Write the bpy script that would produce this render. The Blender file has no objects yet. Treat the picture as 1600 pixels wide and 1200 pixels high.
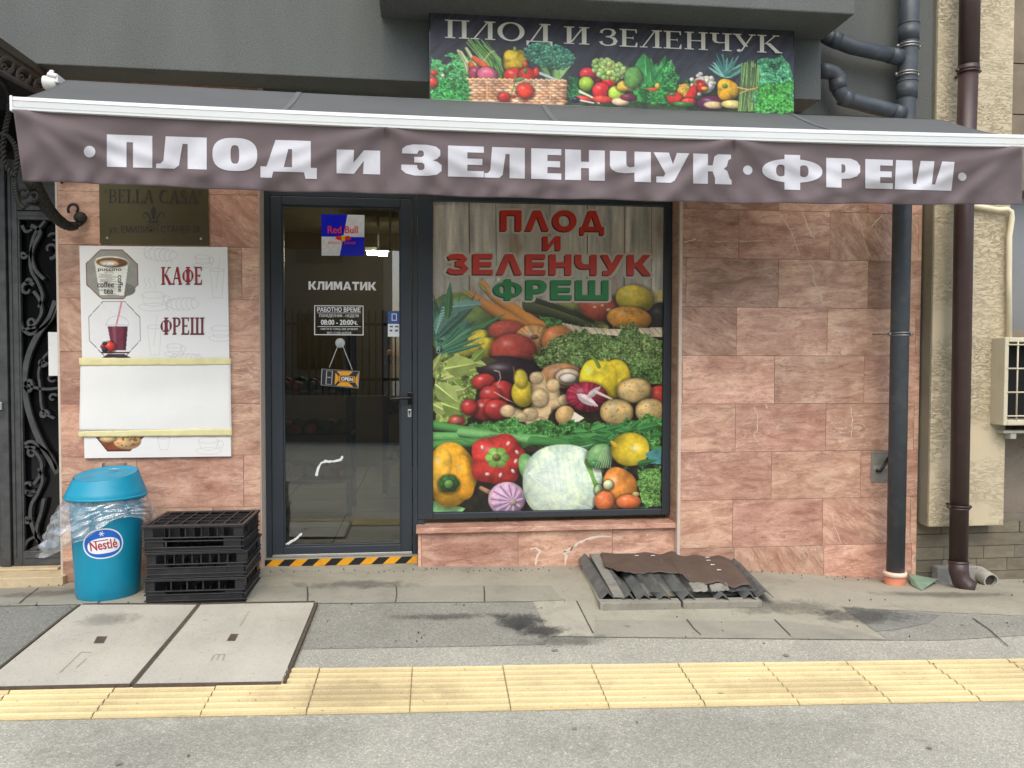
EXPO=1.03
import bpy, math, random
import numpy as np
from mathutils import Vector, Matrix
from mathutils.geometry import tessellate_polygon
import bmesh

random.seed(7); RNG = np.random.default_rng(11)
SC = bpy.context.scene
COL = SC.collection
# ------------------------------------------------------------------ camera model
F, D, HC = 1250.0, 4.868, 1.30          # focal length for a 1600 px wide frame, distance to wall, eye height over the wall foot
def _rot(p, y, r):
    M = np.array([[1,0,0],[0,0,-1],[0,1,0]], float)
    c, s = math.cos(y), math.sin(y); Ry = np.array([[c,0,-s],[0,1,0],[s,0,c]])
    c, s = math.cos(p), math.sin(p); Rp = np.array([[1,0,0],[0,c,-s],[0,s,c]])
    c, s = math.cos(r), math.sin(r); Rr = np.array([[c,-s,0],[s,c,0],[0,0,1]])
    return Rr @ Rp @ Ry @ M
R = _rot(*np.radians([1.81, 6.53, 0.137]))
def ray(px, py): return R.T @ np.array([(px-800)/F, (py-600)/F, 1.0])
def P(px, py, Y=0.0):
    d = ray(px, py); t = (D+Y)/d[1]
    return Vector((d[0]*t, Y, d[2]*t+HC))
def PX(px, py, X):
    d = ray(px, py); t = X/d[0]
    return Vector((X, d[1]*t-D, d[2]*t+HC))
def PZ(px, py, Z):
    d = ray(px, py); t = (Z-HC)/d[2]
    return Vector((d[0]*t, d[1]*t-D, Z))
cam = bpy.data.objects.new('camera', bpy.data.cameras.new('camera')); COL.objects.link(cam)
cam.data.sensor_width = 36; cam.data.lens = F/1600*36; cam.data.clip_end = 500; cam.data.clip_start = .05
cm = Matrix.Identity(4)
for i in range(3):
    cm[i][0] = R[0][i]; cm[i][1] = -R[1][i]; cm[i][2] = -R[2][i]
cm.translation = (0, -D, HC)
cam.matrix_world = cm; SC.camera = cam

# ------------------------------------------------------------------ ground shape
WZ = [(-30,.02),(-2.5,-.02),(-2.07,-.01),(-.95,.035),(-.03,.018),(.96,-.004),(1.62,-.015),(2.17,-.058),(2.78,-.117),(3.22,-.147),(4,-.17),(30,-.2)]
def sm(t): t = min(1, max(0, t)); return t*t*(3-2*t)
def gz(X, Y):
    pl = .03 - .02*max(-5, min(6, X)) + .07*max(Y, -6) + .0*Y
    if Y < -6: pl += -.01
    wz = np.interp(X, [a for a,_ in WZ], [b for _,b in WZ])
    w = sm(-Y/.9)
    return float(wz*(1-w) + pl*w)
def GP(px, py):
    d = ray(px, py); lo, hi = 1.0, 60.0
    f = lambda t: d[2]*t+HC - gz(d[0]*t, d[1]*t-D)
    for _ in range(50):
        m = (lo+hi)/2
        if f(m) > 0: lo = m
        else: hi = m
    return Vector((d[0]*lo, d[1]*lo-D, d[2]*lo+HC))

# ------------------------------------------------------------------ objects
WL = {}
def wl(o): return WL.get(o.name, Vector((0,0,0))) if o else Vector((0,0,0))
def tag(o, label=None, cat=None, group=None, kind=None):
    if label: o['label'] = label
    if cat: o['category'] = cat
    if group: o['group'] = group
    if kind: o['kind'] = kind
    return o
def thing(name, label, cat, loc=(0,0,0), group=None):
    o = bpy.data.objects.new(name, None); COL.objects.link(o); o.location = loc
    o.empty_display_size = .1
    WL[o.name] = Vector(loc); return tag(o, label, cat, group)
def add_mesh(name, me, mats, parent=None, loc=None):
    o = bpy.data.objects.new(name, me); COL.objects.link(o)
    for m in (mats if isinstance(mats, (list, tuple)) else [mats]): me.materials.append(m)
    if parent is not None:
        o.parent = parent; base = wl(parent)
    else:
        if loc is None:
            n = len(me.vertices); co = np.empty(n*3, np.float32); me.vertices.foreach_get('co', co); co = co.reshape(-1,3)
            loc = (float(co[:,0].mean()), float(co[:,1].mean()), float(co[:,2].min()))
        base = Vector(loc); o.location = base
    me.transform(Matrix.Translation(-base)); WL[o.name] = base
    return o
class MB:
    def __init__(s): s.v=[]; s.f=[]; s.m=[]; s.mi=0; s.sm=[]; s.smooth=False
    def add(s, vs, fs):
        b = len(s.v); s.v += [tuple(v) for v in vs]
        for f in fs: s.f.append([b+i for i in f]); s.m.append(s.mi); s.sm.append(s.smooth)
    def hexa(s, p): # 8 points: bottom loop 0-3, top loop 4-7
        s.add(p, [(3,2,1,0),(4,5,6,7),(0,1,5,4),(1,2,6,5),(2,3,7,6),(3,0,4,7)])
    def box(s, x0, x1, y0, y1, z0, z1):
        x0,x1=sorted((x0,x1)); y0,y1=sorted((y0,y1)); z0,z1=sorted((z0,z1))
        s.hexa([(x0,y0,z0),(x1,y0,z0),(x1,y1,z0),(x0,y1,z0),(x0,y0,z1),(x1,y0,z1),(x1,y1,z1),(x0,y1,z1)])
    def pbox(s, q, y0, y1, P0=None): # q: 4 photo points TL TR BR BL seen on plane y0; box back to y1
        a=[P(*p, y0) for p in q]; s.slab(a, Vector((0, y1-y0, 0)))
    def slab(s, a, d):
        a=[Vector(p) for p in a]; b=[p+Vector(d) for p in a]; n=len(a)
        s.add(a+b, [tuple(range(n-1,-1,-1)), tuple(range(n,2*n))]+[(i,(i+1)%n,n+(i+1)%n,n+i) for i in range(n)])
    def quad(s, *p): s.add(p, [tuple(range(len(p)))])
    def tube(s, pts, r, n=12, caps=True, flat=None):
        pts=[Vector(p) for p in pts]; m=len(pts)
        rs = r if isinstance(r,(list,tuple)) else [r]*m
        vs=[]; up=None
        for i,p in enumerate(pts):
            t=(pts[min(i+1,m-1)]-pts[max(i-1,0)])
            if t.length<1e-9: t=Vector((0,0,1))
            t.normalize()
            if up is None:
                up=Vector((0,1,0)) if abs(t.y)<.8 else Vector((1,0,0))
            u=(up-t*up.dot(t)).normalized(); up=u; w=t.cross(u)
            for k in range(n):
                a=2*math.pi*k/n; fl = flat if flat else 1
                vs.append(p+(u*math.cos(a)*fl+w*math.sin(a))*rs[i])
        fs=[(i*n+k,i*n+(k+1)%n,(i+1)*n+(k+1)%n,(i+1)*n+k) for i in range(m-1) for k in range(n)]
        if caps: fs+=[tuple(range(n-1,-1,-1)), tuple((m-1)*n+k for k in range(n))]
        q=s.smooth; s.smooth=True; s.add(vs,fs); s.smooth=q
    def lathe(s, prof, c, n=48, axis=None, sx=1, sy=1, caps=True):
        vs=[(c[0]+r*math.cos(2*math.pi*k/n)*sx, c[1]+r*math.sin(2*math.pi*k/n)*sy, c[2]+z) for r,z in prof for k in range(n)]
        fs=[(i*n+k,i*n+(k+1)%n,(i+1)*n+(k+1)%n,(i+1)*n+k) for i in range(len(prof)-1) for k in range(n)]
        q=s.smooth; s.smooth=True; s.add(vs,fs); s.smooth=q
        if caps: s.add([],[]); b=len(s.v)-len(vs); s.f.append([b+k for k in range(n-1,-1,-1)]); s.f.append([b+(len(prof)-1)*n+k for k in range(n)]); s.m+=[s.mi]*2; s.sm+=[False]*2
    def grid(s, fn, nu, nv, smooth=True):
        vs=[fn(i/nu, j/nv) for j in range(nv+1) for i in range(nu+1)]
        fs=[(j*(nu+1)+i, j*(nu+1)+i+1, (j+1)*(nu+1)+i+1, (j+1)*(nu+1)+i) for j in range(nv) for i in range(nu)]
        q=s.smooth; s.smooth=smooth; s.add(vs,fs); s.smooth=q
    def mesh(s, name):
        me=bpy.data.meshes.new(name); me.from_pydata(s.v,[],s.f)
        me.polygons.foreach_set('material_index', s.m); me.polygons.foreach_set('use_smooth', s.sm); me.update(); return me
    def build(s, name, mats, parent=None, bevel=0, loc=None, fix=True, seg=2):
        me=s.mesh(name)
        if fix or bevel:
            bm=bmesh.new(); bm.from_mesh(me)
            if fix: bmesh.ops.recalc_face_normals(bm, faces=bm.faces)
            bm.to_mesh(me); bm.free()
        o=add_mesh(name, me, mats, parent, loc)
        if bevel:
            b=o.modifiers.new('bevel','BEVEL'); b.width=bevel; b.segments=seg; b.limit_method='ANGLE'; b.angle_limit=math.radians(35)
        return o
def cloth_poly(polys, fn, step, name, mats, parent=None, loc=None, kz=.00012):
    """filled 2-D polygons (each [outer, hole...]) cut on a grid of the given step, each vertex placed by fn(x, y)"""
    bm=bmesh.new()
    for k,pl in enumerate(polys):
        flat=[p for loop in pl for p in loop]
        tri=tessellate_polygon([[Vector((x,y,0)) for x,y in loop] for loop in pl])
        vs=[bm.verts.new((x,y,k)) for x,y in flat]
        for t in tri:
            if len(set(t))==3:
                a,b,c=[flat[i] for i in t]
                ar=(b[0]-a[0])*(c[1]-a[1])-(b[1]-a[1])*(c[0]-a[0])
                if abs(ar)<1e-9: continue
                try: bm.faces.new([vs[i] for i in (t if ar>0 else t[::-1])])
                except ValueError: pass
    if step:
        xs=[v.co.x for v in bm.verts]; ys=[v.co.y for v in bm.verts]
        for ax,lo,hi in ((0,min(xs),max(xs)),(1,min(ys),max(ys))):
            n=int((hi-lo)/step)
            for i in range(1,n+1):
                co=[0,0,0]; no=[0,0,0]; co[ax]=lo+i*step+1e-4; no[ax]=1
                bmesh.ops.bisect_plane(bm, geom=bm.verts[:]+bm.edges[:]+bm.faces[:], dist=1e-6, plane_co=co, plane_no=no)
    for v in bm.verts:
        k=v.co.z; q=fn(v.co.x, v.co.y); v.co=(q[0], q[1]-k*kz, q[2])
    bmesh.ops.delete(bm, geom=[v for v in bm.verts if not v.link_faces], context='VERTS')
    me=bpy.data.meshes.new(name); bm.to_mesh(me); bm.free()
    for p in me.polygons: p.use_smooth=True
    return add_mesh(name, me, mats, parent, loc)

# ------------------------------------------------------------------ materials
def srgb(r, g, b):
    f=lambda c: (c/255/12.92) if c/255<=.04045 else ((c/255+.055)/1.055)**2.4
    return (f(r),f(g),f(b))
def nm(name):
    m=bpy.data.materials.new(name); m.use_nodes=True; nt=m.node_tree
    return m, nt, nt.nodes['Principled BSDF']
def N(nt, t, **kw):
    n=nt.nodes.new(t)
    for k,v in kw.items():
        if k in n.inputs: n.inputs[k].default_value=v
        else: setattr(n,k,v)
    return n
def ramp(nt, stops, interp='LINEAR'):
    n=nt.nodes.new('ShaderNodeValToRGB'); cr=n.color_ramp; cr.interpolation=interp
    while len(cr.elements)<len(stops): cr.elements.new(.5)
    for e,(p,c) in zip(cr.elements,stops): e.position=p; e.color=(*c,1) if len(c)==3 else c
    return n
def mix(nt, fac, a, b, mode='MIX'):
    n=nt.nodes.new('ShaderNodeMix'); n.data_type='RGBA'; n.blend_type=mode
    for s,v in ((0,fac),(6,a),(7,b)):
        if isinstance(v,bpy.types.NodeSocket): nt.links.new(v,n.inputs[s])
        elif isinstance(v,(int,float)): n.inputs[s].default_value=v
        else: n.inputs[s].default_value=(*v,1)
    return n.outputs[2]
def coords(nt, scale=(1,1,1), rot=(0,0,0), space='Object'):
    tc=nt.nodes.new('ShaderNodeTexCoord'); mp=nt.nodes.new('ShaderNodeMapping')
    nt.links.new(tc.outputs[space], mp.inputs[0]); mp.inputs['Scale'].default_value=scale; mp.inputs['Rotation'].default_value=rot
    return mp.outputs[0]
def noise(nt, vec, scale, detail=4, rough=.55, dist=0):
    n=N(nt,'ShaderNodeTexNoise',Scale=scale,Detail=detail,Roughness=rough,Distortion=dist); nt.links.new(vec,n.inputs['Vector']); return n.outputs[0]
def bump(nt, b, h, strength, dist=.01):
    n=N(nt,'ShaderNodeBump',Strength=strength,Distance=dist); nt.links.new(h,n.inputs['Height']); nt.links.new(n.outputs[0],b.inputs['Normal']); return n
def mat(name, c, rough=.6, metal=0, var=.12, vs=6, grain=0, gs=120, bmp=0, bs=80, bd=.004, scale=(1,1,1), dirt=None, ds=2.5, spec=.5, coat=0):
    """one base colour with broad tonal variation, fine grain, patches of dirt and a bump"""
    m,nt,b=nm(name); v=coords(nt,scale)
    c=tuple(c); lo=tuple(x*(1-var) for x in c); hi=tuple(min(1,x*(1+var)) for x in c)
    r=ramp(nt,[(.3,lo),(.7,hi)]); nt.links.new(noise(nt,v,vs,5,.6),r.inputs[0]); out=r.outputs[0]
    if grain:
        r2=ramp(nt,[(.3,(1-grain,)*3),(.7,(1+grain,)*3)]); nt.links.new(noise(nt,v,gs,3,.7),r2.inputs[0]); out=mix(nt,1,out,r2.outputs[0],'MULTIPLY')
    if dirt:
        dc,da=dirt; r3=ramp(nt,[(.5,(0,0,0)),(.75,(da,)*3)]); nt.links.new(noise(nt,v,ds,7,.65),r3.inputs[0]); out=mix(nt,r3.outputs[0],out,dc)
    nt.links.new(out,b.inputs['Base Color'])
    b.inputs['Roughness'].default_value=rough; b.inputs['Metallic'].default_value=metal
    b.inputs['Specular IOR Level'].default_value=spec; b.inputs['Coat Weight'].default_value=coat
    if bmp: bump(nt,b,noise(nt,v,bs,4,.6),bmp,bd)
    return m
def mat_emit(name, c, s):
    m,nt,b=nm(name); b.inputs['Base Color'].default_value=(*c,1); b.inputs['Emission Color'].default_value=(*c,1); b.inputs['Emission Strength'].default_value=s; return m
def mat_attr(name, attr='print', rough=.3, coat=0, spec=.5):
    m,nt,b=nm(name); a=N(nt,'ShaderNodeAttribute',attribute_name=attr); nt.links.new(a.outputs['Color'],b.inputs['Base Color'])
    b.inputs['Roughness'].default_value=rough; b.inputs['Coat Weight'].default_value=coat; b.inputs['Coat Roughness'].default_value=.05; b.inputs['Specular IOR Level'].default_value=spec
    return m
# ------------------------------------------------------------------ printed pictures: a small painter whose pixels become vertex colours of flat prints
class Canvas:
    def __init__(s, x0, y0, x1, y1, step=1.0, bg=(128,128,128)):
        s.x0,s.y0,s.x1,s.y1=x0,y0,x1,y1
        s.nx=int((x1-x0)/step)+1; s.ny=int((y1-y0)/step)+1
        s.X,s.Y=np.meshgrid(np.linspace(x0,x1,s.nx),np.linspace(y0,y1,s.ny)); s.st=step
        s.c=np.zeros((s.ny,s.nx,3))+np.array(bg,float)
        s.rng=np.random.default_rng(5)
    def noise(s, sx, sy=None, seed=0, oct=3, rot=0):
        sy=sy or sx; out=np.zeros_like(s.X); amp=1; tot=0; rg=np.random.default_rng(seed+100)
        ca,sa=math.cos(rot),math.sin(rot); U=s.X*ca+s.Y*sa; V=-s.X*sa+s.Y*ca
        for o in range(oct):
            g=rg.random((64,64)); u=U/(sx/2**o); v=V/(sy/2**o)
            iu=np.floor(u).astype(int); iv=np.floor(v).astype(int); fu=u-iu; fv=v-iv; fu=fu*fu*(3-2*fu); fv=fv*fv*(3-2*fv)
            q=lambda a,b: g[b%64,a%64]
            out+=amp*((q(iu,iv)*(1-fu)+q(iu+1,iv)*fu)*(1-fv)+(q(iu,iv+1)*(1-fu)+q(iu+1,iv+1)*fu)*fv); tot+=amp; amp*=.5
        return out/tot
    def win(s, cx, cy, r):
        i0=max(0,int((cx-r-s.x0)/s.st)); i1=min(s.nx,int((cx+r-s.x0)/s.st)+2); j0=max(0,int((cy-r-s.y0)/s.st)); j1=min(s.ny,int((cy+r-s.y0)/s.st)+2)
        return (slice(j0,j1),slice(i0,i1)) if i1>i0 and j1>j0 else None
    def put(s, w, mask, col):
        a=np.clip(mask,0,1)[...,None]; s.c[w]=s.c[w]*(1-a)+col*a
    def ball(s, cx, cy, rx, ry, col, ang=0, hl=.5, p=2.0, amb=.5, lx=-.35, ly=-.55, streak=0, lobes=0, soft=1.0, spot=None, edge=0):
        w=s.win(cx,cy,max(rx,ry)*1.2+2)
        if not w: return
        if not hasattr(s,'n9'): s.n9=s.noise(11,11,41,3)-.5; s.n3=s.noise(3.5,3.5,42,2)-.5; s.n30=s.noise(34,34,43,2)-.5
        if min(rx,ry)>6.5 and amb<.65 and soft<2: # soft dark contact round a printed fruit
            w2=s.win(cx,cy+ry*.12,max(rx,ry)*1.35+4); q=np.hypot((s.X[w2]-cx)/(rx*1.16+2),(s.Y[w2]-cy-ry*.1)/(ry*1.16+2)); s.put(w2,.5*np.clip((1.02-q)*5,0,1)*(q<1.05),np.array([26,20,16]))
        x=s.X[w]-cx; y=s.Y[w]-cy; a=math.radians(ang); u=(x*math.cos(a)+y*math.sin(a))/rx; v=(-x*math.sin(a)+y*math.cos(a))/ry
        th=np.arctan2(v,u); k=1+ (lobes and .07*np.cos(lobes*th)); r=(np.abs(u)**p+np.abs(v)**p)**(1/p)/k
        mask=np.clip((1-r)*min(rx,ry)/soft+.5,0,1)
        nz=np.sqrt(np.clip(1-r*r,0,1)); dx=(x/rx); dy=(y/ry)
        sh=amb+(1.15-amb)*np.clip(.62*nz+lx*dx*.7+ly*dy*.7+.12,0,1.2)
        if lobes: sh*=1-.2*np.clip(np.cos(lobes*th+math.pi),0,1)**3*np.clip(r*1.3,0,1)
        c=np.array(col,float)[None,None]*sh[...,None]
        c=c*(1+.34*s.n9[w]+.16*s.n3[w]+.22*s.n30[w])[...,None]*(1+np.array([.06,0,-.10])*s.n9[w][...,None]*2)
        if streak:
            c*= (1+streak*np.sin(th*17+np.sin(th*5)*2))[...,None]
        if spot is not None:
            c=c*(1-.5*(s.noise(6,6,int(cx))[w]>.62)[...,None])+np.array(spot)*.5*(s.noise(6,6,int(cx))[w]>.62)[...,None]
        if edge: c*=(1-edge*np.clip(r-.8,0,.2)*5)[...,None]
        h=np.exp(-(((dx-lx*.9)/.22)**2+((dy-ly*.75)/.16)**2))*hl
        c=c*(1-h[...,None])+np.array([255,250,240])*h[...,None]
        s.put(w,mask,c)
    def poly(s, pts, col, nz=0, soft=1.0, grad=0):
        pts=[tuple(p) for p in pts]; xs=[p[0] for p in pts]; ys=[p[1] for p in pts]
        cx,cy=(min(xs)+max(xs))/2,(min(ys)+max(ys))/2; w=s.win(cx,cy,max(max(xs)-min(xs),max(ys)-min(ys))/2+1)
        if not w: return
        x=s.X[w]; y=s.Y[w]; ins=np.zeros(x.shape,bool); j=len(pts)-1
        for i in range(len(pts)):
            xi,yi=pts[i]; xj,yj=pts[j]
            if yi!=yj: ins^=((yi>y)!=(yj>y))&(x<(xj-xi)*(y-yi)/(yj-yi)+xi)
            j=i
        c=np.zeros(x.shape+(3,))+np.array(col,float)
        if nz: c*=(1+nz*(s.noise(10,10,int(cx)+3)[w]-.5)*2)[...,None]
        if grad: c*=(1+grad*((y-cy)/(max(ys)-min(ys)+1e-6)))[...,None]
        s.put(w,ins.astype(float),c)
    def stroke(s, pts, w0, w1, col, shade=.5, alpha=1):
        for (ax,ay),(bx,by),t0,t1 in [(pts[i],pts[i+1],i/(len(pts)-1),(i+1)/(len(pts)-1)) for i in range(len(pts)-1)]:
            L=math.hypot(bx-ax,by-ay)+1e-6; W=s.win((ax+bx)/2,(ay+by)/2,L/2+max(w0,w1)+1)
            if not W: continue
            x=s.X[W]-ax; y=s.Y[W]-ay; t=np.clip((x*(bx-ax)+y*(by-ay))/L/L,0,1)
            d=np.hypot(x-t*(bx-ax),y-t*(by-ay)); sd=((x*(by-ay)-y*(bx-ax))/L)
            hw=(w0+(w1-w0)*(t0+(t1-t0)*t))/2
            q=np.clip(sd/np.maximum(hw,.1),-1,1)
            c=np.array(col,float)*(1+shade*(.35*q-.5*q*q))[...,None]
            s.put(W,np.clip(hw-d+.5,0,1)*alpha,c)
    def leaf(s, x, y, L, wd, ang, col, vein=True):
        a=math.radians(ang); dx,dy=math.cos(a),math.sin(a); pts=[]
        for t in np.linspace(0,1,9): h=wd*math.sin(math.pi*t**.75)/2; pts.append((x+dx*L*t-dy*h,y+dy*L*t+dx*h))
        for t in np.linspace(1,0,9): h=wd*math.sin(math.pi*t**.75)/2; pts.append((x+dx*L*t+dy*h,y+dy*L*t-dx*h))
        s.poly(pts,col,.12)
        s.poly(pts[:9]+[(x+dx*L,y+dy*L),(x,y)],[c*.8 for c in col],.1)
        if vein: s.stroke([(x,y),(x+dx*L*.92,y+dy*L*.92)],max(.8,wd*.09),.5,[min(255,c*1.3+15) for c in col],0)
    def leafy(s, pts, col, n, size, jit=.35, dark=True):
        """curly foliage inside a polygon: ruffled ridges of light and dark with a ragged outline"""
        pts=[tuple(p) for p in pts]; xs=[p[0] for p in pts]; ys=[p[1] for p in pts]
        cx,cy=(min(xs)+max(xs))/2,(min(ys)+max(ys))/2; w=s.win(cx,cy,max(max(xs)-min(xs),max(ys)-min(ys))/2+6)
        if not w: return
        sd=int(cx*7+cy*3)
        wob=s.noise(size*2.2,size*2.2,sd,2)[w]-.5; wob2=s.noise(size*2.2,size*2.2,sd+9,2)[w]-.5
        x=s.X[w]+wob*size*3.2; y=s.Y[w]+wob2*size*3.2; ins=np.zeros(x.shape,bool); j=len(pts)-1
        for i in range(len(pts)):
            xi,yi=pts[i]; xj,yj=pts[j]
            if yi!=yj: ins^=((yi>y)!=(yj>y))&(x<(xj-xi)*(y-yi)/(yj-yi)+xi)
            j=i
        a=s.noise(size*1.5,size*1.1,sd+1,3)[w]; b=s.noise(size*.85,size*.7,sd+2,2)[w]; c=s.noise(size*6,size*5,sd+3,2)[w]
        rg=(1-np.abs(2*a-1))**2.2; rb=(1-np.abs(2*b-1))**2
        L=.34+.62*rg+.30*rb+.55*(c-.5); L=np.clip(L,.16,1.45)
        cc=np.array(col,float)[None,None]*L[...,None]
        hi=np.clip((rg*rb-.55)*2.2,0,.6)[...,None]; cc=cc*(1-hi)+np.minimum(255,np.array(col)*1.35+40)*hi
        s.put(w,ins.astype(float)*.97,np.clip(cc,0,255))
        for k in range(int(n*.25)):
            q=s.rng.integers(0,ins.size); yy,xx=np.unravel_index(q,ins.shape)
            if ins[yy,xx]: f=s.rng.uniform(.5,1.45); z=size*s.rng.uniform(.25,.6); s.ball(s.X[w][yy,xx],s.Y[w][yy,xx],z*1.3,z*.6,[min(255,v*f) for v in col],s.rng.uniform(0,180),.05,amb=.7,soft=1.5)
    def mesh(s, fn, name, mats, parent=None, loc=None, keep=None):
        """grid mesh; fn(u, v, X, Y) -> world point; colours go to the colour attribute 'print'"""
        v=[fn(i/(s.nx-1),j/(s.ny-1)) for j in range(s.ny) for i in range(s.nx)]
        nx=s.nx; f=[(j*nx+i,(j+1)*nx+i,(j+1)*nx+i+1,j*nx+i+1) for j in range(s.ny-1) for i in range(nx-1) if keep is None or keep(s.X[j,i],s.Y[j,i])]
        me=bpy.data.meshes.new(name); me.from_pydata([tuple(p) for p in v],[],f); me.update()
        c=np.clip(s.c/255,0,1); lin=np.where(c<=.04045,c/12.92,((c+.055)/1.055)**2.4)
        rgba=np.ones((s.ny*s.nx,4),np.float32); rgba[:,:3]=lin.reshape(-1,3)
        a=me.color_attributes.new('print','FLOAT_COLOR','POINT'); a.data.foreach_set('color',rgba.ravel())
        return add_mesh(name,me,mats,parent,loc)
def quadfn(q, Y):
    c=[P(*p,Y) for p in q]
    def fn(u,v): return (c[0]*(1-u)+c[1]*u)*(1-v)+(c[3]*(1-u)+c[2]*u)*v
    return fn

# ------------------------------------------------------------------ lettering
def arc(cx, cy, rx, ry, a0, a1, n=16): return [(cx+rx*math.cos(math.radians(a0+(a1-a0)*i/n)), cy+ry*math.sin(math.radians(a0+(a1-a0)*i/n))) for i in range(n+1)]
def rc(x0,y0,x1,y1): return [[(x0,y0),(x1,y0),(x1,y1),(x0,y1)]]
def sup(cx,cy,rx,ry,p=2.6,n=40): 
    o=[]
    for i in range(n):
        a=2*math.pi*i/n; c,s_=math.cos(a),math.sin(a); o.append((cx+rx*math.copysign(abs(c)**(2/p),c), cy+ry*math.copysign(abs(s_)**(2/p),s_)))
    return o
def ribbon(pts, ws):
    L=[];Rr=[]; n=len(pts)
    for i,(x,y) in enumerate(pts):
        ax,ay=pts[max(0,i-1)]; bx,by=pts[min(n-1,i+1)]; dx,dy=bx-ax,by-ay; l=math.hypot(dx,dy) or 1; w=(ws[i] if isinstance(ws,list) else ws)/2
        L.append((x-dy/l*w,y+dx/l*w)); Rr.append((x+dy/l*w,y-dx/l*w))
    return [L+Rr[::-1]]
HV={}   # heavy block capitals: width, polygons
HV['П']=(1.25,[[[(0,0),(.54,0),(.54,.78),(.72,.78),(.72,0),(1.25,0),(1.25,1),(0,1)]]])
HV['Л']=(1.38,[[[(0,0),(.5,0),(.62,.1),(.72,.78),(.86,.78),(.86,0),(1.38,0),(1.38,1),(.26,1),(.2,.25),(.12,.15),(0,.14)]]])
HV['О']=(1.25,[[sup(.625,.5,.625,.52),sup(.625,.5,.12,.29,3)[::-1]]])
HV['Д']=(1.5,[[[(0,-.2),(.3,-.2),(.34,0),(1.16,0),(1.2,-.2),(1.5,-.2),(1.5,.15),(1.34,.15),(1.34,1),(.4,1),(.16,.15),(0,.15)],[(.62,.15),(.74,.72),(.84,.72),(.84,.15)]]])
HV['И']=(1.25,[[[(0,0),(.5,0),(.78,.55),(.76,0),(1.25,0),(1.25,1),(.78,1),(.48,.45),(.5,1),(0,1)]]])
HV['З']=(1.18,[[[(.02,.70),(.03,.85),(.15,.95),(.35,1.0),(.75,1.0),(1.02,.95),(1.14,.84),(1.14,.66),(1.04,.55),(.92,.51),(1.06,.46),(1.18,.36),(1.18,.17),(1.05,.05),(.78,0),(.38,0),(.13,.06),(.0,.18),(0,.34),(.46,.34),(.47,.24),(.52,.18),(.62,.18),(.68,.24),(.68,.36),(.62,.42),(.38,.42),(.38,.6),(.6,.6),(.66,.65),(.66,.75),(.61,.81),(.53,.81),(.48,.76),(.47,.7)][::-1]]])
HV['Е']=(1.0,[[[(0,0),(1,0),(1,.2),(.54,.2),(.54,.4),(.96,.4),(.96,.6),(.54,.6),(.54,.8),(1,.8),(1,1),(0,1)]]])
HV['Н']=(1.25,[[[(0,0),(.5,0),(.5,.4),(.75,.4),(.75,0),(1.25,0),(1.25,1),(.75,1),(.75,.61),(.5,.61),(.5,1),(0,1)]]])
HV['Ч']=(1.25,[[[(.75,0),(1.25,0),(1.25,1),(.75,1),(.75,.5),(.6,.47),(.52,.52),(.5,.6),(.5,1),(0,1),(0,.5),(.06,.38),(.2,.3),(.45,.27),(.75,.3)]]])
HV['У']=(1.25,[[[(.1,0),(.6,0),(.74,.08),(.84,.25),(1.25,1),(.82,1),(.68,.62),(.54,1),(0,1),(.42,.3),(.36,.2),(.1,.2)]]])
HV['К']=(1.3,[[[(0,0),(.5,0),(.5,.42),(.66,.42),(.74,.2),(.74,0),(1.3,0),(1.3,.14),(1.24,.2),(1.16,.44),(1.04,.52),(1.14,.6),(1.2,.82),(1.28,.86),(1.28,1),(.84,1),(.72,.92),(.66,.62),(.5,.62),(.5,1),(0,1)]]])
HV['Ф']=(2.0,[[sup(1,.52,1,.4,2.2),sup(.62,.52,.16,.2,2.4)[::-1],sup(1.38,.52,.16,.2,2.4)[::-1]],[[(.74,-.12),(1.26,-.12),(1.26,1.06),(.74,1.06)]]])
HV['Р']=(1.2,[[[(0,0),(.54,0),(.54,.3),(.85,.32),(1.08,.4),(1.2,.54),(1.2,.76),(1.08,.92),(.85,1),(0,1)],[(.54,.5),(.64,.52),(.68,.58),(.68,.72),(.64,.79),(.54,.8)]]])
HV['Ш']=(1.75,[[[(-.04,0),(1.7,0),(1.8,1),(1.42,1),(1.2,.2),(1.1,.2),(1.18,1),(.76,1),(.62,.2),(.52,.2),(.5,1),(0,1)]]])
HV['dot']=(.3,[[sup(.15,.5,.15,.15,2)]])
PG={}   # plain heavy capitals
PG['П']=(1.05,[[[(0,0),(.31,0),(.31,.76),(.74,.76),(.74,0),(1.05,0),(1.05,1),(0,1)]]])
PG['Λ']=(1.2,[[[(0,0),(.33,0),(.6,.7),(.86,0),(1.2,0),(.78,1),(.42,1)]]])
PG['Л']=(1.02,[[[(0,0),(.2,0),(.33,.1),(.42,.76),(.7,.76),(.7,0),(1.02,0),(1.02,1),(.16,1),(.1,.3),(0,.22)]]])
PG['О']=(1.2,[[sup(.6,.5,.6,.52,2.1),sup(.6,.5,.28,.28,2.1)[::-1]]])
PG['Д']=(1.2,[[[(0,-.18),(.22,-.18),(.22,0),(.98,0),(.98,-.18),(1.2,-.18),(1.2,.22),(1.08,.22),(.8,1),(.42,1),(.13,.22),(0,.22)],[(.42,.22),(.6,.74),(.78,.22)]]])
PG['И']=(1.05,[[[(0,0),(.32,0),(.74,.62),(.74,0),(1.05,0),(1.05,1),(.73,1),(.31,.38),(.31,1),(0,1)]]])
PG['З']=(1.0,[ribbon([(.02,.78),(.18,.85),(.42,.88),(.66,.86),(.77,.74),(.66,.6),(.36,.56)],[.22,.25,.25,.27,.3,.24,.2]),ribbon([(.36,.5),(.68,.45),(.82,.28),(.68,.14),(.42,.11),(.16,.14),(0,.22)],[.2,.24,.32,.27,.24,.25,.22])])
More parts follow.
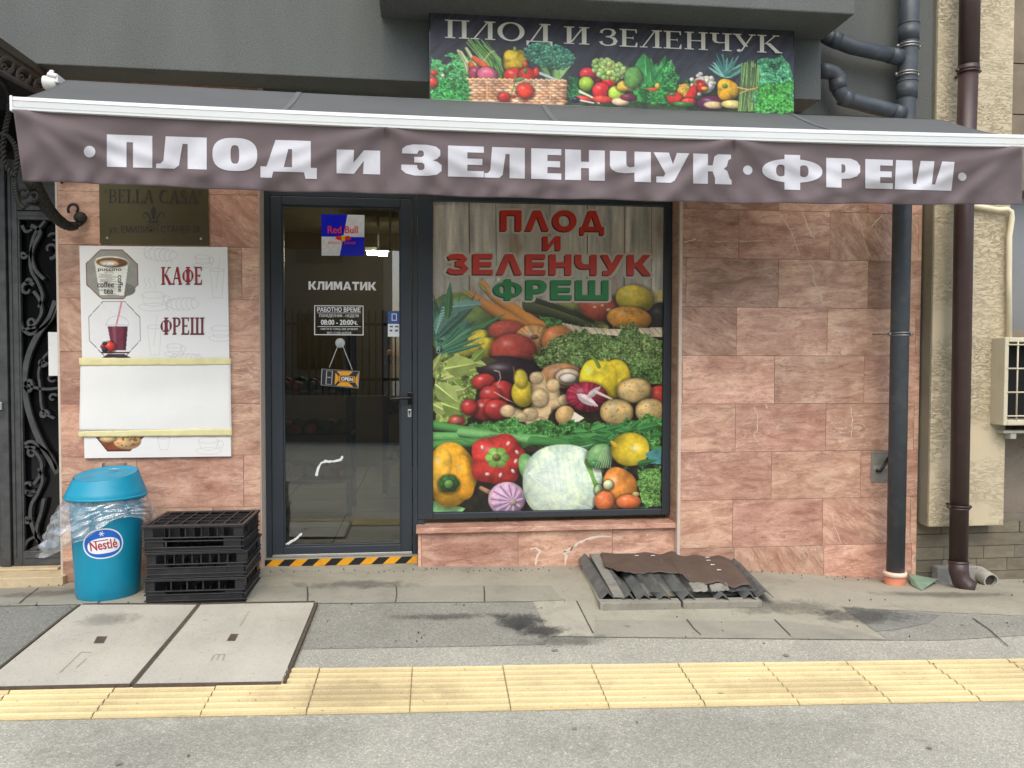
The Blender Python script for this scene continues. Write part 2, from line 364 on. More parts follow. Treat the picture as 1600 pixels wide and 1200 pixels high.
PG['Е']=(.95,[[[(0,0),(.95,0),(.95,.23),(.32,.23),(.32,.39),(.88,.39),(.88,.61),(.32,.61),(.32,.77),(.93,.77),(.93,1),(0,1)]]])
PG['Н']=(1.05,[[[(0,0),(.32,0),(.32,.38),(.74,.38),(.74,0),(1.05,0),(1.05,1),(.74,1),(.74,.62),(.32,.62),(.32,1),(0,1)]]])
PG['Ч']=(1.03,[[[(.72,0),(1.03,0),(1.03,1),(.72,1),(.72,.55),(.55,.52),(.4,.54),(.31,.65),(.31,1),(0,1),(0,.6),(.08,.42),(.25,.31),(.5,.29),(.72,.32)]]])
PG['У']=(1.1,[[[(.12,0),(.4,0),(.55,.07),(.68,.25),(1.1,1),(.78,1),(.56,.52),(.34,1),(0,1),(.4,.3),(.34,.22),(.12,.23)]]])
PG['К']=(1.14,[[[(0,0),(.32,0),(.32,.4),(.42,.4),(.75,0),(1.14,0),(.72,.53),(1.1,1),(.74,1),(.44,.62),(.32,.62),(.32,1),(0,1)]]])
PG['Ф']=(1.3,[[sup(.65,.5,.65,.4,2.1),sup(.4,.5,.12,.2,2.2)[::-1],sup(.9,.5,.12,.2,2.2)[::-1]],[[(.5,-.03),(.8,-.03),(.8,1.03),(.5,1.03)]]])
PG['Р']=(.96,[[[(0,0),(.32,0),(.32,.3),(.6,.31),(.85,.4),(.95,.6),(.93,.8),(.8,.95),(.6,1),(0,1)],[(.32,.52),(.5,.52),(.58,.56),(.62,.65),(.6,.74),(.5,.78),(.32,.78)]]])
PG['Ш']=(1.5,[[[(0,0),(1.5,0),(1.5,1),(1.19,1),(1.19,.24),(.9,.24),(.9,1),(.6,1),(.6,.24),(.31,.24),(.31,1),(0,1)]]])
PG['М']=(1.22,[[[(0,0),(.3,0),(.3,.6),(.5,.1),(.72,.1),(.92,.6),(.92,0),(1.22,0),(1.22,1),(.82,1),(.61,.5),(.4,1),(0,1)]]])
PG['А']=(1.18,[[[(0,0),(.32,0),(.39,.18),(.78,.18),(.85,0),(1.18,0),(.76,1),(.42,1)],[(.47,.38),(.585,.72),(.7,.38)]]])
PG['Т']=(1.0,[[[(.34,0),(.66,0),(.66,.76),(1,.76),(1,1),(0,1),(0,.76),(.34,.76)]]])
SF={}   # serif capitals with thick and thin strokes
S_,t_=.17,.055
def st(x,w=S_,y0=t_,y1=1-t_): return rc(x-w/2,y0,x+w/2,y1)
def se(x,y,h=.19): return rc(x-h,y,x+h,y+t_)
def dg(x0,y0,x1,y1,w): return [[(x0-w/2,y0),(x0+w/2,y0),(x1+w/2,y1),(x1-w/2,y1)]]
SF['П']=(.96,[st(.22),st(.74),se(.22,0),se(.74,0),rc(.03,1-t_,.93,1)])
SF['Л']=(.94,[dg(.14,t_,.62,1-t_,.065),st(.72),se(.16,0,.16),se(.72,0),rc(.5,1-t_,.91,1)])
SF['О']=(1.06,[[sup(.53,.5,.5,.52,2),sup(.53,.5,.32,.45,2)[::-1]]])
SF['Д']=(1.0,[dg(.2,t_,.62,1-t_,.065),st(.72),rc(.02,0,.98,t_),[[(.02,0),(.14,0),(.06,-.2),(.02,-.2)]],[[(.98,0),(.86,0),(.94,-.2),(.98,-.2)]],rc(.5,1-t_,.91,1)])
SF['И']=(1.0,[st(.22),st(.78),se(.22,0),se(.78,0),se(.22,1-t_),se(.78,1-t_),dg(.3,.1,.7,.9,.07)])
SF['З']=(.8,[ribbon([(.09,.72),(.12,.86),(.25,.95),(.42,.96),(.57,.9),(.62,.77),(.57,.62),(.44,.54),(.28,.53)],[.14,.1,.06,.06,.13,.17,.14,.07,.05]),ribbon([(.28,.52),(.46,.5),(.62,.43),(.68,.29),(.63,.13),(.47,.04),(.28,.03),(.12,.11),(.07,.24)],[.05,.07,.14,.18,.14,.06,.06,.1,.15])])
SF['Е']=(.84,[st(.22),rc(.03,0,.76,t_),rc(.03,1-t_,.74,1),rc(.3,.48,.6,.53),[[(.76,t_),(.76,.26),(.72,.26),(.66,t_)]],[[(.74,1-t_),(.66,1-t_),(.7,.78),(.74,.78)]],[[(.6,.53),(.6,.62),(.56,.53)]],[[(.6,.48),(.56,.48),(.6,.39)]]])
SF['Н']=(1.02,[st(.22),st(.8),se(.22,0),se(.8,0),se(.22,1-t_),se(.8,1-t_),rc(.3,.48,.72,.535)])
SF['Ч']=(.94,[st(.74),se(.74,0),se(.74,1-t_),se(.22,1-t_),st(.22,S_,.58),ribbon([(.22,.6),(.27,.5),(.4,.45),(.66,.47)],[.17,.12,.06,.05])])
SF['У']=(.98,[dg(.56,.3,.2,1-t_,.18),dg(.36,.02,.82,1-t_,.065),se(.2,1-t_,.18),se(.82,1-t_,.14),[sup(.27,.06,.09,.08,2)]])
SF['К']=(1.04,[st(.22),se(.22,0),se(.22,1-t_),dg(.34,.48,.74,1-t_,.07),dg(.86,t_,.46,.55,.2),se(.8,1-t_,.14),se(.9,0,.15)])
SF['А']=(.98,[dg(.14,t_,.5,1,.065),dg(.8,t_,.52,1,.19),rc(.24,.33,.66,.385),se(.14,0,.13),se(.82,0,.17)])
SF['Ф']=(1.12,[st(.56),se(.56,0),se(.56,1-t_),[sup(.56,.5,.52,.36,2),sup(.32,.5,.12,.28,2.4)[::-1],sup(.8,.5,.12,.28,2.4)[::-1]]])
SF['Р']=(.82,[st(.22),se(.22,0),rc(.03,1-t_,.32,1),ribbon([(.3,.97),(.5,.97),(.66,.9),(.7,.73),(.64,.56),(.5,.49),(.3,.49)],[.06,.06,.12,.17,.12,.06,.06])])
SF['Ш']=(1.4,[st(.22),st(.7),st(1.18),rc(.03,0,1.37,t_),se(.22,1-t_),se(.7,1-t_),se(1.18,1-t_)])
SF['B']=(.86,SF['Р'][1]+[ribbon([(.3,.51),(.56,.5),(.72,.42),(.76,.27),(.7,.1),(.54,.03),(.3,.03)],[.05,.06,.12,.17,.12,.06,.06])])
SF['L']=(.8,[st(.22),rc(.03,0,.74,t_),se(.22,1-t_),[[(.74,t_),(.74,.28),(.7,.28),(.64,t_)]]])
SF['E']=SF['Е']; SF['A']=SF['А']
SF['C']=(.94,[ribbon(arc(.52,.5,.42,.47,42,318,18),[.06,.05,.05,.06,.08,.11,.14,.16,.17,.17,.17,.16,.14,.11,.08,.06,.05,.05,.06])])
SF['S']=(.74,[ribbon([(.62,.8),(.55,.93),(.36,.97),(.18,.9),(.13,.75),(.22,.61),(.38,.52),(.54,.42),(.61,.27),(.54,.1),(.36,.03),(.17,.07),(.09,.22)],[.1,.06,.06,.1,.14,.16,.17,.16,.14,.1,.06,.06,.1])])
SF['"']=(.4,[rc(.1,.7,.15,1),rc(.22,.7,.27,1)])
SF[' ']=(.45,[])
def layout(word, font, gap=.0):
    x=0; out=[]
    for ch in word:
        w,pl=font[ch]; out+=[[[(a+x,b) for a,b in loop] for loop in p] for p in pl]; x+=w+gap
    return x-gap, out
def glyph_obj(name, polys, W, q, Y, m, parent, step=0, kz=.00012):
    """polygons in a 0..W by 0..1 box laid on the photo quad q (TL TR BR BL) of the plane Y"""
    def fn(x,y):
        u=x/W; v=(1-y)
        a=[(q[0][k]*(1-u)+q[1][k]*u)*(1-v)+(q[3][k]*(1-u)+q[2][k]*u)*v for k in (0,1)]
        return P(a[0],a[1],Y)
    return cloth_poly(polys, fn, step, name, m, parent, kz=kz)
def text_mesh(body, bold=0.0, spacing=1.0):
    cu=bpy.data.curves.new('t','FONT'); cu.body=body; cu.resolution_u=4; cu.space_character=spacing*(1+bold*.9); cu.fill_mode='FRONT'
    o=bpy.data.objects.new('t',cu); COL.objects.link(o); dg_=bpy.context.evaluated_depsgraph_get(); dg_.update()
    me=bpy.data.meshes.new_from_object(o.evaluated_get(dg_)); bpy.data.objects.remove(o); bpy.data.curves.remove(cu)
    if bold: # embolden by stacked shifted copies, each a hair proud of the last
        vs=[tuple(v.co) for v in me.vertices]; fs=[tuple(p.vertices) for p in me.polygons]; nv=len(vs); V=[];Fc=[]
        offs=[(dx,dy) for dx in (-1,-.33,.33,1) for dy in ((-.6,.6) if bold<.05 else (-1,0,1))]
        for k,(dx,dy) in enumerate(offs):
            V+=[(x+dx*bold,y+dy*bold,k) for x,y,z in vs]; Fc+=[tuple(i+k*nv for i in f) for f in fs]
        bpy.data.meshes.remove(me); me=bpy.data.meshes.new('t'); me.from_pydata(V,[],Fc); me.update()
    return me
def text_obj(name, body, q, Y, m, parent=None, bold=0.0, spacing=1.0, fn=None, loc=None):
    """built-in font fitted to the photo quad q on plane Y"""
    me=text_mesh(body,bold,spacing); n=len(me.vertices); co=np.empty(n*3,np.float32); me.vertices.foreach_get('co',co); co=co.reshape(-1,3)
    mn=co.min(0); mx=co.max(0)
    for vtx in me.vertices:
        u=(vtx.co.x-mn[0])/(mx[0]-mn[0]); v=1-(vtx.co.y-mn[1])/(mx[1]-mn[1])
        a=[(q[0][k]*(1-u)+q[1][k]*u)*(1-v)+(q[3][k]*(1-u)+q[2][k]*u)*v for k in (0,1)]
        q_=fn(*a) if fn else P(a[0],a[1],Y); kz=vtx.co.z; vtx.co=(q_[0],q_[1]-kz*.00004,q_[2])
    return add_mesh(name,me,m,parent,loc)
def qd(x0,y0,x1,y1,s=0.0): # box with a slope: right side lowered by s px
    return [(x0,y0),(x1,y0+s),(x1,y1+s),(x0,y1)]
# ------------------------------------------------------------------ materials of the place
def marble(name):
    m,nt,b=nm(name); L=nt.links
    at=N(nt,'ShaderNodeAttribute',attribute_name='tile'); sp=nt.nodes.new('ShaderNodeSeparateColor'); L.new(at.outputs['Color'],sp.inputs[0])
    tc=nt.nodes.new('ShaderNodeTexCoord')
    off=N(nt,'ShaderNodeVectorMath',operation='SCALE'); off.inputs['Scale'].default_value=23; L.new(at.outputs['Color'],off.inputs[0])
    vr=N(nt,'ShaderNodeVectorRotate',rotation_type='Y_AXIS'); L.new(tc.outputs['Object'],vr.inputs['Vector'])
    an=N(nt,'ShaderNodeMapRange'); L.new(sp.outputs[0],an.inputs[0])
    for i,v in ((1,.80),(2,1),(3,0.05),(4,-1.1)): an.inputs[i].default_value=v
    L.new(an.outputs[0],vr.inputs['Angle'])
    ad=N(nt,'ShaderNodeVectorMath',operation='ADD'); L.new(vr.outputs[0],ad.inputs[0]); L.new(off.outputs[0],ad.inputs[1])
    mp=nt.nodes.new('ShaderNodeMapping'); mp.inputs['Scale'].default_value=(2.4,2,8.5); L.new(ad.outputs[0],mp.inputs[0])
    n1=noise(nt,mp.outputs[0],1.6,13,.74,.9)
    r1=ramp(nt,[(.22,srgb(138,97,82)),(.37,srgb(174,131,112)),(.5,srgb(199,158,138)),(.6,srgb(214,176,154)),(.75,srgb(232,204,182))]); L.new(n1,r1.inputs[0])
    n2=noise(nt,ad.outputs[0],3.4,7,.62,.8); r2=ramp(nt,[(.28,(.74,.68,.67)),(.5,(.98,.97,.96)),(.72,(1.14,1.15,1.13))]); L.new(n2,r2.inputs[0])
    c=mix(nt,1,r1.outputs[0],r2.outputs[0],'MULTIPLY')
    mpf=nt.nodes.new('ShaderNodeMapping'); mpf.inputs['Scale'].default_value=(1,1,2.6); L.new(ad.outputs[0],mpf.inputs[0])
    rf=ramp(nt,[(.28,(.82,.78,.76)),(.5,(1,1,1)),(.74,(1.14,1.14,1.14))]); L.new(noise(nt,mpf.outputs[0],34,6,.75,.5),rf.inputs[0]); c=mix(nt,1,c,rf.outputs[0],'MULTIPLY')
    # thin light veins and thin dark seams along the strata
    mp2=nt.nodes.new('ShaderNodeMapping'); mp2.inputs['Scale'].default_value=(3,2,14); L.new(ad.outputs[0],mp2.inputs[0])
    n3=noise(nt,mp2.outputs[0],1.3,8,.6,1.6)
    rv=ramp(nt,[(.475,(0,0,0)),(.497,(1,1,1)),(.505,(1,1,1)),(.53,(0,0,0))]); L.new(n3,rv.inputs[0])
    gate=ramp(nt,[(.5,(0,0,0)),(.66,(.75,.75,.75))]); L.new(noise(nt,ad.outputs[0],2.7,3),gate.inputs[0])
    g=N(nt,'ShaderNodeMath',operation='MULTIPLY'); L.new(rv.outputs[0],g.inputs[0]); L.new(gate.outputs[0],g.inputs[1])
    c=mix(nt,g.outputs[0],c,srgb(228,205,186))
    n4=noise(nt,mp2.outputs[0],2.1,9,.7,1.2); rd=ramp(nt,[(.56,(0,0,0)),(.6,(.6,.6,.6)),(.64,(0,0,0))]); L.new(n4,rd.inputs[0])
    c=mix(nt,rd.outputs[0],c,srgb(132,94,80))
    # pits
    n5=noise(nt,ad.outputs[0],70,2,.5); rp=ramp(nt,[(.70,(0,0,0)),(.76,(.7,.7,.7))]); L.new(n5,rp.inputs[0]); c=mix(nt,rp.outputs[0],c,srgb(120,88,78))
    tn=N(nt,'ShaderNodeMapRange'); L.new(sp.outputs[2],tn.inputs[0]); tn.inputs[3].default_value=.74; tn.inputs[4].default_value=1.14
    cmb=nt.nodes.new('ShaderNodeCombineColor')
    for i in range(3): L.new(tn.outputs[0],cmb.inputs[i])
    c=mix(nt,1,c,cmb.outputs[0],'MULTIPLY')
    rh=ramp(nt,[(0,(1.0,.93,.93)),(1,(1.0,1.04,.98))]); L.new(sp.outputs[1],rh.inputs[0]); c=mix(nt,1,c,rh.outputs[0],'MULTIPLY')
    L.new(c,b.inputs['Base Color']); b.inputs['Roughness'].default_value=.42; b.inputs['Specular IOR Level'].default_value=.35
    bump(nt,b,n1,.06,.01)
    return m
MARB=marble('pink_marble')
GROUT=mat('stone_joint',srgb(100,72,62),.8)
EDGE=mat('cut_stone_edge',srgb(205,188,172),.6,var=.08,vs=30)
VEIN=mat('white_calcite',srgb(222,203,186),.5,var=.05)
def stucco(name,c):
    m,nt,b=nm(name); v=coords(nt)
    n=noise(nt,v,150,3,.65); vo=N(nt,'ShaderNodeTexVoronoi',Scale=110.0); nt.links.new(v,vo.inputs['Vector'])
    r=ramp(nt,[(.35,tuple(x*.72 for x in c)),(.64,tuple(x*1.2 for x in c))]); nt.links.new(n,r.inputs[0])
    mp=coords(nt,(3,3,.9)); r2=ramp(nt,[(.35,(.92,.92,.91)),(.65,(1.06,1.06,1.06))]); nt.links.new(noise(nt,mp,1.2,5,.6),r2.inputs[0])
    nt.links.new(mix(nt,1,r.outputs[0],r2.outputs[0],'MULTIPLY'),b.inputs['Base Color']); b.inputs['Roughness'].default_value=.9
    bump(nt,b,n,.55,.006); return m
STUC=stucco('grey_stucco',srgb(96,99,96))
ANTH=mat('anthracite_frame',srgb(52,58,64),.38,var=.06,vs=3,spec=.4)
ALU=mat('brushed_aluminium',srgb(190,190,186),.35,metal=.7,var=.08,vs=20)
IRON=mat('weathered_iron',srgb(74,75,75),.55,metal=.3,var=.35,vs=14,dirt=(srgb(98,98,96),.5),ds=9,bmp=.3,bs=50)
IROND=mat('dark_iron',srgb(44,42,38),.6,metal=.3,var=.35,vs=10,dirt=(srgb(84,76,60),.5),ds=12,bmp=.3,bs=60)
BRONZE=mat('bronze_paint',srgb(72,63,50),.5,metal=.2,var=.25,vs=8)
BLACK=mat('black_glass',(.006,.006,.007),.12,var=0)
PITCH=mat('dark_void',(.004,.004,.004),.9,var=0)  # near-black; puts the darkness of hollows into the colour
WHITE=mat('white_paint',(.80,.80,.78),.35,var=.03,vs=3,dirt=(srgb(200,190,165),.35),ds=6)
def cloth(name,c,rough=.75):
    m,nt,b=nm(name); v=coords(nt)
    r=ramp(nt,[(.3,tuple(x*.9 for x in c)),(.7,tuple(x*1.1 for x in c))]); nt.links.new(noise(nt,v,3,5,.6),r.inputs[0])
    r2=ramp(nt,[(.4,(.94,.94,.94)),(.6,(1.06,1.06,1.06))]); nt.links.new(noise(nt,v,500,2),r2.inputs[0])
    nt.links.new(mix(nt,1,r.outputs[0],r2.outputs[0],'MULTIPLY'),b.inputs['Base Color']); b.inputs['Roughness'].default_value=rough; b.inputs['Specular IOR Level'].default_value=.25
    b.inputs['Sheen Weight'].default_value=.1
    return m
CLOTH=cloth('awning_cloth',srgb(106,94,96)); SEAM=cloth('awning_seam',srgb(104,92,94)); SEAMT=cloth('awning_seam_sky_grey',srgb(96,98,98))  # the top seam is greyed for sky light like the canopy
CLOTHT=cloth('awning_cloth_sky_grey',srgb(84,86,86))  # same brown fabric; sky light on the top is put in as grey
LETW=cloth('white_print',(.56,.56,.60),.5)
def asphalt(name,c,light=.16):
    m,nt,b=nm(name); v=coords(nt); L=nt.links
    vo=N(nt,'ShaderNodeTexVoronoi',Scale=215.0); L.new(v,vo.inputs['Vector'])
    sp=nt.nodes.new('ShaderNodeSeparateColor'); L.new(vo.outputs['Color'],sp.inputs[0])
    r=ramp(nt,[(0,tuple(x*.78 for x in c)),(.5,c),(.9,tuple(x*1.14 for x in c)),(.97,tuple(min(1,x*1.5) for x in c))]); L.new(sp.outputs[0],r.inputs[0])
    r2=ramp(nt,[(.3,(.84,.84,.84)),(.7,(1.14,1.14,1.13))]); L.new(noise(nt,v,1.6,6,.65),r2.inputs[0])
    r4=ramp(nt,[(.3,(.84,.84,.84)),(.7,(1.16,1.16,1.16))]); L.new(noise(nt,v,60,4,.75),r4.inputs[0])
    c2=mix(nt,1,mix(nt,1,r.outputs[0],r2.outputs[0],'MULTIPLY'),r4.outputs[0],'MULTIPLY')
    r3=ramp(nt,[(.6,(0,0,0)),(.78,(.4,.4,.4))]); L.new(noise(nt,v,3.7,7,.7),r3.inputs[0]); c2=mix(nt,r3.outputs[0],c2,tuple(x*.55 for x in c))
    L.new(c2,b.inputs['Base Color']); b.inputs['Roughness'].default_value=.9; b.inputs['Specular IOR Level'].default_value=.25
    bump(nt,b,vo.outputs['Distance'],.35,.006); return m
ASPH=asphalt('worn_asphalt',(.345,.337,.284)); ASPD=asphalt('dark_asphalt',(.205,.205,.183)); ASPM=asphalt('mid_asphalt',(.25,.245,.21)); ASPK=asphalt('black_asphalt',(.12,.12,.113))
def concrete(name,c,stain=.5,sc=2.2,tiled=False):
    m,nt,b=nm(name); v=coords(nt); L=nt.links
    r=ramp(nt,[(.25,tuple(x*.72 for x in c)),(.5,c),(.75,tuple(x*1.16 for x in c))]); L.new(noise(nt,v,sc,9,.68,.4),r.inputs[0])
    r2=ramp(nt,[(.3,(.86,.86,.86)),(.7,(1.1,1.1,1.1))]); L.new(noise(nt,v,130,4,.7),r2.inputs[0])
    o=mix(nt,1,r.outputs[0],r2.outputs[0],'MULTIPLY')
    r3=ramp(nt,[(.56,(0,0,0)),(.7,(stain,)*3)]); L.new(noise(nt,v,5.5,8,.72,.6),r3.inputs[0]); o=mix(nt,r3.outputs[0],o,tuple(x*.5 for x in c))
    r4=ramp(nt,[(.69,(0,0,0)),(.74,(.7,.7,.7))]); L.new(noise(nt,v,60,2,.5),r4.inputs[0]); o=mix(nt,r4.outputs[0],o,tuple(x*.35 for x in c))
    if tiled: o=mix(nt,1,o,N(nt,'ShaderNodeAttribute',attribute_name='tile').outputs['Color'],'MULTIPLY')
    L.new(o,b.inputs['Base Color']); b.inputs['Roughness'].default_value=.9; b.inputs['Specular IOR Level'].default_value=.25; bump(nt,b,noise(nt,v,90,4,.6),.25,.004); return m
CONC=concrete('apron_concrete',(.335,.315,.25)); CONK=concrete('kerb_concrete',(.29,.278,.228),.35); CONL=concrete('pale_concrete',(.37,.35,.285),.4)
SLAB=concrete('cover_concrete',(.42,.40,.335),.25,1.3); CRACK=mat('crack_dirt',(.05,.047,.042),.95,var=.3,vs=20)
TACT=concrete('yellow_concrete',(.74,.60,.33),.2,1.6,True); TACG=concrete('yellow_groove',(.53,.43,.235),.3,1.6,True); TACTJ=mat('tile_joint',srgb(150,134,96),.9)
RUSTF=mat('rusted_steel',srgb(80,68,58),.75,var=.3,vs=30,bmp=.3)
BEIGE=None
def plaster():
    m,nt,b=nm('combed_beige_plaster'); L=nt.links
    v=coords(nt,(2.4,1,9)); n=noise(nt,v,5,9,.72,.9); v2=coords(nt); n2=noise(nt,v2,1.6,4,.6)
    h=ramp(nt,[(.465,(1,1,1)),(.5,(0,0,0)),(.53,(1,1,1))]); L.new(n,h.inputs[0])
    g=ramp(nt,[(.42,(0,0,0)),(.58,(1,1,1))]); L.new(n2,g.inputs[0])
    d=mix(nt,g.outputs[0],(1,1,1),h.outputs[0])
    r=ramp(nt,[(0,srgb(134,122,98)),(.7,srgb(186,173,145)),(1,srgb(195,182,154))]); L.new(d,r.inputs[0])
    r2=ramp(nt,[(.3,(.9,.9,.88)),(.7,(1.05,1.05,1.05))]); L.new(noise(nt,v2,2.5,6,.6),r2.inputs[0])
    L.new(mix(nt,1,r.outputs[0],r2.outputs[0],'MULTIPLY'),b.inputs['Base Color']); b.inputs['Roughness'].default_value=.9
    bump(nt,b,d,.55,.012); return m
BEIGE=plaster()
PLGREY=concrete('grey_side_plaster',srgb(140,137,120),.4); RENDER=concrete('brown_grey_render',srgb(128,118,106),.3)
PVCG=mat('dark_grey_pipe',srgb(68,74,80),.45,var=.12,vs=5,dirt=(srgb(104,106,104),.45),ds=14,spec=.4)
PVCB=mat('brown_pipe',srgb(62,45,43),.4,var=.1,vs=4,dirt=(srgb(84,68,64),.3),ds=12)
PVCO=mat('orange_pvc',srgb(205,128,96),.5,var=.1,dirt=(srgb(170,120,90),.5)); PVCL=mat('light_grey_pvc',srgb(176,174,164),.5,var=.1,dirt=(srgb(110,104,90),.6),ds=6)
STEEL=mat('zinc_steel',srgb(150,150,146),.4,metal=.8,var=.15,vs=20)
BLUEP=mat('blue_plastic',srgb(22,139,168),.42,var=.05,vs=3,dirt=(srgb(16,112,142),.5),ds=4.5,spec=.4)
BLUED=mat('blue_flap_plastic',srgb(28,140,172),.45,var=.08,vs=6,dirt=(srgb(60,80,84),.4),ds=9)  # blue plastic of the swing flap, with greyer dirt
CRATE=mat('black_plastic',srgb(38,38,40),.36,var=.2,vs=9,dirt=(srgb(78,74,68),.35),ds=16,spec=.4)
RUST=mat('rusty_plate',srgb(90,75,65),.8,var=.22,vs=4,dirt=(srgb(70,54,44),.7),ds=5,bmp=.3,bs=40)
ZINC=mat('dirty_zinc',srgb(120,122,118),.6,metal=.25,var=.3,vs=9,dirt=(srgb(66,66,64),.8),ds=8)
ZINCD=mat('blackened_zinc',srgb(100,103,103),.6,metal=.25,var=.35,vs=12,dirt=(srgb(120,118,110),.5),ds=11)
BRASS=mat('aged_brass',srgb(92,84,58),.38,metal=.6,var=.1,vs=3); BRASSL=mat('engraved_black',srgb(40,36,28),.6,var=.1)
INK=mat('dark_ink',srgb(58,26,30),.6,var=.05); REDI=mat('red_ink',srgb(165,32,36),.5,var=.05)
def mat_clear(name,rough,trans,c=(1,1,1),ior=1.45):
    m=bpy.data.materials.new(name); m.use_nodes=True; nt=m.node_tree; nt.nodes.clear()
    o=nt.nodes.new('ShaderNodeOutputMaterial'); t=N(nt,'ShaderNodeBsdfTransparent',Color=(*c,1)); g=N(nt,'ShaderNodeBsdfGlossy',Roughness=rough)
    f=N(nt,'ShaderNodeFresnel',IOR=ior); mx=nt.nodes.new('ShaderNodeMixShader'); a=N(nt,'ShaderNodeMath',operation='MULTIPLY_ADD'); a.inputs[1].default_value=trans[0]; a.inputs[2].default_value=trans[1]
    nt.links.new(f.outputs[0],a.inputs[0]); nt.links.new(a.outputs[0],mx.inputs[0]); nt.links.new(t.outputs[0],mx.inputs[1]); nt.links.new(g.outputs[0],mx.inputs[2]); nt.links.new(mx.outputs[0],o.inputs[0]); return m
GLASS=mat_clear('door_glass',.0,(2.9,.04),(.74,.77,.74))
def mat_film():
    m=bpy.data.materials.new('clear_film'); m.use_nodes=True; nt=m.node_tree; nt.nodes.clear(); L=nt.links
    o=nt.nodes.new('ShaderNodeOutputMaterial'); t=N(nt,'ShaderNodeBsdfTransparent',Color=(.93,.94,.95,1)); d=N(nt,'ShaderNodeBsdfDiffuse',Color=(.8,.82,.83,1)); g=N(nt,'ShaderNodeBsdfGlossy',Roughness=.16)
    v=coords(nt,(1,1,1)); n=noise(nt,v,9,5,.6,1.5); r=ramp(nt,[(.4,(.08,)*3),(.7,(.46,)*3)]); L.new(n,r.inputs[0])
    m1=nt.nodes.new('ShaderNodeMixShader'); L.new(r.outputs[0],m1.inputs[0]); L.new(t.outputs[0],m1.inputs[1]); L.new(d.outputs[0],m1.inputs[2])
    m2=nt.nodes.new('ShaderNodeMixShader'); m2.inputs[0].default_value=.2; L.new(m1.outputs[0],m2.inputs[1]); L.new(g.outputs[0],m2.inputs[2]); L.new(m2.outputs[0],o.inputs[0])
    bn=N(nt,'ShaderNodeBump',Strength=.8,Distance=.02); L.new(noise(nt,v,9,3,.55,2),bn.inputs['Height']); L.new(bn.outputs[0],g.inputs['Normal']); return m
FILM=mat_film()
PRINT=mat_attr('printed_film','print',.22,spec=.35); PRINTM=mat_attr('printed_board','print',.5,spec=.3); PRINTB=mat_attr('printed_banner','print',.42,spec=.35)

# ------------------------------------------------------------------ world and sun
w=bpy.data.worlds.new('World'); SC.world=w; w.use_nodes=True; nt=w.node_tree; bg=nt.nodes['Background']
sky=nt.nodes.new('ShaderNodeTexSky'); sky.sky_type='NISHITA'; sky.sun_disc=False
EL,AZ=math.radians(56),math.radians(190)     # sun high behind the viewer
sky.sun_elevation=EL; sky.sun_rotation=AZ; sky.air_density=1.0; sky.dust_density=3.0; sky.ozone_density=1.0
nt.links.new(sky.outputs[0],bg.inputs[0]); bg.inputs[1].default_value=.14
su=bpy.data.lights.new('sun','SUN'); su.energy=.9; su.angle=math.radians(75); su.color=(1,.985,.81)
so=bpy.data.objects.new('sun',su); COL.objects.link(so)
dirv=Vector((math.sin(AZ)*math.cos(EL), math.cos(AZ)*math.cos(EL), math.sin(EL)))
so.rotation_euler=(-dirv).to_track_quat('-Z','Y').to_euler(); so.location=(0,-6,8)
SC.view_settings.view_transform='Standard'; SC.view_settings.look='None'; SC.view_settings.gamma=1; SC.view_settings.exposure=EXPO if 'EXPO' in globals() else 0.0
SC.view_settings.use_curve_mapping=False
SC.cycles.max_bounces=8; SC.cycles.transparent_max_bounces=16; SC.cycles.use_denoising=True

# ------------------------------------------------------------------ ground
def ground():
    xs=[-60,-40,-25,-15,-10,-7]+[-6+.1*i for i in range(121)]+[7,10,15,25,40,60]
    ys=[-60,-40,-25,-15,-11,-9,-7.5]+[-6.5+.1*i for i in range(66)]+[.08,.3]
    m=MB(); vs=[(x,y,gz(x,y)) for y in ys for x in xs]; n=len(xs)
    m.smooth=True; m.add(vs,[(j*n+i,j*n+i+1,(j+1)*n+i+1,(j+1)*n+i) for j in range(len(ys)-1) for i in range(n-1)])
    tag(m.build('pavement',ASPH,loc=(0,0,0)),kind='structure')
ground()
STF=[]
def overlay(name, px, lift, m, kind='structure', parent=None, step=.12, world=False, loc=(0,0,0)):
    pts=[(p[0],p[1]) if world else tuple(GP(*p)[:2]) for p in px]
    o=cloth_poly([[pts]], lambda x,y:(x,y,gz(x,y)+lift), step, name, m, parent, None if parent else loc)
    for p in o.data.polygons:
        pass
    if kind and not parent: o['kind']=kind
    bm=bmesh.new(); bm.from_mesh(o.data)
    for f in bm.faces:
        if f.normal.z<0: f.normal_flip()
    bm.to_mesh(o.data); bm.free()
    return o
overlay('concrete_apron',[(-60,900),(60,890),(640,868),(900,860),(1400,880),(1660,900),(1660,966),(1316,949.6),(1387,1001),(929,996.5),(860,995),(833,941),(495,944),(0,948),(-60,949)],.0025,CONC)
overlay('kerb_slab',[(-60,922),(0,921),(100,920),(420,917),(860,916),(880,939),(833,941),(495,944),(0,948),(-60,949)],.005,CONK)
overlay('pale_patch',[(833,941.5),(880,939.5),(903,943),(929,996.5),(860,995)],.005,CONL)
overlay('pale_patch',[(929,970),(1230,972),(1330,985),(1387,1001),(929,996.5)],.005,CONK)
overlay('asphalt_patch',[(-60,949),(122,948),(0,1047),(-60,1090)],.0025,ASPD)
overlay('asphalt_patch',[(496,945),(833,942),(860,995),(850,1008),(700,1011),(470,1015)],.0025,ASPM)
overlay('asphalt_patch',[(1318,951),(1660,968),(1660,990),(1480,1001),(1388,1001)],.0028,ASPM)
overlay('dark_stain',[(1318,951),(1400,955),(1470,962),(1450,975),(1400,985),(1368,988)],.0052,ASPD)
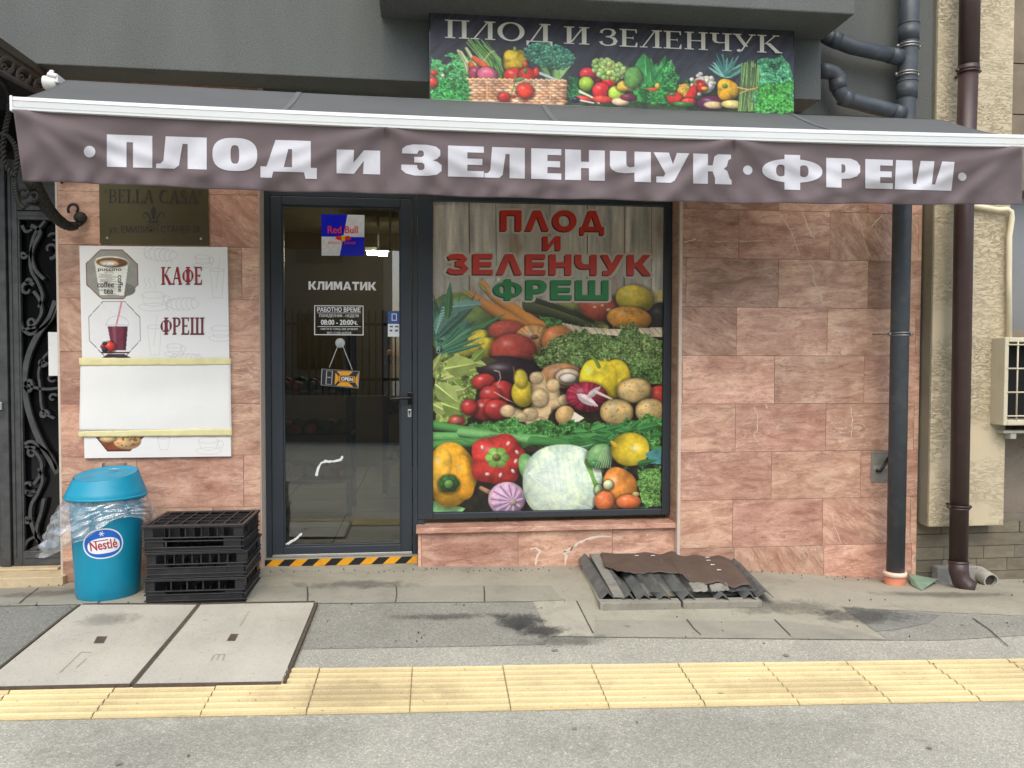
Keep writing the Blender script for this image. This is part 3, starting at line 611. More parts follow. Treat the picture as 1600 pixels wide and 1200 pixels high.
def stain_mat(name,c,cx,cy,rx,ry,strength,sc=9):
    m=bpy.data.materials.new(name); m.use_nodes=True; nt=m.node_tree; b=nt.nodes['Principled BSDF']; o=nt.nodes['Material Output']; L=nt.links
    tc=nt.nodes.new('ShaderNodeTexCoord'); mp=nt.nodes.new('ShaderNodeMapping'); mp.vector_type='TEXTURE'; L.new(tc.outputs['Object'],mp.inputs[0]); mp.inputs['Location'].default_value=(cx,cy,gz(cx,cy)); mp.inputs['Scale'].default_value=(rx,ry,9)
    ln=N(nt,'ShaderNodeVectorMath',operation='LENGTH'); L.new(mp.outputs[0],ln.inputs[0])
    n=noise(nt,tc.outputs['Object'],sc,7,.72,.4); ad=N(nt,'ShaderNodeMath',operation='MULTIPLY_ADD'); ad.inputs[1].default_value=2.2; L.new(n,ad.inputs[0]); sb=N(nt,'ShaderNodeMath',operation='SUBTRACT'); sb.inputs[0].default_value=-.15; L.new(ln.outputs['Value'],sb.inputs[1]); L.new(sb.outputs[0],ad.inputs[2])
    n2=noise(nt,tc.outputs['Object'],120,3,.7); r=ramp(nt,[(.05,(0,0,0)),(.6,(strength,)*3)]); L.new(ad.outputs[0],r.inputs[0]); r2=ramp(nt,[(.3,(.5,)*3),(.6,(1,)*3)]); L.new(n2,r2.inputs[0])
    b.inputs['Base Color'].default_value=(*c,1); b.inputs['Roughness'].default_value=.8; L.new(mix(nt,1,r.outputs[0],r2.outputs[0],'MULTIPLY'),b.inputs['Alpha']); return m
for k,(px,py,rx,ry,c,st_,lf) in enumerate(((812,972,.15,.11,(.05,.05,.048),.9,.0078),(848,988,.15,.10,(.05,.05,.048),.9,.0086),(700,965,.35,.05,(.07,.07,.066),.5,.0078),(890,1003,.25,.09,(.07,.07,.066),.5,.0094),(1350,965,.3,.12,(.06,.06,.056),.6,.0078),(560,1090,.5,.14,(.38,.32,.2),.3,.0215),(1250,1080,.6,.12,(.38,.32,.2),.25,.0215),(300,1165,.7,.3,(.2,.2,.17),.2,.0046),(1150,1160,.9,.3,(.2,.2,.17),.16,.0046),(170,975,.18,.1,(.16,.15,.13),.35,.0215),(560,915,.4,.1,(.12,.115,.1),.5,.0082),(1230,950,.4,.12,(.14,.13,.11),.5,.0082),(1480,930,.5,.1,(.13,.125,.1),.5,.0082),(60,930,.35,.1,(.12,.115,.1),.4,.0082),(1000,890,.5,.06,(.1,.095,.08),.5,.0082))):
    g_=GP(px,py); pl=[(g_.x+rx*2.2*math.cos(a_),g_.y+ry*2.2*math.sin(a_)) for a_ in [q_*math.pi/8 for q_ in range(16)]]; pl=[(x,min(y,-.004)) for x,y in pl]
    overlay('dirt_stain',pl,lf,stain_mat('dirt_stain',c,g_.x,g_.y,rx,ry,st_),world=True)
gum=[]
for _ in range(30):
    x_,y_=random.uniform(-3.4,4.2),random.uniform(-2.6,-.75); r_=random.uniform(.006,.017); gum.append([[(x_+r_*math.cos(a_)*random.uniform(.75,1.2),y_+r_*math.sin(a_)*random.uniform(.75,1.2)) for a_ in [q_*math.pi/5 for q_ in range(10)]]])
o=cloth_poly(gum,lambda x,y:(x,y,gz(x,y)+.0065),0,'gum_spot',mat('old_gum',(.21,.205,.18),.85,var=.3,vs=30),None,(0,0,0),kz=0); o['kind']='stuff'; o['label']='flattened old chewing gum spots scattered on the asphalt pavement'; o['category']='gum spots'
gr=MB(); rg_=random.Random(8)
def grit(x,y,r):
    z=gz(x,y)+.008; vs=[]
    for sg in (-1,1):
        for k in range(5): a=k*1.2566+sg*.4; vs.append((x+r*rg_.uniform(.6,1.1)*math.cos(a),y+r*rg_.uniform(.6,1.1)*math.sin(a),z+(r*.9 if sg>0 else -.004)*rg_.uniform(.7,1.1)))
    gr.mi=rg_.choice([0,0,1,2]); gr.add(vs,[(4,3,2,1,0),(5,6,7,8,9)]+[(k,(k+1)%5,5+(k+1)%5,5+k) for k in range(5)])
for _ in range(330):
    t=rg_.random(); x=rg_.uniform(-2.3,4.2)
    if t<.55: y=-abs(rg_.gauss(0,.05))-.012
    elif t<.93: y=GP(rg_.uniform(0,1600),rg_.choice([945,950,1000])).y+rg_.gauss(0,.06)
    else: y=rg_.uniform(-2.2,-.1)
    grit(x,y,rg_.uniform(.002,.0055))
o=gr.build('grit',[mat('grit_grey',(.16,.155,.14),.9,var=.3,vs=40),mat('grit_brown',(.11,.085,.06),.9,var=.3,vs=40),mat('grit_pale',(.36,.34,.29),.9,var=.2,vs=40)],None,loc=(0,0,0)); tag(o,'loose grit and crumbs gathered along the wall foot and slab joints','grit',kind='stuff')
# joints and cracks of the apron and kerb
def crack(pts, wd=.007, lift=.0125):
    q=[GP(*p) for p in pts]; pl=ribbon([(a.x,a.y) for a in q],[wd*random.uniform(.7,1.2) for _ in q])[0]
    return pl
cr=[]
for p in ([(901,941),(914,967),(927,992)],[(30,945),(45,932),(60,921)],[(150,947),(185,918)],[(618,943),(620,930),(619,918)],[(757,942),(757,930),(756,918)],[(480,945),(481,932),(480,919)],[(300,946),(308,931),(312,920)],
          [(1073,970),(1085,985),(1095,994)],[(1210,970),(1235,995)],[(1520,968),(1545,985),(1575,1012)]):
    cr.append(crack(p))
mm=MB(); o=cloth_poly([[c] for c in cr],lambda x,y:(x,y,gz(x,y)+.0085),.1,'pavement_crack',CRACK,None,(0,0,0)); o['kind']='structure'
# tactile strip: tiles of 40 cm with eight raised ribs
a0=GP(500.7,1045.4); a1=GP(1318,1034); ux=Vector((a1.x-a0.x,a1.y-a0.y,0)); npitch=6; pitch=ux.length/npitch; ux.normalize(); uy=Vector((ux.y,-ux.x,0))
if uy.y>0: uy=-uy
b0=GP(641,1114.6); dep=abs((Vector((b0.x,b0.y,0))-Vector((a0.x,a0.y,0))).dot(uy))
def tac(i,j0):
    m=MB(); g=.0025; nr=8
    prof=[(g,-.01),(g,.006)]
    for k in range(nr):
        c=(k+.5)/nr*(dep-2*g)+g; h=dep/nr/2
        prof+=[(c-h*.66,.006),(c-h*.42,.0125),(c+h*.34,.0125),(c+h*.60,.006)]
    prof+=[(dep-g,.006),(dep-g,-.01)]
    vs=[]
    for s_ in (j0+g,j0+pitch-g):
        for d_,z in prof:
            p=a0+ux*s_+uy*d_; vs.append((p.x,p.y,gz(p.x,p.y)+z))
    n=len(prof); return vs,[(k,k+1,n+k+1,n+k) for k in range(n-1)]
mt=MB(); faces=[]; TCOL=[]
for i in range(-7,11):
    vs,fs=tac(i,i*pitch); dz_=random.uniform(-.0018,.0018); vs=[(x,y,z+dz_) for x,y,z in vs]; tn_=random.uniform(.94,1.04)
    for k_,f_ in enumerate(fs): mt.mi=1 if (k_-1)%4 in (0,1,3) and 0<k_<len(fs)-1 else 0; mt.f.append([len(mt.v)+q_ for q_ in f_]); mt.m.append(mt.mi); mt.sm.append(False); TCOL.append((tn_,tn_*random.uniform(.985,1.01),tn_*random.uniform(.95,1.02)))
    mt.v+=vs
me=mt.mesh('tactile_path'); a_=me.color_attributes.new('tile','FLOAT_COLOR','CORNER')
for p_,c_ in zip(me.polygons,TCOL):
    for l_ in p_.loop_indices: a_.data[l_].color=(*c_,1)
tp=add_mesh('tactile_path',me,[TACT,TACG],None,(0,0,0)); tp['kind']='structure'
me=tp.data; bm=bmesh.new(); bm.from_mesh(me)
for f in bm.faces:
    if f.normal.z<0: f.normal_flip()
bm.to_mesh(me); bm.free()
# joint bed under the tiles
e0=a0+ux*(-7*pitch); e1=a0+ux*(11*pitch)
overlay('tile_bed',[(p.x,p.y) for p in (e0,e1,e1+uy*dep,e0+uy*dep)],.003,TACTJ,world=True)

# the two concrete access covers in their steel frame
def cover(q, label, slot, name='access_cover'):
    g=[GP(*p) for p in q]; c=sum((Vector(p) for p in g),Vector())/4
    t=thing(name,label,'access cover',(c.x,c.y,gz(c.x,c.y)),'concrete access covers in the pavement')
    h=.019
    o=cloth_poly([[[(p.x,p.y) for p in g]]],lambda x,y:(x,y,gz(x,y)+h),.12,'cover_slab',SLAB,t)
    bm=bmesh.new(); bm.from_mesh(o.data)
    for f in bm.faces:
        if f.normal.z<0: f.normal_flip()
    bm.to_mesh(o.data); bm.free()
    m=MB()
    for i in range(4):
        p,r=g[i],g[(i+1)%4]; e=(Vector((r.x-p.x,r.y-p.y,0))).normalized(); nn=Vector((-e.y,e.x,0))
        cc=Vector((c.x,c.y,0)); 
        if nn.dot(cc-Vector((p.x,p.y,0)))>0: nn=-nn
        K=8
        for k in range(K):
            s0=p.lerp(r,k/K); s1=p.lerp(r,(k+1)/K)
            q4=[]
            for s_,o_ in ((s0,.006),(s1,.006),(s1,.019),(s0,.019)):
                x,y=s_.x+nn.x*o_,s_.y+nn.y*o_; q4.append((x,y,gz(x,y)+.006))
            q5=[(x,y,z+.0145) for x,y,z in q4]; m.hexa(q4+q5)
    m.build('steel_edge',RUSTF,t)
    m=MB(); sq=[GP(*p) for p in slot]; m.add([(p.x,p.y,gz(p.x,p.y)+h+.0015) for p in sq],[(0,1,2,3)]); so_=m.build('lifting_slot',RUSTF,t)
    bars=[slot[0],slot[3]]
    return t
cover([(128,950.5),(308,950.5),(205,1075),(-33,1080.5)],'pale concrete access cover under the blue bin and the crates, farther from the door',[(152,1001),(168,1001),(162,1012),(146,1012)])
cover([(313,950.5),(491,947),(440,1071.5),(210,1075.5)],'pale concrete access cover with one corner cutting into the yellow paving, nearer the door',[(361,997),(373,997),(367,1008),(354,1008)])
# faint casting marks scratched in the covers
mk=[]
for pts in ([(126,1027),(94,1058)],[(126,1026),(143,1026)],[(135,1036),(120,1050)],[(180,976),(197,974)],[(183,974),(178,979)],[(389,961),(375,984)],[(335,1030),(352,1029)],[(335,1030),(330,1039)],[(343,1030),(339,1038)],[(351,1030),(348,1039)]):
    mk.append(crack(pts,.006))
o=cloth_poly([[c] for c in mk],lambda x,y:(x,y,gz(x,y)+.0205),.1,'scratch_mark',mat('scratch_grey',srgb(150,144,128),.9),None,(0,0,0)); o['kind']='structure'
# ------------------------------------------------------------------ shop building
shop=thing('shop_building','pink marble shop front with grey stucco upper floor, glazed door and picture window','building',(0,0,0))
def tile_attr(me, cols):
    a=me.color_attributes.new('tile','FLOAT_COLOR','CORNER'); i=0
    arr=np.ones((len(me.loops),4),np.float32)
    for p,c in zip(me.polygons,cols):
        for l in p.loop_indices: arr[l,:3]=c
    a.data.foreach_set('color',arr.ravel())
def marble_panel(name, x0, x1, z0, z1, Y, thick, zj, offs, parent, tw=.604, seed=1, label=None, over={}):
    """stone cladding: backing slab, tiles with hairline joints; zj row joints from the top down, offs[k] world x of one vertical joint in row k"""
    rg=np.random.default_rng(seed); m=MB(); cols=[]
    def put(mi,fn):
        m.mi=mi; n=len(m.f); fn(); return len(m.f)-n
    cols+=[(0,0,0)]*put(1,lambda: m.box(x0,x1,Y+.004,Y+thick,z0,z1))
    rows=[z1]+[z for z in zj if z0<z<z1]+[z0]
    for k in range(len(rows)-1):
        zt,zb=rows[k],rows[k+1]; xo=offs[k%len(offs)]
        i0=math.floor((x0-xo)/tw); x=xo+i0*tw; j=0
        while x<x1-1e-6:
            xa,xb=max(x,x0),min(x+tw,x1)
            if xb-xa>.004:
                g=.0012; c=over.get((k,j)) or tuple(rg.random(3)); dy=rg.uniform(-.0006,.0006)
                cols+=[c]*put(0,lambda: m.box(xa+g,xb-g,Y+dy,Y+.0045,zb+g,zt-g))
            x+=tw; j+=1
    me=m.mesh(name); tile_attr(me,cols)
    o=add_mesh(name,me,[MARB,GROUT],parent)
    if label: o['label']=label
    return o
TOP=2.95
# right wall panel
zr=[P(1068,402.5).z+.3055*k for k in (1,0,-1,-2,-3,-4,-5,-6)]; zr=[zr[0]+.3055*2,zr[0]+.3055]+zr
xl=P(1061.5,600).x; xrr=P(1436.5,600).x
def Xr(px): return P(px,600).x
offs=[Xr(1150)]*1+[Xr(1213),Xr(1150.5),Xr(1213.5),Xr(1151),Xr(1213),Xr(1150),Xr(1210.5),Xr(1150),Xr(1207),Xr(1147)]
offs=[Xr(1150),Xr(1213),Xr(1150),Xr(1213.5),Xr(1151),Xr(1213),Xr(1150),Xr(1210.5),Xr(1150),Xr(1207),Xr(1147)]
rp=marble_panel('marble_wall',xl,xrr,-.25,TOP,0,.3,zr,[Xr(1150),Xr(1150),Xr(1213),Xr(1152),Xr(1214),Xr(1150),Xr(1210),Xr(1150),Xr(1207),Xr(1147)],shop,seed=4,label='broad marble cladding between window and downpipes',
  over={(2,1):(.78,.4,.25),(2,2):(.8,.75,.35),(3,1):(.7,.35,.6),(4,1):(.1,.8,.1),(5,1):(.2,.5,.8),(5,2):(.5,.9,.75),(6,0):(.25,.2,.97),(6,1):(.3,.45,.98),(6,2):(.3,.6,.4),(8,0):(.95,.9,.35),(8,1):(.4,.3,.45)})
m=MB(); m.box(xl-.006,xl+.012,-.004,.25,-.2,TOP); m.build('corner_strip',EDGE,shop)
# left pier
xa=P(94,600).x; xb=P(406,600).x
z0=P(200,713).z; zl=[z0+.3055*k for k in (6,5,4,3,2,1,0,-1,-2)]
marble_panel('marble_wall',xa,xb,-.1,TOP,0,.34,zl,[Xr(330),Xr(250),Xr(330),Xr(212)],shop,seed=9,label='narrow marble pier carrying the brass plaque and menu board')
m=MB(); m.box(xa-.012,xa,.0,.3,-.1,TOP); m.box(xb,xb+.004,.002,.14,-.05,TOP); m.build('pier_edge',EDGE,shop)
# window plinth and sill
YP=.05
xp0=P(653,850,YP).x; xp1=P(1056,850,YP).x; zs=P(850,828.5,YP).z
marble_panel('window_plinth',xp0,xl-.006,-.12,zs-.0,YP,.22,[],[P(809.5,850,YP).x],shop,tw=.6,seed=21,over={(0,0):(.9,.4,.9),(0,1):(.6,.2,.3),(0,2):(.2,.7,.8)})
m=MB(); ys=YP-.03; za=P(850,819,ys).z
m.box(P(650,820,ys).x,xl-.007,ys,.24,zs+.001,zs+.034)
me=m.mesh('window_sill'); tile_attr(me,[(.3,.3,.7)]*6); sill=add_mesh('window_sill',me,[MARB],shop)
bv=sill.modifiers.new('bevel','BEVEL'); bv.width=.004; bv.segments=2
m=MB(); m.box(P(1049,600,.14).x,xl-.007,.02,.2,zs+.035,TOP); me=m.mesh('window_reveal'); tile_attr(me,[(.62,.6,.2)]*6); add_mesh('window_reveal',me,[MARB],shop)
# white calcite veins that cross the stone
def veins(name, lst, Y, parent):
    pl=[]
    for pts,w0 in lst:
        fine=[]
        for a,b in zip(pts,pts[1:]):
            for k in range(4): fine.append((a[0]+(b[0]-a[0])*k/4+random.uniform(-.8,.8),a[1]+(b[1]-a[1])*k/4+random.uniform(-.8,.8)))
        fine.append(pts[-1]); ws=[w0*random.uniform(.35,1.3) for _ in fine]; ws[0]=ws[-1]=.4
        pl.append(ribbon(fine,ws))
    for p_ in pl: cloth_poly([p_],lambda x,y:P(x,y,Y-.0016),0,name,VEIN,parent)
veins('calcite_vein',[([(828,858),(838,856),(844,862),(839,870),(837,884)],3.2),([(957,838),(935,838),(918,842),(904,848),(896,855),(880,863),(885,869),(882,884)],3.6),([(880,863),(890,862),(897,853)],3)],YP,shop)
veins('calcite_vein',[([(1068,379),(1080,376),(1088,373)],2.2),([(1116,377),(1130,378),(1158,376),(1208,377)],.9),([(1362,355),(1369,346),(1380,336)],2),([(1218,332),(1236,362),(1250,400)],1.3),([(1253,330),(1262,355),(1275,378)],1.6),([(1332,328),(1345,352),(1357,400)],1.3),
  ([(1263,410),(1272,424),(1271,440),(1280,455),(1288,478)],1.3),([(1177,634),(1184,648),(1183,672),(1178,680),(1188,697)],1.3),([(1196,632),(1199,638)],1.6),([(1329,634),(1332,655),(1330,684)],1.2),([(1430,866),(1424,874),(1431,882)],1.8),([(1300,800),(1303,820),(1315,850)],.7)],0,shop)
# upper storey
m=MB(); m.box(-2.6,3.35,-.06,.4,TOP+.001,6); m.build('upper_wall',STUC,shop)
yw=-.06
x_e=P(1464,100,yw).x
m=MB(); zb=P(1350,182,yw).z; m.box(P(1180,100,yw).x,x_e,yw,-.002,zb,TOP+.0005); m.build('upper_wall',STUC,shop)
yf=-.30
m=MB()
a=[P(-110,-260,yf),P(1283,-260,yf),P(1283,156.5,yf),P(60,100,yf),P(-110,92,yf)]
m.slab(a,(0,.238,0)); m.build('fascia_beam',STUC,shop,bevel=.006)
yb=-.66
m=MB(); a=[P(588,-300,yb),P(1347,-300,yb),P(1336,22.5,yb),P(590,-17,yb)]; m.slab(a,(0,.355,0)); m.build('balcony_slab',STUC,shop,bevel=.008)
# interior of the shop
yg=.14
ix0,ix1,iy0,iy1=-1.7,2.2,.30,4.6
IW=mat('interior_paint',srgb(104,92,70),.8,var=.2,vs=1.5); IF=mat('interior_tiles',srgb(150,146,134),.35,var=.1,vs=2)
def tiles_mat():
    m,nt,b=nm('grey_floor_tiles'); br=N(nt,'ShaderNodeTexBrick',Scale=1.0); br.offset=0; br.inputs['Brick Width'].default_value=.6; br.inputs['Row Height'].default_value=.6; br.inputs['Mortar Size'].default_value=.006
    br.inputs['Color1'].default_value=(*srgb(196,191,176),1); br.inputs['Color2'].default_value=(*srgb(186,182,168),1); br.inputs['Mortar'].default_value=(*srgb(84,80,72),1)
    nt.links.new(coords(nt),br.inputs['Vector']); nt.links.new(br.outputs['Color'],b.inputs['Base Color']); b.inputs['Roughness'].default_value=.3; return m
m=MB(); m.box(ix0,ix1,iy0-.1,iy1,-.06,.035); o=m.build('interior_floor',tiles_mat(),shop)
m=MB(); m.box(ix0-.1,ix0,iy0,iy1,.035,TOP); m.box(ix1,ix1+.1,iy0,iy1,.035,TOP); m.box(ix0-.1,ix1+.1,iy1,iy1+.1,.035,TOP); m.build('interior_wall',IW,shop)
m=MB(); m.box(ix0-.1,ix1+.1,iy0,iy1+.1,TOP-.2,TOP-.1); m.build('ceiling',mat('ceiling_white',srgb(170,164,140),.9),shop)
LAMP=mat_emit('warm_lamp',(1,.86,.6),180)
def lamp(px0,px1,py,Y,label):
    a,b=P(px0,py,Y),P(px1,py,Y); t=thing('ceiling_light',label,'ceiling light',((a.x+b.x)/2,Y,a.z),'ceiling lights inside the shop')
    m=MB(); m.tube([a,b],.016,10); m.build('light_tube',LAMP,t)
    m=MB(); m.box(a.x-.02,b.x+.02,Y-.04,Y+.04,a.z+.026,a.z+.06); m.box(a.x+.1,a.x+.12,Y-.01,Y+.01,a.z+.06,TOP-.2); m.build('light_housing',ALU,t)
lamp(574,590,396,3.4,'lit warm tube lamp nearer the blue and silver sticker, one of a pair')
lamp(592,605,397,3.1,'lit warm tube lamp farther from the blue and silver sticker, one of a pair')
# produce shelves inside
def shelf(x0,x1,y0,y1,label,seed,hs=(.32,.78,1.24)):
    rg=random.Random(seed); t=thing('produce_shelf',label,'shelf',((x0+x1)/2,(y0+y1)/2,.035),'produce shelves inside the shop')
    WD=SHW
    m=MB()
    for h in hs: m.box(x0,x1,y0,y1,h,h+.03)
    m.build('shelf_board',WD,t)
    for x in (x0+.02,x1-.02):
        for y in (y0+.02,y1-.02): m=MB(); m.box(x-.02,x+.02,y-.02,y+.02,.036,hs[-1]+.5); m.build('upright',ANTH,t)
    for k,h in enumerate(hs):
        m=MB(); n=int((x1-x0)/.12)
        for i in range(n):
            for j in range(max(1,int((y1-y0)/.14))):
                r=rg.uniform(.045,.07); cx=x0+.06+i*.12; cy=y0+.07+j*.14; m.mi=rg.choice([0,0,1,2]) if k!=1 else rg.choice([2,2,3,0])
                m.lathe([(.001,0),(r*.7,r*.2),(r,r*.8),(r*.75,r*1.5),(.001,r*1.75)],(cx,cy,h+.031),10,caps=False)
        m.build('produce',PRODM,t)
SHW=mat('shelf_wood',srgb(110,84,56),.6); PRODM=[mat('produce_green',srgb(70,96,44),.5),mat('produce_red',srgb(150,48,34),.4),mat('produce_orange',srgb(205,104,36),.45),mat('produce_brown',srgb(108,84,52),.6)]
shelf(-1.65,-.55,1.6,2.1,'low produce shelf seen through the left half of the door glass',3,(.3,.66,1.0))
shelf(-.35,.75,2.6,3.1,'produce shelf with orange fruit seen behind the door handle',5)

# door
def fr(m, x0p,x1p,y0p,y1p,Y,d): # box from photo rectangle on plane Y
    a=P(x0p,(y0p+y1p)/2,Y); b=P(x1p,(y0p+y1p)/2,Y); c=P((x0p+x1p)/2,y0p,Y); e=P((x0p+x1p)/2,y1p,Y); m.box(a.x,b.x,Y,Y+d,e.z,c.z)
HD=P(540,250,yg).z
def frz(m,x0,x1,z0,z1,Y,d): m.box(x0,x1,Y,Y+d,z0,z1)
X=lambda px,Y=yg: P(px,600,Y).x
Zd=lambda py,px=540,Y=yg: P(px,py,Y).z
zdb=Zd(872,536); zl0=Zd(866,536); zg0=Zd(852,536); zg1=Zd(322,536); zl1=Zd(309,536)
xL,xl0,xg0,xg1,xl1,xm=X(410),X(424.5),X(442),X(626.5),X(643.5),X(652)
m=MB(); frz(m,xL,xl0-.003,zdb-.01,HD,yg,.08); frz(m,xl1+.003,xm,zdb-.01,HD,yg,.08); frz(m,xl0-.003,xl1+.003,zl1+.004,HD,yg,.08); df=m.build('door_frame',ANTH,shop,bevel=.003)
yl=yg-.012
m=MB()
frz(m,xl0,xg0,zl0+.012,zl1,yl,.07); frz(m,xg1,xl1,zl0+.012,zl1,yl,.07); frz(m,xg0,xg1,zl0+.012,zg0,yl,.07); frz(m,xg0,xg1,zg1,zl1,yl,.07)
door=m.build('door',ANTH,shop,bevel=.004)
m=MB(); bd=.010
for (a_,b_,c_,d_) in ((xg0,xg0+bd,zg0,zg1),(xg1-bd,xg1,zg0,zg1),(xg0+bd,xg1-bd,zg0,zg0+bd),(xg0+bd,xg1-bd,zg1-bd,zg1)): frz(m,a_,b_,c_,d_,yl+.012,.03)
m.build('glazing_bead',ANTH,door,bevel=.002)
ygl=yl+.02
m=MB(); m.box(xg0+.002,xg1-.002,ygl,ygl+.006,zg0+.002,zg1-.002); m.build('door_glass',GLASS,door)
m=MB(); h0=P(641,622,yl-.05); m.tube([P(641,622,yl),P(641,622,yl-.05)],.011,10); m.tube([P(643,621.5,yl-.05),P(636,622,yl-.052),P(610,623.5,yl-.052)],[.010,.010,.009],10)
c=P(641,622,yl); m.box(c.x-.015,c.x+.015,yl-.008,yl,c.z-.04,c.z+.035); m.build('door_handle',BLACK,door,bevel=.002)
m=MB(); c=P(640,645,yl); m.box(c.x-.011,c.x+.011,yl-.006,yl,c.z-.026,c.z+.022); e=m.build('lock_plate',ALU,door,bevel=.002)
m=MB(); m.tube([(c.x,yl-.009,c.z+.006),(c.x,yl-.005,c.z+.006)],.007,10); m.box(c.x-.002,c.x+.002,yl-.0075,yl-.0055,c.z-.015,c.z+.004); m.build('keyhole',BLACK,door)
m=MB(); m.box(xl0,xl1,yl-.006,yl+.06,zl0-.008,zl0+.010); m.build('door_threshold',ALU,shop,bevel=.002)
m=MB(); m.box(xL-.02,xp0+.02,yg-.05,.4,-.1,zl0-.010); m.build('door_step',CONC,shop)
# window frame and glass
xw0,xw1,xw2=X(676.5),X(1036.5),X(1048.5)
zw0=P(855,798.3,yg).z; zw1=P(855,318.2,yg).z; zwb=P(855,808,yg).z
m=MB(); frz(m,xm+.002,xw0,zwb,HD,yg+.002,.08); frz(m,xw1,xw2,zwb,HD,yg,.08); frz(m,xw0,xw1,zwb,zw0,yg,.08); frz(m,xw0,xw1,zw1,HD,yg,.08)
m.build('window_frame',ANTH,shop,bevel=.004)
m=MB(); m.box(xm+.002,xp0+.04,yg+.001,yg+.08,zl0,zwb-.0005); m.build('mullion_foot',ANTH,shop)
m=MB(); m.box(xw0+.002,xw1-.002,yg+.03,yg+.036,zw0+.002,zw1-.002); m.build('window_glass',GLASS,shop)
m=MB(); m.box(xw0-.02,xw1+.02,.24,.26,zwb,HD); m.build('window_backing',PITCH,shop)
# hazard tape under the door
m=MB(); q0,q1=P(414,884,yg-.052),P(652,873,yg-.052); zt0=zl0-.010
hz=thing('hazard_tape','yellow and black striped warning tape along the door step','tape',((q0.x+q1.x)/2,q0.y,q0.z))
YEL=mat('yellow_tape',srgb(226,158,24),.5,dirt=(srgb(150,110,40),.4),ds=20); BLK=mat('black_tape',(.012,.012,.013),.45)
m=MB(); n=13; zt,zb_=zt0-.002,zt0-.044; ww=(q1.x-q0.x)/n; sl=.045
yt=yg-.0515
for k in range(-1,n+1):
    x0=q0.x+k*ww; m.mi=0 if k%2 else 1
    pts=[(x0,zb_),(x0+ww,zb_),(x0+ww+sl,zt),(x0+sl,zt)]
    cl=[(min(max(a,q0.x),q1.x),b) for a,b in pts]
    if abs(cl[0][0]-cl[1][0])+abs(cl[2][0]-cl[3][0])<1e-4: continue
    m.add([(a,yt,b) for a,b in cl],[(0,1,2,3)])
    m.add([(min(max(a,q0.x),q1.x),b,zt) for a,b in ((x0+sl,yt),(x0+ww+sl,yt),(x0+ww+sl+.03,yl-.008),(x0+sl+.03,yl-.008))],[(0,1,2,3)])
m.build('striped_band',[BLK,YEL],hz)

# ------------------------------------------------------------------ printed window poster
cv=Canvas(676,316,1037,801,1.0,(52,40,30))
r=cv
pl_=cv.noise(7,90,1,4); pl2=cv.noise(40,70,2,3); W_=cv.win(856,380,400)
wood=np.array([200,192,174])[None,None]*(.62+.62*pl_)[...,None]; st_=np.clip((pl2-.5)*4,0,1)*np.clip((pl_-.35)*3,0,1); wood=wood*(1-.62*st_[...,None])+np.array([112,86,62])*.62*st_[...,None]
top=(cv.Y<482)[...,None]; cv.c=np.where(top,wood,cv.c)
for x,wd in ((731,2),(772,1),(856,1),(915,2),(975,1.6),(1018,1)):
    cv.stroke([(x,316),(x+random.uniform(-1,1),400),(x,482)],wd,wd,(70,58,46),0,.8)
dk=np.clip((cv.Y-446)/30,0,1)*np.clip(cv.noise(40,16,8,3)*2-.6,0,1)*(cv.Y<500); cv.c=cv.c*(1-.6*dk[...,None])+np.array([120,78,46])*.6*dk[...,None]
# back row
cv.poly([(676,470),(690,460),(720,455),(745,470),(770,500),(760,530),(676,540)],(96,122,50),.25)
cv.ball(730,492,40,30,(120,146,66),20,.1); cv.stroke([(752,443),(770,462),(795,478),(835,506),(880,528)],12,24,(222,138,52),.6); cv.stroke([(732,458),(748,470),(790,495),(824,520)],10,26,(216,130,50),.6); cv.stroke([(733,461),(722,451)],5,2,(150,150,60),.3)
cv.stroke([(755,450),(746,441)],6,3,(150,160,70),.3)
for k in range(14): cv.stroke([(760+k*9,490+k*2),(764+k*9,494+k*2)],1,.6,(170,96,34),0,.5)
cv.leafy([(838,490),(870,492),(880,512),(850,510)],(70,120,50),40,4)
cv.stroke([(826,474),(860,482),(905,497),(940,512)],26,14,(74,82,42),.7); cv.stroke([(872,470),(900,478),(945,508)],12,10,(142,140,62),.6); cv.stroke([(830,466),(870,478),(925,500)],9,6,(52,56,30),.5)
for k in range(30): cv.stroke([(830+k*3.4,470+k*1.1),(832+k*3.4,474+k*1.1)],1,.6,(150,140,90),0,.5)
cv.ball(940,478,38,22,(178,74,46),10,.25); cv.ball(928,477,3,2,(225,190,160),0,.2); cv.ball(950,481,4,2.5,(225,190,160),0,.2); cv.ball(940,474,3,2,(225,190,160))
cv.poly([(1012,452),(1037,447),(1037,480),(1022,478),(1020,460)],(220,200,120),.1); cv.ball(1034,492,22,24,(52,46,38),0,.15)
cv.ball(992,463,31,22,(226,196,50),8,.3,2.1); cv.ball(983,494,36,19,(226,150,52),4,.25); 
for k in range(40): cv.ball(983+random.uniform(-28,28),494+random.uniform(-13,12),.9,.9,(205,122,36),0,0)
cv.poly([(876,502),(905,508),(960,512),(1037,508),(1037,524),(990,524),(930,520),(880,514)],(214,196,160),.2)
for k in range(15): cv.stroke([(880+k*11,504+k*.4),(872+k*11+18,520)],1.6,1,(158,128,92),0,.7)
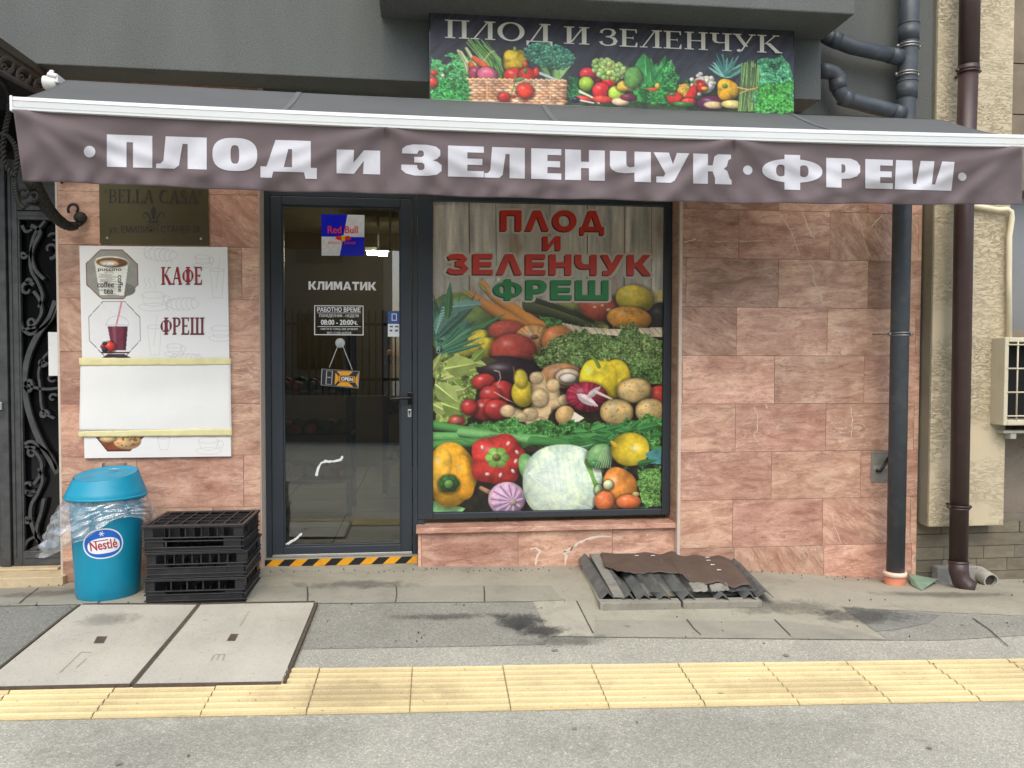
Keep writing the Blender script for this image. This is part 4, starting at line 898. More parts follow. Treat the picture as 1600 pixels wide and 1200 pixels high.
# pineapple crown
for k in range(26):
    a=-100+k*5.2+random.uniform(-8,8); L=random.uniform(55,100); cv.leaf(684+random.uniform(-6,12),548+random.uniform(-20,4),L,random.uniform(10,17),a,random.choice([(92,140,116),(70,118,96),(58,100,84),(116,158,132),(48,86,66)]))
for k in range(9): cv.leaf(680+k*1.2,520-k*5,42+k*3,16,-70+k*8,(112,160,142))
cv.leaf(698,500,62,13,-86,(58,112,62)); cv.leaf(704,540,100,12,-32,(64,122,74)); cv.leaf(706,548,112,13,-22,(70,128,64))
cv.ball(752,536,24,22,(226,196,46),20,.25); cv.ball(728,546,22,10,(200,186,60),-20,.1)
for k in range(6): cv.leaf(690,552-k*3,70-k*4,7,-14-k*7,random.choice([(64,124,88),(96,150,110)]))
cv.leaf(752,527,62,10,-22,(70,140,60)); cv.ball(790,515,30,16,(188,72,52),0,.12); cv.ball(834,530,32,24,(208,146,84),10,.3,2,.5,streak=.12); cv.ball(833,525,6,4,(120,80,50)); cv.ball(870,532,26,26,(206,120,64),0,.2)
cv.ball(800,546,36,26,(186,66,50),0,.35)
cv.ball(796,584,64,28,(44,30,36),8,.4,2,.35); cv.poly([(740,562),(760,556),(775,562),(752,572)],(70,70,38),.2)
# kale
cv.leafy([(830,560),(848,540),(878,520),(905,512),(935,520),(965,524),(972,508),(990,500),(1002,516),(1037,530),(1037,604),(1010,590),(980,575),(950,572),(905,574),(870,572),(840,578)],(112,142,72),900,3.4,.5)
for k in range(60): cv.ball(random.uniform(860,1030),random.uniform(530,580),2.5,1.6,(176,196,116),random.uniform(0,180),.1)
cv.leafy([(978,570),(1037,570),(1037,632),(1012,606),(990,600)],(92,124,60),280,3,.5)
# middle rows
cv.poly([(676,640),(740,600),(1037,600),(1037,700),(676,700)],(44,34,26),.3)
cv.leafy([(676,556),(712,548),(742,566),(748,600),(742,640),(720,662),(676,660)],(150,174,78),120,7,.5)
for k in range(16): cv.leaf(random.uniform(672,735),random.uniform(558,650),random.uniform(16,36),random.uniform(12,20),random.uniform(-70,60),random.choice([(160,182,78),(128,160,62),(184,198,104),(100,136,50)]))
cv.leaf(694,575,50,34,-10,(172,190,90)); cv.leaf(690,630,40,30,20,(150,176,76)); cv.leaf(680,600,46,30,40,(176,196,100))
for x,y,a,b in ((754,596,18,13),(782,612,20,18),(765,618,18,16),(757,640,22,18),(732,636,13,13),(775,640,20,16)): cv.ball(x,y,a,b,(196,50,46),random.uniform(-20,20),.6,2,.4)
cv.ball(712,658,12,9,(200,60,50),0,.2); cv.ball(712,657,8,6,(214,110,90)); 
cv.stroke([(770,578),(778,580),(780,590),(775,600)],1.5,.8,(230,190,170),0); cv.stroke([(770,612),(790,624),(808,632)],2,.8,(224,150,130),0)
cv.ball(815,614,18,22,(232,200,44),-5,.4); cv.ball(812,592,11,16,(234,204,54),-10,.3,soft=3); cv.stroke([(802,582),(800,573)],3,2.4,(120,90,50))
cv.poly([(885,625),(955,618),(960,650),(880,660)],(40,34,24),.2)
cv.ball(876,586,34,20,(196,136,86),0,.3); cv.ball(886,588,20,13,(226,196,160),0,.4); cv.ball(886,590,13,7,(238,220,196),0,.1)
GI=(226,190,134)
for a_ in (([(838,592),(841,612),(845,634),(836,656)],24,34),([(852,640),(864,618),(862,604)],20,20),([(856,634),(874,628),(881,624)],18,14),([(846,640),(824,650),(806,650)],26,16),([(806,646),(790,642)],16,18)): cv.stroke(a_[0],a_[1],a_[2],GI,.75)
for x,y,a,b,an in ((836,590,11,10,10),(862,602,11,11,30),(880,625,10,9,-20),(791,642,12,10,0),(836,660,17,9,0),(842,622,14,16,-10),(826,648,13,11,0),(812,652,10,8,0)): cv.ball(x,y,a,b,GI,an,.22,2.1,.68,edge=.25,soft=2.5)
for k in range(26): x_,y_=random.choice([(838,600),(844,624),(832,646),(864,610),(818,652)]); x_+=random.uniform(-8,8); y_+=random.uniform(-8,10); cv.stroke([(x_-7,y_+1),(x_,y_-1),(x_+7,y_+1)],.9,.6,(176,138,88),0,.55)
cv.ball(950,612,32,24,(228,180,40),-14,.1,2.3,.6); cv.ball(926,590,22,30,(240,208,40),10,.45,2.3,.6); cv.ball(964,590,22,30,(240,210,44),-10,.35,2.3,.6); cv.ball(945,592,20,30,(238,206,42),0,.1,2.2,.72,soft=4); cv.stroke([(935,572),(930,562),(924,556)],6,5,(130,160,60),.4)
cv.ball(916,620,34,24,(160,42,62),5,.35,2,.5,streak=.16); cv.leaf(900,616,40,14,30,(240,214,210),False); cv.leaf(916,622,30,10,-40,(236,206,206),False); cv.stroke([(930,612),(956,624)],5,3,(230,214,190),.2)
cv.ball(1034,622,22,20,(190,60,44),0,.2)
for x,y,a,b,an in ((992,610,28,20,-5),(964,645,27,21,5),(1018,643,24,20,0)):
    cv.ball(x,y,a,b,(220,182,112),an,.35,2.2,.6,edge=.3)
    for k in range(18): cv.ball(x+random.uniform(-a,a)*.7,y+random.uniform(-b,b)*.7,.9,.7,(160,122,70),0,0)
cv.ball(882,650,16,16,(222,176,104),0,.4); cv.poly([(896,644),(912,654),(900,662),(890,660)],(236,222,196),.1)
# parsley, celery
cv.leafy([(700,672),(745,662),(800,650),(822,662),(850,656),(880,664),(905,658),(960,666),(1000,652),(1037,650),(1037,700),(940,700),(840,700),(700,690)],(74,142,62),700,5,.5)
for a_,b_,c_ in (((676,664),(760,676),(86,158,76)),((676,682),(850,686),(112,184,98)),((720,676),(960,704),(124,190,106)),((676,696),(800,690),(86,160,78)),((880,690),(1000,668),(80,150,72)),((830,690),(1037,706),(72,142,68))): cv.stroke([a_,((a_[0]+b_[0])/2,(a_[1]+b_[1])/2+random.uniform(-3,4)),b_],15,11,c_,.8)
for k in range(24): cv.leaf(random.uniform(880,1020),random.uniform(668,700),random.uniform(20,42),random.uniform(8,14),random.uniform(-40,30),random.choice([(58,126,60),(78,150,74),(44,104,50)]))
for k in range(70): x=random.uniform(690,920); cv.stroke([(x,690+random.uniform(-12,8)),(x+40,694+random.uniform(-12,8))],.9,.6,(60,120,54),0,.6)
# bottom row
cv.poly([(676,705),(1037,708),(1037,801),(676,801)],(34,32,26),.5)
for k in range(60): cv.leaf(random.uniform(930,1030),random.uniform(705,800),random.uniform(12,26),7,random.uniform(0,360),random.choice([(56,110,54),(40,88,44),(72,132,64)]))
cv.poly([(676,782),(700,788),(726,796),(720,801),(676,801)],(132,196,120),.3)
cv.ball(702,742,40,48,(242,172,34),0,.5,2.6,.55,lobes=4); cv.ball(688,735,16,36,(246,182,48),8,.4,2.2,.7); cv.ball(722,746,17,36,(236,160,30),-8,.3,2.2,.7); cv.ball(700,756,16,14,(52,104,48),0,.2,2,.5,lobes=6); cv.ball(700,757,7,7,(110,160,70),0,.2)
cv.ball(777,720,43,40,(208,52,44),0,.25,2.3,.6,lobes=5); cv.ball(775,716,18,16,(134,186,78),0,.2,2,.7,lobes=6); cv.ball(774,716,7,6,(92,120,58)); cv.ball(774,716,3.5,3,(150,90,50),0,0)
for x,y in ((792,694),(806,708),(804,722),(760,742),(780,744),(800,738),(752,700)): cv.ball(x,y,2.6,4.2,(246,190,180),random.uniform(0,180),.3)
cv.stroke([(750,764),(772,776)],6,9,(186,130,92),.4); cv.ball(790,782,29,27,(206,166,196),0,.25,2,.55)
for k in range(22): a=k/22*math.pi*2; cv.stroke([(800,786),(790+24*math.cos(a),782+22*math.sin(a))],1.0,2.4,(142,62,124) if k%2 else (226,206,220),0,.75)
cv.ball(800,788,6,5,(186,166,140),0,.1)
cv.ball(824,735,14,26,(116,176,96),-20,.2)
cv.ball(878,756,63,60,(206,228,198),0,.12,2.3,.74,lx=.2,ly=-.5)
w3=cv.win(878,756,66); nn=cv.noise(30,50,31,3)[w3]; ins=(((cv.X[w3]-878)/61)**2+((cv.Y[w3]-756)/58)**2<1); cv.put(w3,ins*.45*np.clip(nn*1.6-.5,0,1),np.array([236,246,230])); cv.put(w3,ins*.5*np.clip(1-np.hypot((cv.X[w3]-862)/34,(cv.Y[w3]-742)/40),0,1),np.array([246,250,244]))
for a_ in (-50,-32,-14,4,22,44):
    cv.stroke([(824,742),(850,744+a_*.5),(882,748+a_*.85),(924,752+a_*1.1)],2.0,.8,(236,246,228),0,.75)
for a_ in range(9): cv.stroke([(840+a_*9,706+abs(a_-4)*4),(846+a_*9,745),(852+a_*9,798)],1,.6,(182,210,170),0,.5)
cv.poly([(914,718),(922,724),(930,752),(938,764),(930,770),(922,748),(912,726)],(110,166,70),.25); cv.ball(936,770,7,9,(170,206,130))
cv.ball(938,716,22,20,(120,176,104),-30,.3); cv.ball(930,728,10,6,(70,140,70))
for k in range(7): cv.stroke([(930+k*4,734),(944+k*2,702)],1,.6,(214,232,196),0,.7)
cv.ball(986,705,31,27,(240,206,42),0,.7,2.1,.5,lx=.3,ly=-.1); cv.stroke([(956,693),(960,697)],5,8,(220,180,40)); cv.poly([(1010,712),(1024,706),(1037,704),(1037,730),(1020,728)],(70,140,140),.2)
cv.leaf(996,728,36,9,-8,(50,110,60)); cv.leaf(1010,738,30,10,20,(60,124,66))
cv.ball(968,768,28,33,(228,138,52),6,.55,2.3,.5,lobes=3); cv.ball(945,788,16,16,(224,112,58),0,.3); cv.ball(951,762,8,8,(196,208,160)); cv.ball(984,790,20,12,(226,110,54),0,.45); cv.ball(996,778,6,4,(190,170,90))
cv.leafy([(1000,740),(1037,736),(1037,800),(1010,798),(1000,780)],(104,160,72),260,3.2,.5)
c_=.97+.07*(cv.noise(3,3,77,2)); cv.c*=c_[...,None]; cv.c=.86*cv.c+.09*cv.c.mean(2,keepdims=True)+11
q4=[P(676.2,314.6,yg+.02),P(1037.2,321.2,yg+.02),P(1034.5,795.2,yg+.02),P(676.8,801.8,yg+.02)]
XA,XB,ZT,ZB=xw0+.001,xw1-.001,zw1-.001,zw0+.001
poster=thing('window_poster','large printed picture of vegetables on planks filling the shop window','poster',((XA+XB)/2,yg+.02,ZB))
def pfn(u,v): return (XA+(XB-XA)*u, yg+.024, ZT+(ZB-ZT)*v)
cv.mesh(pfn,'picture_print',PRINT,poster)
TR_=mat('sign_red',srgb(190,52,36),.4,var=.12,vs=6); TG_=mat('sign_green',srgb(30,122,58),.4,var=.1,vs=6); TD_=mat('sign_shadow',srgb(70,20,16),.5,var=.05); TDG=mat('sign_shadow_green',srgb(16,58,30),.5,var=.05); TH_=mat('sign_halo',srgb(186,178,160),.5,var=.05)
for word,box,mt_,ms_ in (('ПЛОД',(782,328.5,944,366),TR_,TD_),('И',(848,369,876,391),TR_,TD_),('ЗЕЛЕНЧУК',(700,396.5,1018,428.5),TR_,TD_),('ФРЕШ',(771,437,951,467.5),TG_,TDG)):
    word=word.replace('Л','Λ'); s_=.006*(box[2]-box[0]); x0,y0,x1,y1=box
    if 'Д' in word: y1-=5.5
    W,pl=layout(word,PG,.16); hal=[]
    for k in range(8):
        a_=k*math.pi/4; dx,dy=.16*math.cos(a_)-.03,.13*math.sin(a_)-.03; hal+=[[[(x+dx,y+dy) for x,y in lp] for lp in p] for p in pl]
    glyph_obj('word_halo',hal,W,qd(x0,y0,x1,y1,s_),yg+.0232,TH_,poster,kz=.000008)
    glyph_obj('word_shadow',pl,W,qd(x0-2.0,y0+1.6,x1-1.6,y1+1.8,s_),yg+.0216,ms_,poster,kz=.00004)
    glyph_obj('word',pl,W,qd(x0,y0,x1,y1,s_),yg+.0206,mt_,poster,kz=.00004)
# ------------------------------------------------------------------ awning
def quadr(pts):
    (x0,y0),(x1,y1),(x2,y2)=pts
    return lambda x: y0*(x-x1)*(x-x2)/((x0-x1)*(x0-x2))+y1*(x-x0)*(x-x2)/((x1-x0)*(x1-x2))+y2*(x-x0)*(x-x1)/((x2-x0)*(x2-x1))
barT=quadr([(18,150),(800,186),(1601,210)]); barB=quadr([(18,172),(800,207.8),(1601,230.5)])
vbx=[35,140,245,412,600,800,1000,1150,1300,1450,1597]; vby=[282,287,291.5,298,303,309,314,317,318.5,319.5,319]
YF=-.95; YBK=-.45
aw=thing('awning','brown retractable awning with white front bar and lettered valance over the shop front','awning',(.4,YBK,1.4+HC))
def cl(u,v):
    # back edge at the roller, front edge in the bar
    xb_=105+(1472-105)*u; yb_=125+ (187-125)*u + 5*math.sin(math.pi*u)*.9
    a=P(xb_,yb_,YBK); xf=33+(1575-33)*u; b=P(xf,barT(xf)+3,YF+.03); p=a.lerp(b,v)
    p.z-=.012*math.sin(math.pi*v)*(.6+.4*math.sin(u*9)**2); return p
m=MB(); m.grid(cl,90,10); 
can=m.build('canopy',CLOTHT,aw)
sd=can.modifiers.new('solid','SOLIDIFY'); sd.thickness=.002
for u0,u1 in ((.262,.268),(.541,.547),(.826,.832)):
    m=MB(); m.grid(lambda u,v: cl(u0+(u1-u0)*u-.0,v)+Vector((0,-.001,.003)),1,10); m.build('canopy_seam',SEAMT,aw)
# front bar: rounded box profile swept along the sag
def bar(y0,y1,x0,x1,prof):
    m=MB(); K=40; vs=[]; n=len(prof)
    for k in range(K+1):
        x=x0+(x1-x0)*k/K; t=P(x,y0(x),YF); b=P(x,y1(x),YF)
        for s_,d in prof: p=t.lerp(b,s_); vs.append((p.x,YF+d,p.z))
    m.add(vs,[(k*n+i,k*n+(i+1)%n,(k+1)*n+(i+1)%n,(k+1)*n+i) for k in range(K) for i in range(n)]+[tuple(range(n)),tuple(K*n+i for i in range(n))]); return m
WHITEB=mat('bar_enamel',(.62,.64,.63),.35,var=.04,vs=3,dirt=(srgb(190,182,160),.35),ds=6)
pr=[(.0,.035),(-.02,.02),(.0,.006),(.1,.0),(.28,-.004),(.34,-.001),(.72,.0),(.8,.004),(.84,-.006),(.97,-.006),(1.0,.002),(1.0,.05),(.5,.06)]
o=bar(barT,barB,18,1602,pr).build('front_bar',WHITEB,aw)
for xx in (17,1602.5):
    m=MB(); t,b=P(xx,barT(xx)-1,YF-.004),P(xx,barB(xx)+1.5,YF-.004); m.box(t.x-.006,t.x+.006,YF-.008,YF+.065,b.z,t.z); m.build('end_cap',WHITE,aw,bevel=.004)
SEAMX=[602,1148]
def fold(x,v):
    """folds of the hanging cloth, in metres, from photo x and the fraction down the valance"""
    f=0
    for c,s_,a in ((22,1,.030),(602,-1,.022),(602,1,.020),(1148,-1,.026),(1148,1,.020),(1600,-1,.030)):
        d=(x-c)*s_
        if d>-2:
            for k,(sl,wd) in enumerate(((.9,17),(1.9,24),(3.2,36))):
                t=(d-(v*110)*sl-8)/wd; f+=a*.8*math.exp(-t*t)*(.35+.65*min(1,v*2.2))*math.exp(-d/260)*(.8 if k else 1)
    f+=.010*math.sin(x*.019+v*2.2)*v+.006*math.sin(x*.047-v*4+1)*v+.004*math.sin(x*.11+v*7)*v*v
    f+=.006*math.sin(x*.16+math.sin(v*5+x*.01)*2)*max(0,v-.72)*3
    f+=.005*math.sin((x*.05+v*6)+1.6*math.sin(x*.021))*math.sin(math.pi*v)
    return f
def VS(px,py,lift=0):
    T=barB(px)-1.5; B=float(np.interp(px,vbx,vby)); v=(py-T)/(B-T)
    Y=YF+.012+.055*v-1.15*fold(px,v)-lift
    return P(px,py,Y)
def vg(u,v):
    xt=21+(1598-21)*u; xbm=36+(1596.5-36)*u; x=xt+(xbm-xt)*v
    T=barB(x)-1.5; B=float(np.interp(x,vbx,vby)); return VS(x,T+(B+.7*math.sin(x*.045)+.5*math.sin(x*.017+1)-T)*v)
m=MB(); m.grid(vg,420,34); val=m.build('valance',CLOTH,aw)
sd=val.modifiers.new('solid','SOLIDIFY'); sd.thickness=.0015; sd.offset=1
for x in SEAMX:
    m=MB(); m.grid(lambda u,v: VS(x-1+2*u,barB(x)-1+(float(np.interp(x,vbx,vby))-barB(x))*v,.0022),1,34); m.build('valance_seam',SEAM,val)
m=MB(); m.grid(lambda u,v: VS(37+(1596-37)*u, float(np.interp(37+(1596-37)*u,vbx,vby))-5.2+1.0*v,.002),300,1); m.build('valance_hem',SEAM,val)
lt=lambda x: 210+.0325*(x-167); lb=lambda x: 260.5+.0285*(x-167)
for g,x0,x1,sc in (('dot',131,149,1),('П',167,238,1),('Л',244,323,1),('О',332,402,1),('Д',407,495,1),('И',526,594,.76),('З',627,690,1),('Е',700,756,1),('Л',757,820,1),('Е',830,877,1),('Н',883,945,1),('Ч',953,1017,1),('У',1021,1077,1),('К',1083,1143,1),('dot',1161,1175.5,1),('Ф',1191,1285,1),('Р',1291,1344,1),('Е',1352,1395,1),('Ш',1400,1489,1),('dot',1497,1510,1)):
    W,pl=HV[g]; off=.03 if g=='Ш' else 0
    def fn(x,y,W=W,x0=x0,x1=x1,sc=sc,g=g):
        px=x0+(x1-x0)*x/W
        if g=='dot':
            r_=(x1-x0)/2; c=(lt(px)+lb(px))/2+(2.5 if x0<1000 else 0); return VS(px,c-(y-.5)/.3*2*r_,.0035)
        T,B=lt(px),lb(px); T=B-(B-T)*sc; return VS(px,B-(B-T)*y,.0035)
    o=cloth_poly(pl,fn,.06,'letter' if g!='dot' else 'round_dot',LETW,val)
m=MB(); a,b=P(84,133,YBK+.02),P(1490,196,YBK+.02); m.tube([a+Vector((0,0,-.02)),b+Vector((0,0,-.02))],.035,14); m.build('roller_tube',ALU,aw)
for px,py in ((80,131),):
    m=MB(); c=P(px,py,YBK); m.tube([c+Vector((-.035,0,.005)),c+Vector((.03,0,.005))],.034,16); m.box(c.x-.01,c.x+.045,YBK-.03,YBK+.068,c.z+.0,c.z+.042); m.tube([c+Vector((.012,-.02,.045)),c+Vector((.012,-.02,.062))],.012,10); m.tube([c+Vector((-.004,-.025,.04)),c+Vector((.04,-.025,.03))],.014,10)
    m.build('roller_bracket',WHITE,aw,bevel=.006)
for s_ in (0,1): # folding arms under the cloth
    m=MB(); px=420 if not s_ else 1180; a=P(px,215 if not s_ else 232,YBK+.02); b=a+Vector((.55*(1 if not s_ else -1),-.05,-.05)); xx=560 if not s_ else 1030; c=P(xx,barB(xx)-8,YF+.07); m.tube([a,b],.016,10); m.tube([b,c],.014,10); m.build('folding_arm',WHITE,aw)

# ------------------------------------------------------------------ banner over the awning
sl=.0505
cb=Canvas(672,18,1240,166,1.0,(54,54,60)); 
n1=cb.noise(30,5,3,4,-.9); n2=cb.noise(60,40,9,3); cb.c=np.array([60,60,68])[None,None]*(.55+.6*n1+.35*n2)[...,None]
def T(x,y): return (x,y-sl*(x-672))
class Sh:
    def __getattr__(s,k):
        f=getattr(cb,k)
        def g(*a,**kw):
            if k in('stroke','poly','leafy'): a=([T(*p) for p in a[0]],)+a[1:]
            else: a=T(a[0],a[1])+a[2:]
            return f(*a,**kw)
        return g
c=Sh(); G1=(92,176,104); G2=(64,140,80); rd=random.Random(3)
c.poly([(672,150),(740,128),(1240,150),(1240,200),(672,200)],(52,70,44),.4)
c.leafy([(674,92),(694,104),(714,90),(738,88),(748,110),(742,130),(752,158),(740,165),(674,165)],G1,420,4,.5); c.leafy([(676,130),(736,128),(750,165),(676,165)],(60,150,74),260,3.4,.55)
c.ball(678,118,6,5,(222,74,56)); c.ball(676,133,7,9,(222,74,56)); c.ball(691,122,3,3,(240,220,190)); c.leafy([(692,84),(712,88),(704,94)],G1,20,4,.3,False)
for x0,y0 in ((714,82),(718,84),(726,78)): c.stroke([(x0,y0),(x0+10,y0+18),(x0+14,y0+34)],5,6,(214,220,160),.5)
for k in range(30): x=730+k*.9+rd.uniform(-3,3); c.stroke([(x-2,64+rd.uniform(-2,9)),(x+22,98),(x+32+rd.uniform(-4,6),130)],1.5,1.7,rd.choice([(96,162,72),(132,188,96),(66,126,52),(160,204,124)]),.5)
c.stroke([(752,98),(762,84),(768,82)],2,2,(222,196,140),.3)
c.stroke([(738,94),(750,104),(765,122)],9,16,(228,108,64),.6); c.stroke([(733,104),(738,130)],10,9,(226,112,66),.6)
c.ball(742,118,12,11,(190,70,96)); c.ball(758,120,16,12,(222,112,140),10,.35)
for x in (791,807): c.ball(x,98,10,18,(240,198,44),0,.4,2.3,.6)
c.ball(799,98,17,17,(242,200,48),0,.35,2.6,.62,lobes=3); c.ball(815,106,4,10,(226,96,48)); c.stroke([(799,82),(799,77)],4,5,(150,170,80),.3)
c.ball(798,122,16,13,(216,58,44),0,.5); c.ball(818,121,13,13,(212,52,42),0,.5); c.ball(832,116,5,8,(214,60,44)); c.ball(815,114,3,5,(100,140,70))
# broccoli
c.stroke([(880,98),(868,116),(858,132)],16,12,(150,190,120),.5); c.stroke([(862,104),(862,132)],12,12,(128,172,100),.5); c.stroke([(840,102),(852,130)],10,10,(110,150,84),.5)
for k in range(420):
    a=rd.uniform(0,6.28); r=rd.random()**.5; x=852+38*r*math.cos(a); y=90+20*r*math.sin(a)+ (x-852)*.16
    f=rd.uniform(.75,1.3)*(1.1-.012*(y-78)); c.ball(x,y,3.0,2.4,(min(255,92*f),min(255,160*f),min(255,130*f)),0,.15)
for k in range(5): c.stroke([(838,117+k*.5),(866,130)],3.2,3,(190,204,206),.6)
c.leafy([(880,120),(896,124),(900,150),(896,166),(882,160)],(46,116,66),140,3.6,.5)
# basket
c.poly([(728,126),(880,130),(876,168),(738,162)],(150,104,70),.2)
for j in range(9):
    for i in range(12): x=736+i*12+(j%2)*5; y=133+j*4.3; c.ball(x,y,7.4,2.5,rd.choice([(226,178,136),(212,158,118),(236,196,156),(196,142,104)]),rd.uniform(-6,8),.25)
for i in range(38): c.ball(728+i*4,127.5+(i%2)*1.2+i*.05,2.8,2.4,(232,188,144),0,.2)
for x in (757,853): c.stroke([(x,134),(x,160)],1.6,1.6,(226,186,146),.2)
c.stroke([(800,120),(798,140),(792,158)],2,1.6,(104,142,80),.3); c.ball(815,147,13,13,(220,62,44),0,.45); c.ball(783,157,9,8,(206,52,40),0,.3); c.ball(797,156,4,3,(150,40,34)); c.ball(806,128,9,3,(120,150,90),-20,.1)
# apples, grapes
c.ball(926,126,9,10,(110,44,58),0,.4); c.ball(911,119,13,11,(206,52,60),0,.45); c.ball(945,133,12,12,(204,44,46),0,.3)
for k in range(95): 
    a=rd.uniform(0,6.28); r=rd.random()**.55; x=945+29*r*math.cos(a); y=112+16*r*math.sin(a)+(x-945)*.2; c.ball(x,y,4.4,4.4,rd.choice([(176,206,110),(196,220,136),(150,186,90)]),0,.45)
c.ball(909,135,12,12,(160,196,64),0,.45); c.ball(932,147,14,15,(206,44,46),0,.5); c.ball(956,151,13,13,(176,206,72),0,.45); c.ball(968,138,12,9,(228,192,72),-20,.4); c.ball(977,143,10,4,(226,196,110),20,.3)
for k in range(7): c.stroke([(898,145+k*.6),(916,156),(928,160+k)],1.8,3,(214,224,180),.3)
c.ball(906,160,14,5,(214,66,52),10,.3); c.ball(934,160,16,6,(216,70,56),0,.3); c.ball(962,164,14,6,(226,196,160),0,.2); c.ball(893,161,7,5,(40,44,70)); c.stroke([(900,162),(920,166)],3,2,(226,226,226))
# greens
for k in range(26): c.leaf(990+rd.uniform(-8,42),140+rd.uniform(-12,12),rd.uniform(26,48),rd.uniform(12,20),rd.uniform(-125,-45),rd.choice([(60,150,76),(84,170,92),(48,122,60),(112,186,110)]))
c.leaf(988,128,46,18,-76,(66,148,74)); c.leaf(1002,120,34,22,-92,(70,156,82)); c.ball(982,125,14,18,(120,180,90),10,.1)
c.leafy([(985,140),(1010,132),(1040,128),(1052,140),(1040,168),(980,165)],(52,136,62),330,4,.55); c.leafy([(1026,110),(1044,106),(1056,128),(1048,140),(1030,130)],(72,160,82),120,3.6,.5)
c.ball(1012,144,9,3,(224,92,50),0,.2); c.ball(1020,138,4,5,(232,186,60)); c.ball(975,157,14,6,(120,50,72),0,.3)
c.leafy([(1060,134),(1074,126),(1080,150),(1060,150)],(70,140,60),60,3,.5)
c.ball(1094,136,17,14,(226,222,198),0,.1)
for k in range(60): c.ball(1094+rd.gauss(0,7),133+rd.gauss(0,5),4,3.4,rd.choice([(236,232,212),(222,218,192),(244,240,226)]),0,.2)
c.ball(1062,146,10,13,(232,182,66),30,.2); 
for k in range(30): c.ball(1062+rd.uniform(-8,8),146+rd.uniform(-10,10),1.4,1.4,(246,206,96),0,.2)
c.stroke([(1070,160),(1078,146),(1086,134)],15,14,(212,48,44),.6); c.ball(1091,139,8,9,(206,48,42),0,.5); c.ball(1048,158,13,10,(220,58,46),0,.55); c.ball(1044,152,5,3,(110,140,70)); c.stroke([(1082,136),(1078,128)],3,3,(110,150,76)); c.ball(1070,164,12,7,(216,66,50),0,.4); c.ball(1096,142,6,3,(236,170,60))
c.ball(1108,166,26,12,(96,38,72),-6,.4); c.ball(1110,169,16,6,(236,206,150),0,.1); c.ball(1062,168,18,4,(60,130,60)); 
for k in range(24): a=-150+k*5.2; c.leaf(1133+rd.uniform(-6,6),124,rd.uniform(26,44),rd.uniform(4,7),a,rd.choice([(96,152,140),(70,124,118),(126,180,164),(56,104,84)]))
c.ball(1132,144,17,17,(240,182,44),0,.5,2.4,.6,lobes=3); c.ball(1128,138,5,4,(120,150,60)); c.ball(1140,168,18,7,(226,206,130),0,.2)
for k in range(38): x=1152+k*.9; c.stroke([(x+4+rd.uniform(-4,4),100+rd.uniform(-4,10)),(x,140),(x-2+rd.uniform(-4,4),178)],2.2,2.2,rd.choice([(126,166,92),(96,138,68),(160,190,120),(82,122,70)]),.6)
c.stroke([(1148,140),(1166,144),(1182,141)],2,2,(222,176,112),.2); c.stroke([(1166,144),(1152,150)],2,1.5,(222,176,112),.2); c.ball(1183,143,6,6,(236,160,60)); c.stroke([(1144,146),(1136,140)],1.5,1.5,(222,176,112))
c.leafy([(1180,96),(1198,88),(1222,92),(1236,108),(1240,130),(1240,180),(1178,180),(1172,150),(1186,140)],(92,178,124),440,4.2,.5); c.leafy([(1180,136),(1240,130),(1240,182),(1176,180)],(74,160,66),330,3.8,.5)
cb.c*=1.0*(.92+.16*cb.noise(3,3,5,2))[...,None]
bn=thing('banner','printed vegetable banner with white serif lettering fixed above the awning','banner',(1.2,-.41,1.5+HC))
A_,B_,C_,D_=P(672,18,-.41),P(1240,18+sl*568,-.41),P(1240,160+sl*568,-.41),P(672,160,-.41)
cb.mesh(lambda u,v:(A_*(1-u)+B_*u)*(1-v)+(D_*(1-u)+C_*u)*v,'banner_print',PRINTB,bn)
m=MB(); m.slab([A_+Vector((-.004,.002,.0)),B_+Vector((.004,.002,.0)),C_+Vector((.004,.002,-.003)),D_+Vector((-.004,.002,-.003))],(0,.106,0)); m.build('banner_panel',BLACK,bn)
GREYW=mat('banner_white',srgb(226,222,206),.5,var=.05)
for word,x0,x1,y0,y1 in (('ПЛОД',694,864,30,61.5),('И',880,922,41,68),('ЗЕЛЕНЧУК',936,1221,43.5,71)):
    W,pl=layout(word,SF,.02); s_=sl*(x1-x0)*(.9)
    glyph_obj('word',pl,W,[(x0,y0),(x1,y0+s_),(x1,y1+s_),(x0,y1)] if word!='ПЛОД' else [(x0,30.5),(x1,38.2),(x1,66.8),(x0,59)],-.413,GREYW,bn)

# ------------------------------------------------------------------ plaque and menu board on the pier
pq=thing('brass_plaque','aged brass plaque with black house name, lily emblem and street address','plaque',(P(240,380,-.014).x,-.014,P(240,383,-.014).z))
m=MB(); a,b=P(154.5,288,-.012),P(326,383.5,-.012); m.box(a.x,b.x,-.012,-.0005,b.z,a.z+.15); m.build('plate',BRASS,pq,bevel=.002)
W,pl=layout('"BELLA CASA"',SF,.03); glyph_obj('word',pl,W,qd(162,296,316,317,1.2),-.0124,BRASSL,pq)
text_obj('address','ул. ЕМИЛИЯН СТАНЕВ 28',qd(170,353,312,366.5,-.2),-.0124,BRASSL,pq,bold=.012)
text_obj('word','жилищна сграда',qd(200,283,295,292,.8),-.0124,BRASSL,pq)
fl=[[[(240,321),(244.5,330),(242.5,340),(240,345),(237.5,340),(235.5,330)]],rc(231,345,249,347),ribbon([(236,344),(231,334),(226,332),(223,336),(226,341)],[2.6,3,2,1.4,1]),ribbon([(244,344),(249,334),(254,332),(257,336),(254,341)],[2.6,3,2,1.4,1]),[[(238.6,347),(241.4,347),(240,354)]],ribbon([(237,347),(233,352),(229,350)],[1.6,1.4,.8]),ribbon([(243,347),(247,352),(251,350)],[1.6,1.4,.8])]
cloth_poly(fl,lambda x,y:P(x,y,-.0124),0,'lily_emblem',BRASSL,pq)
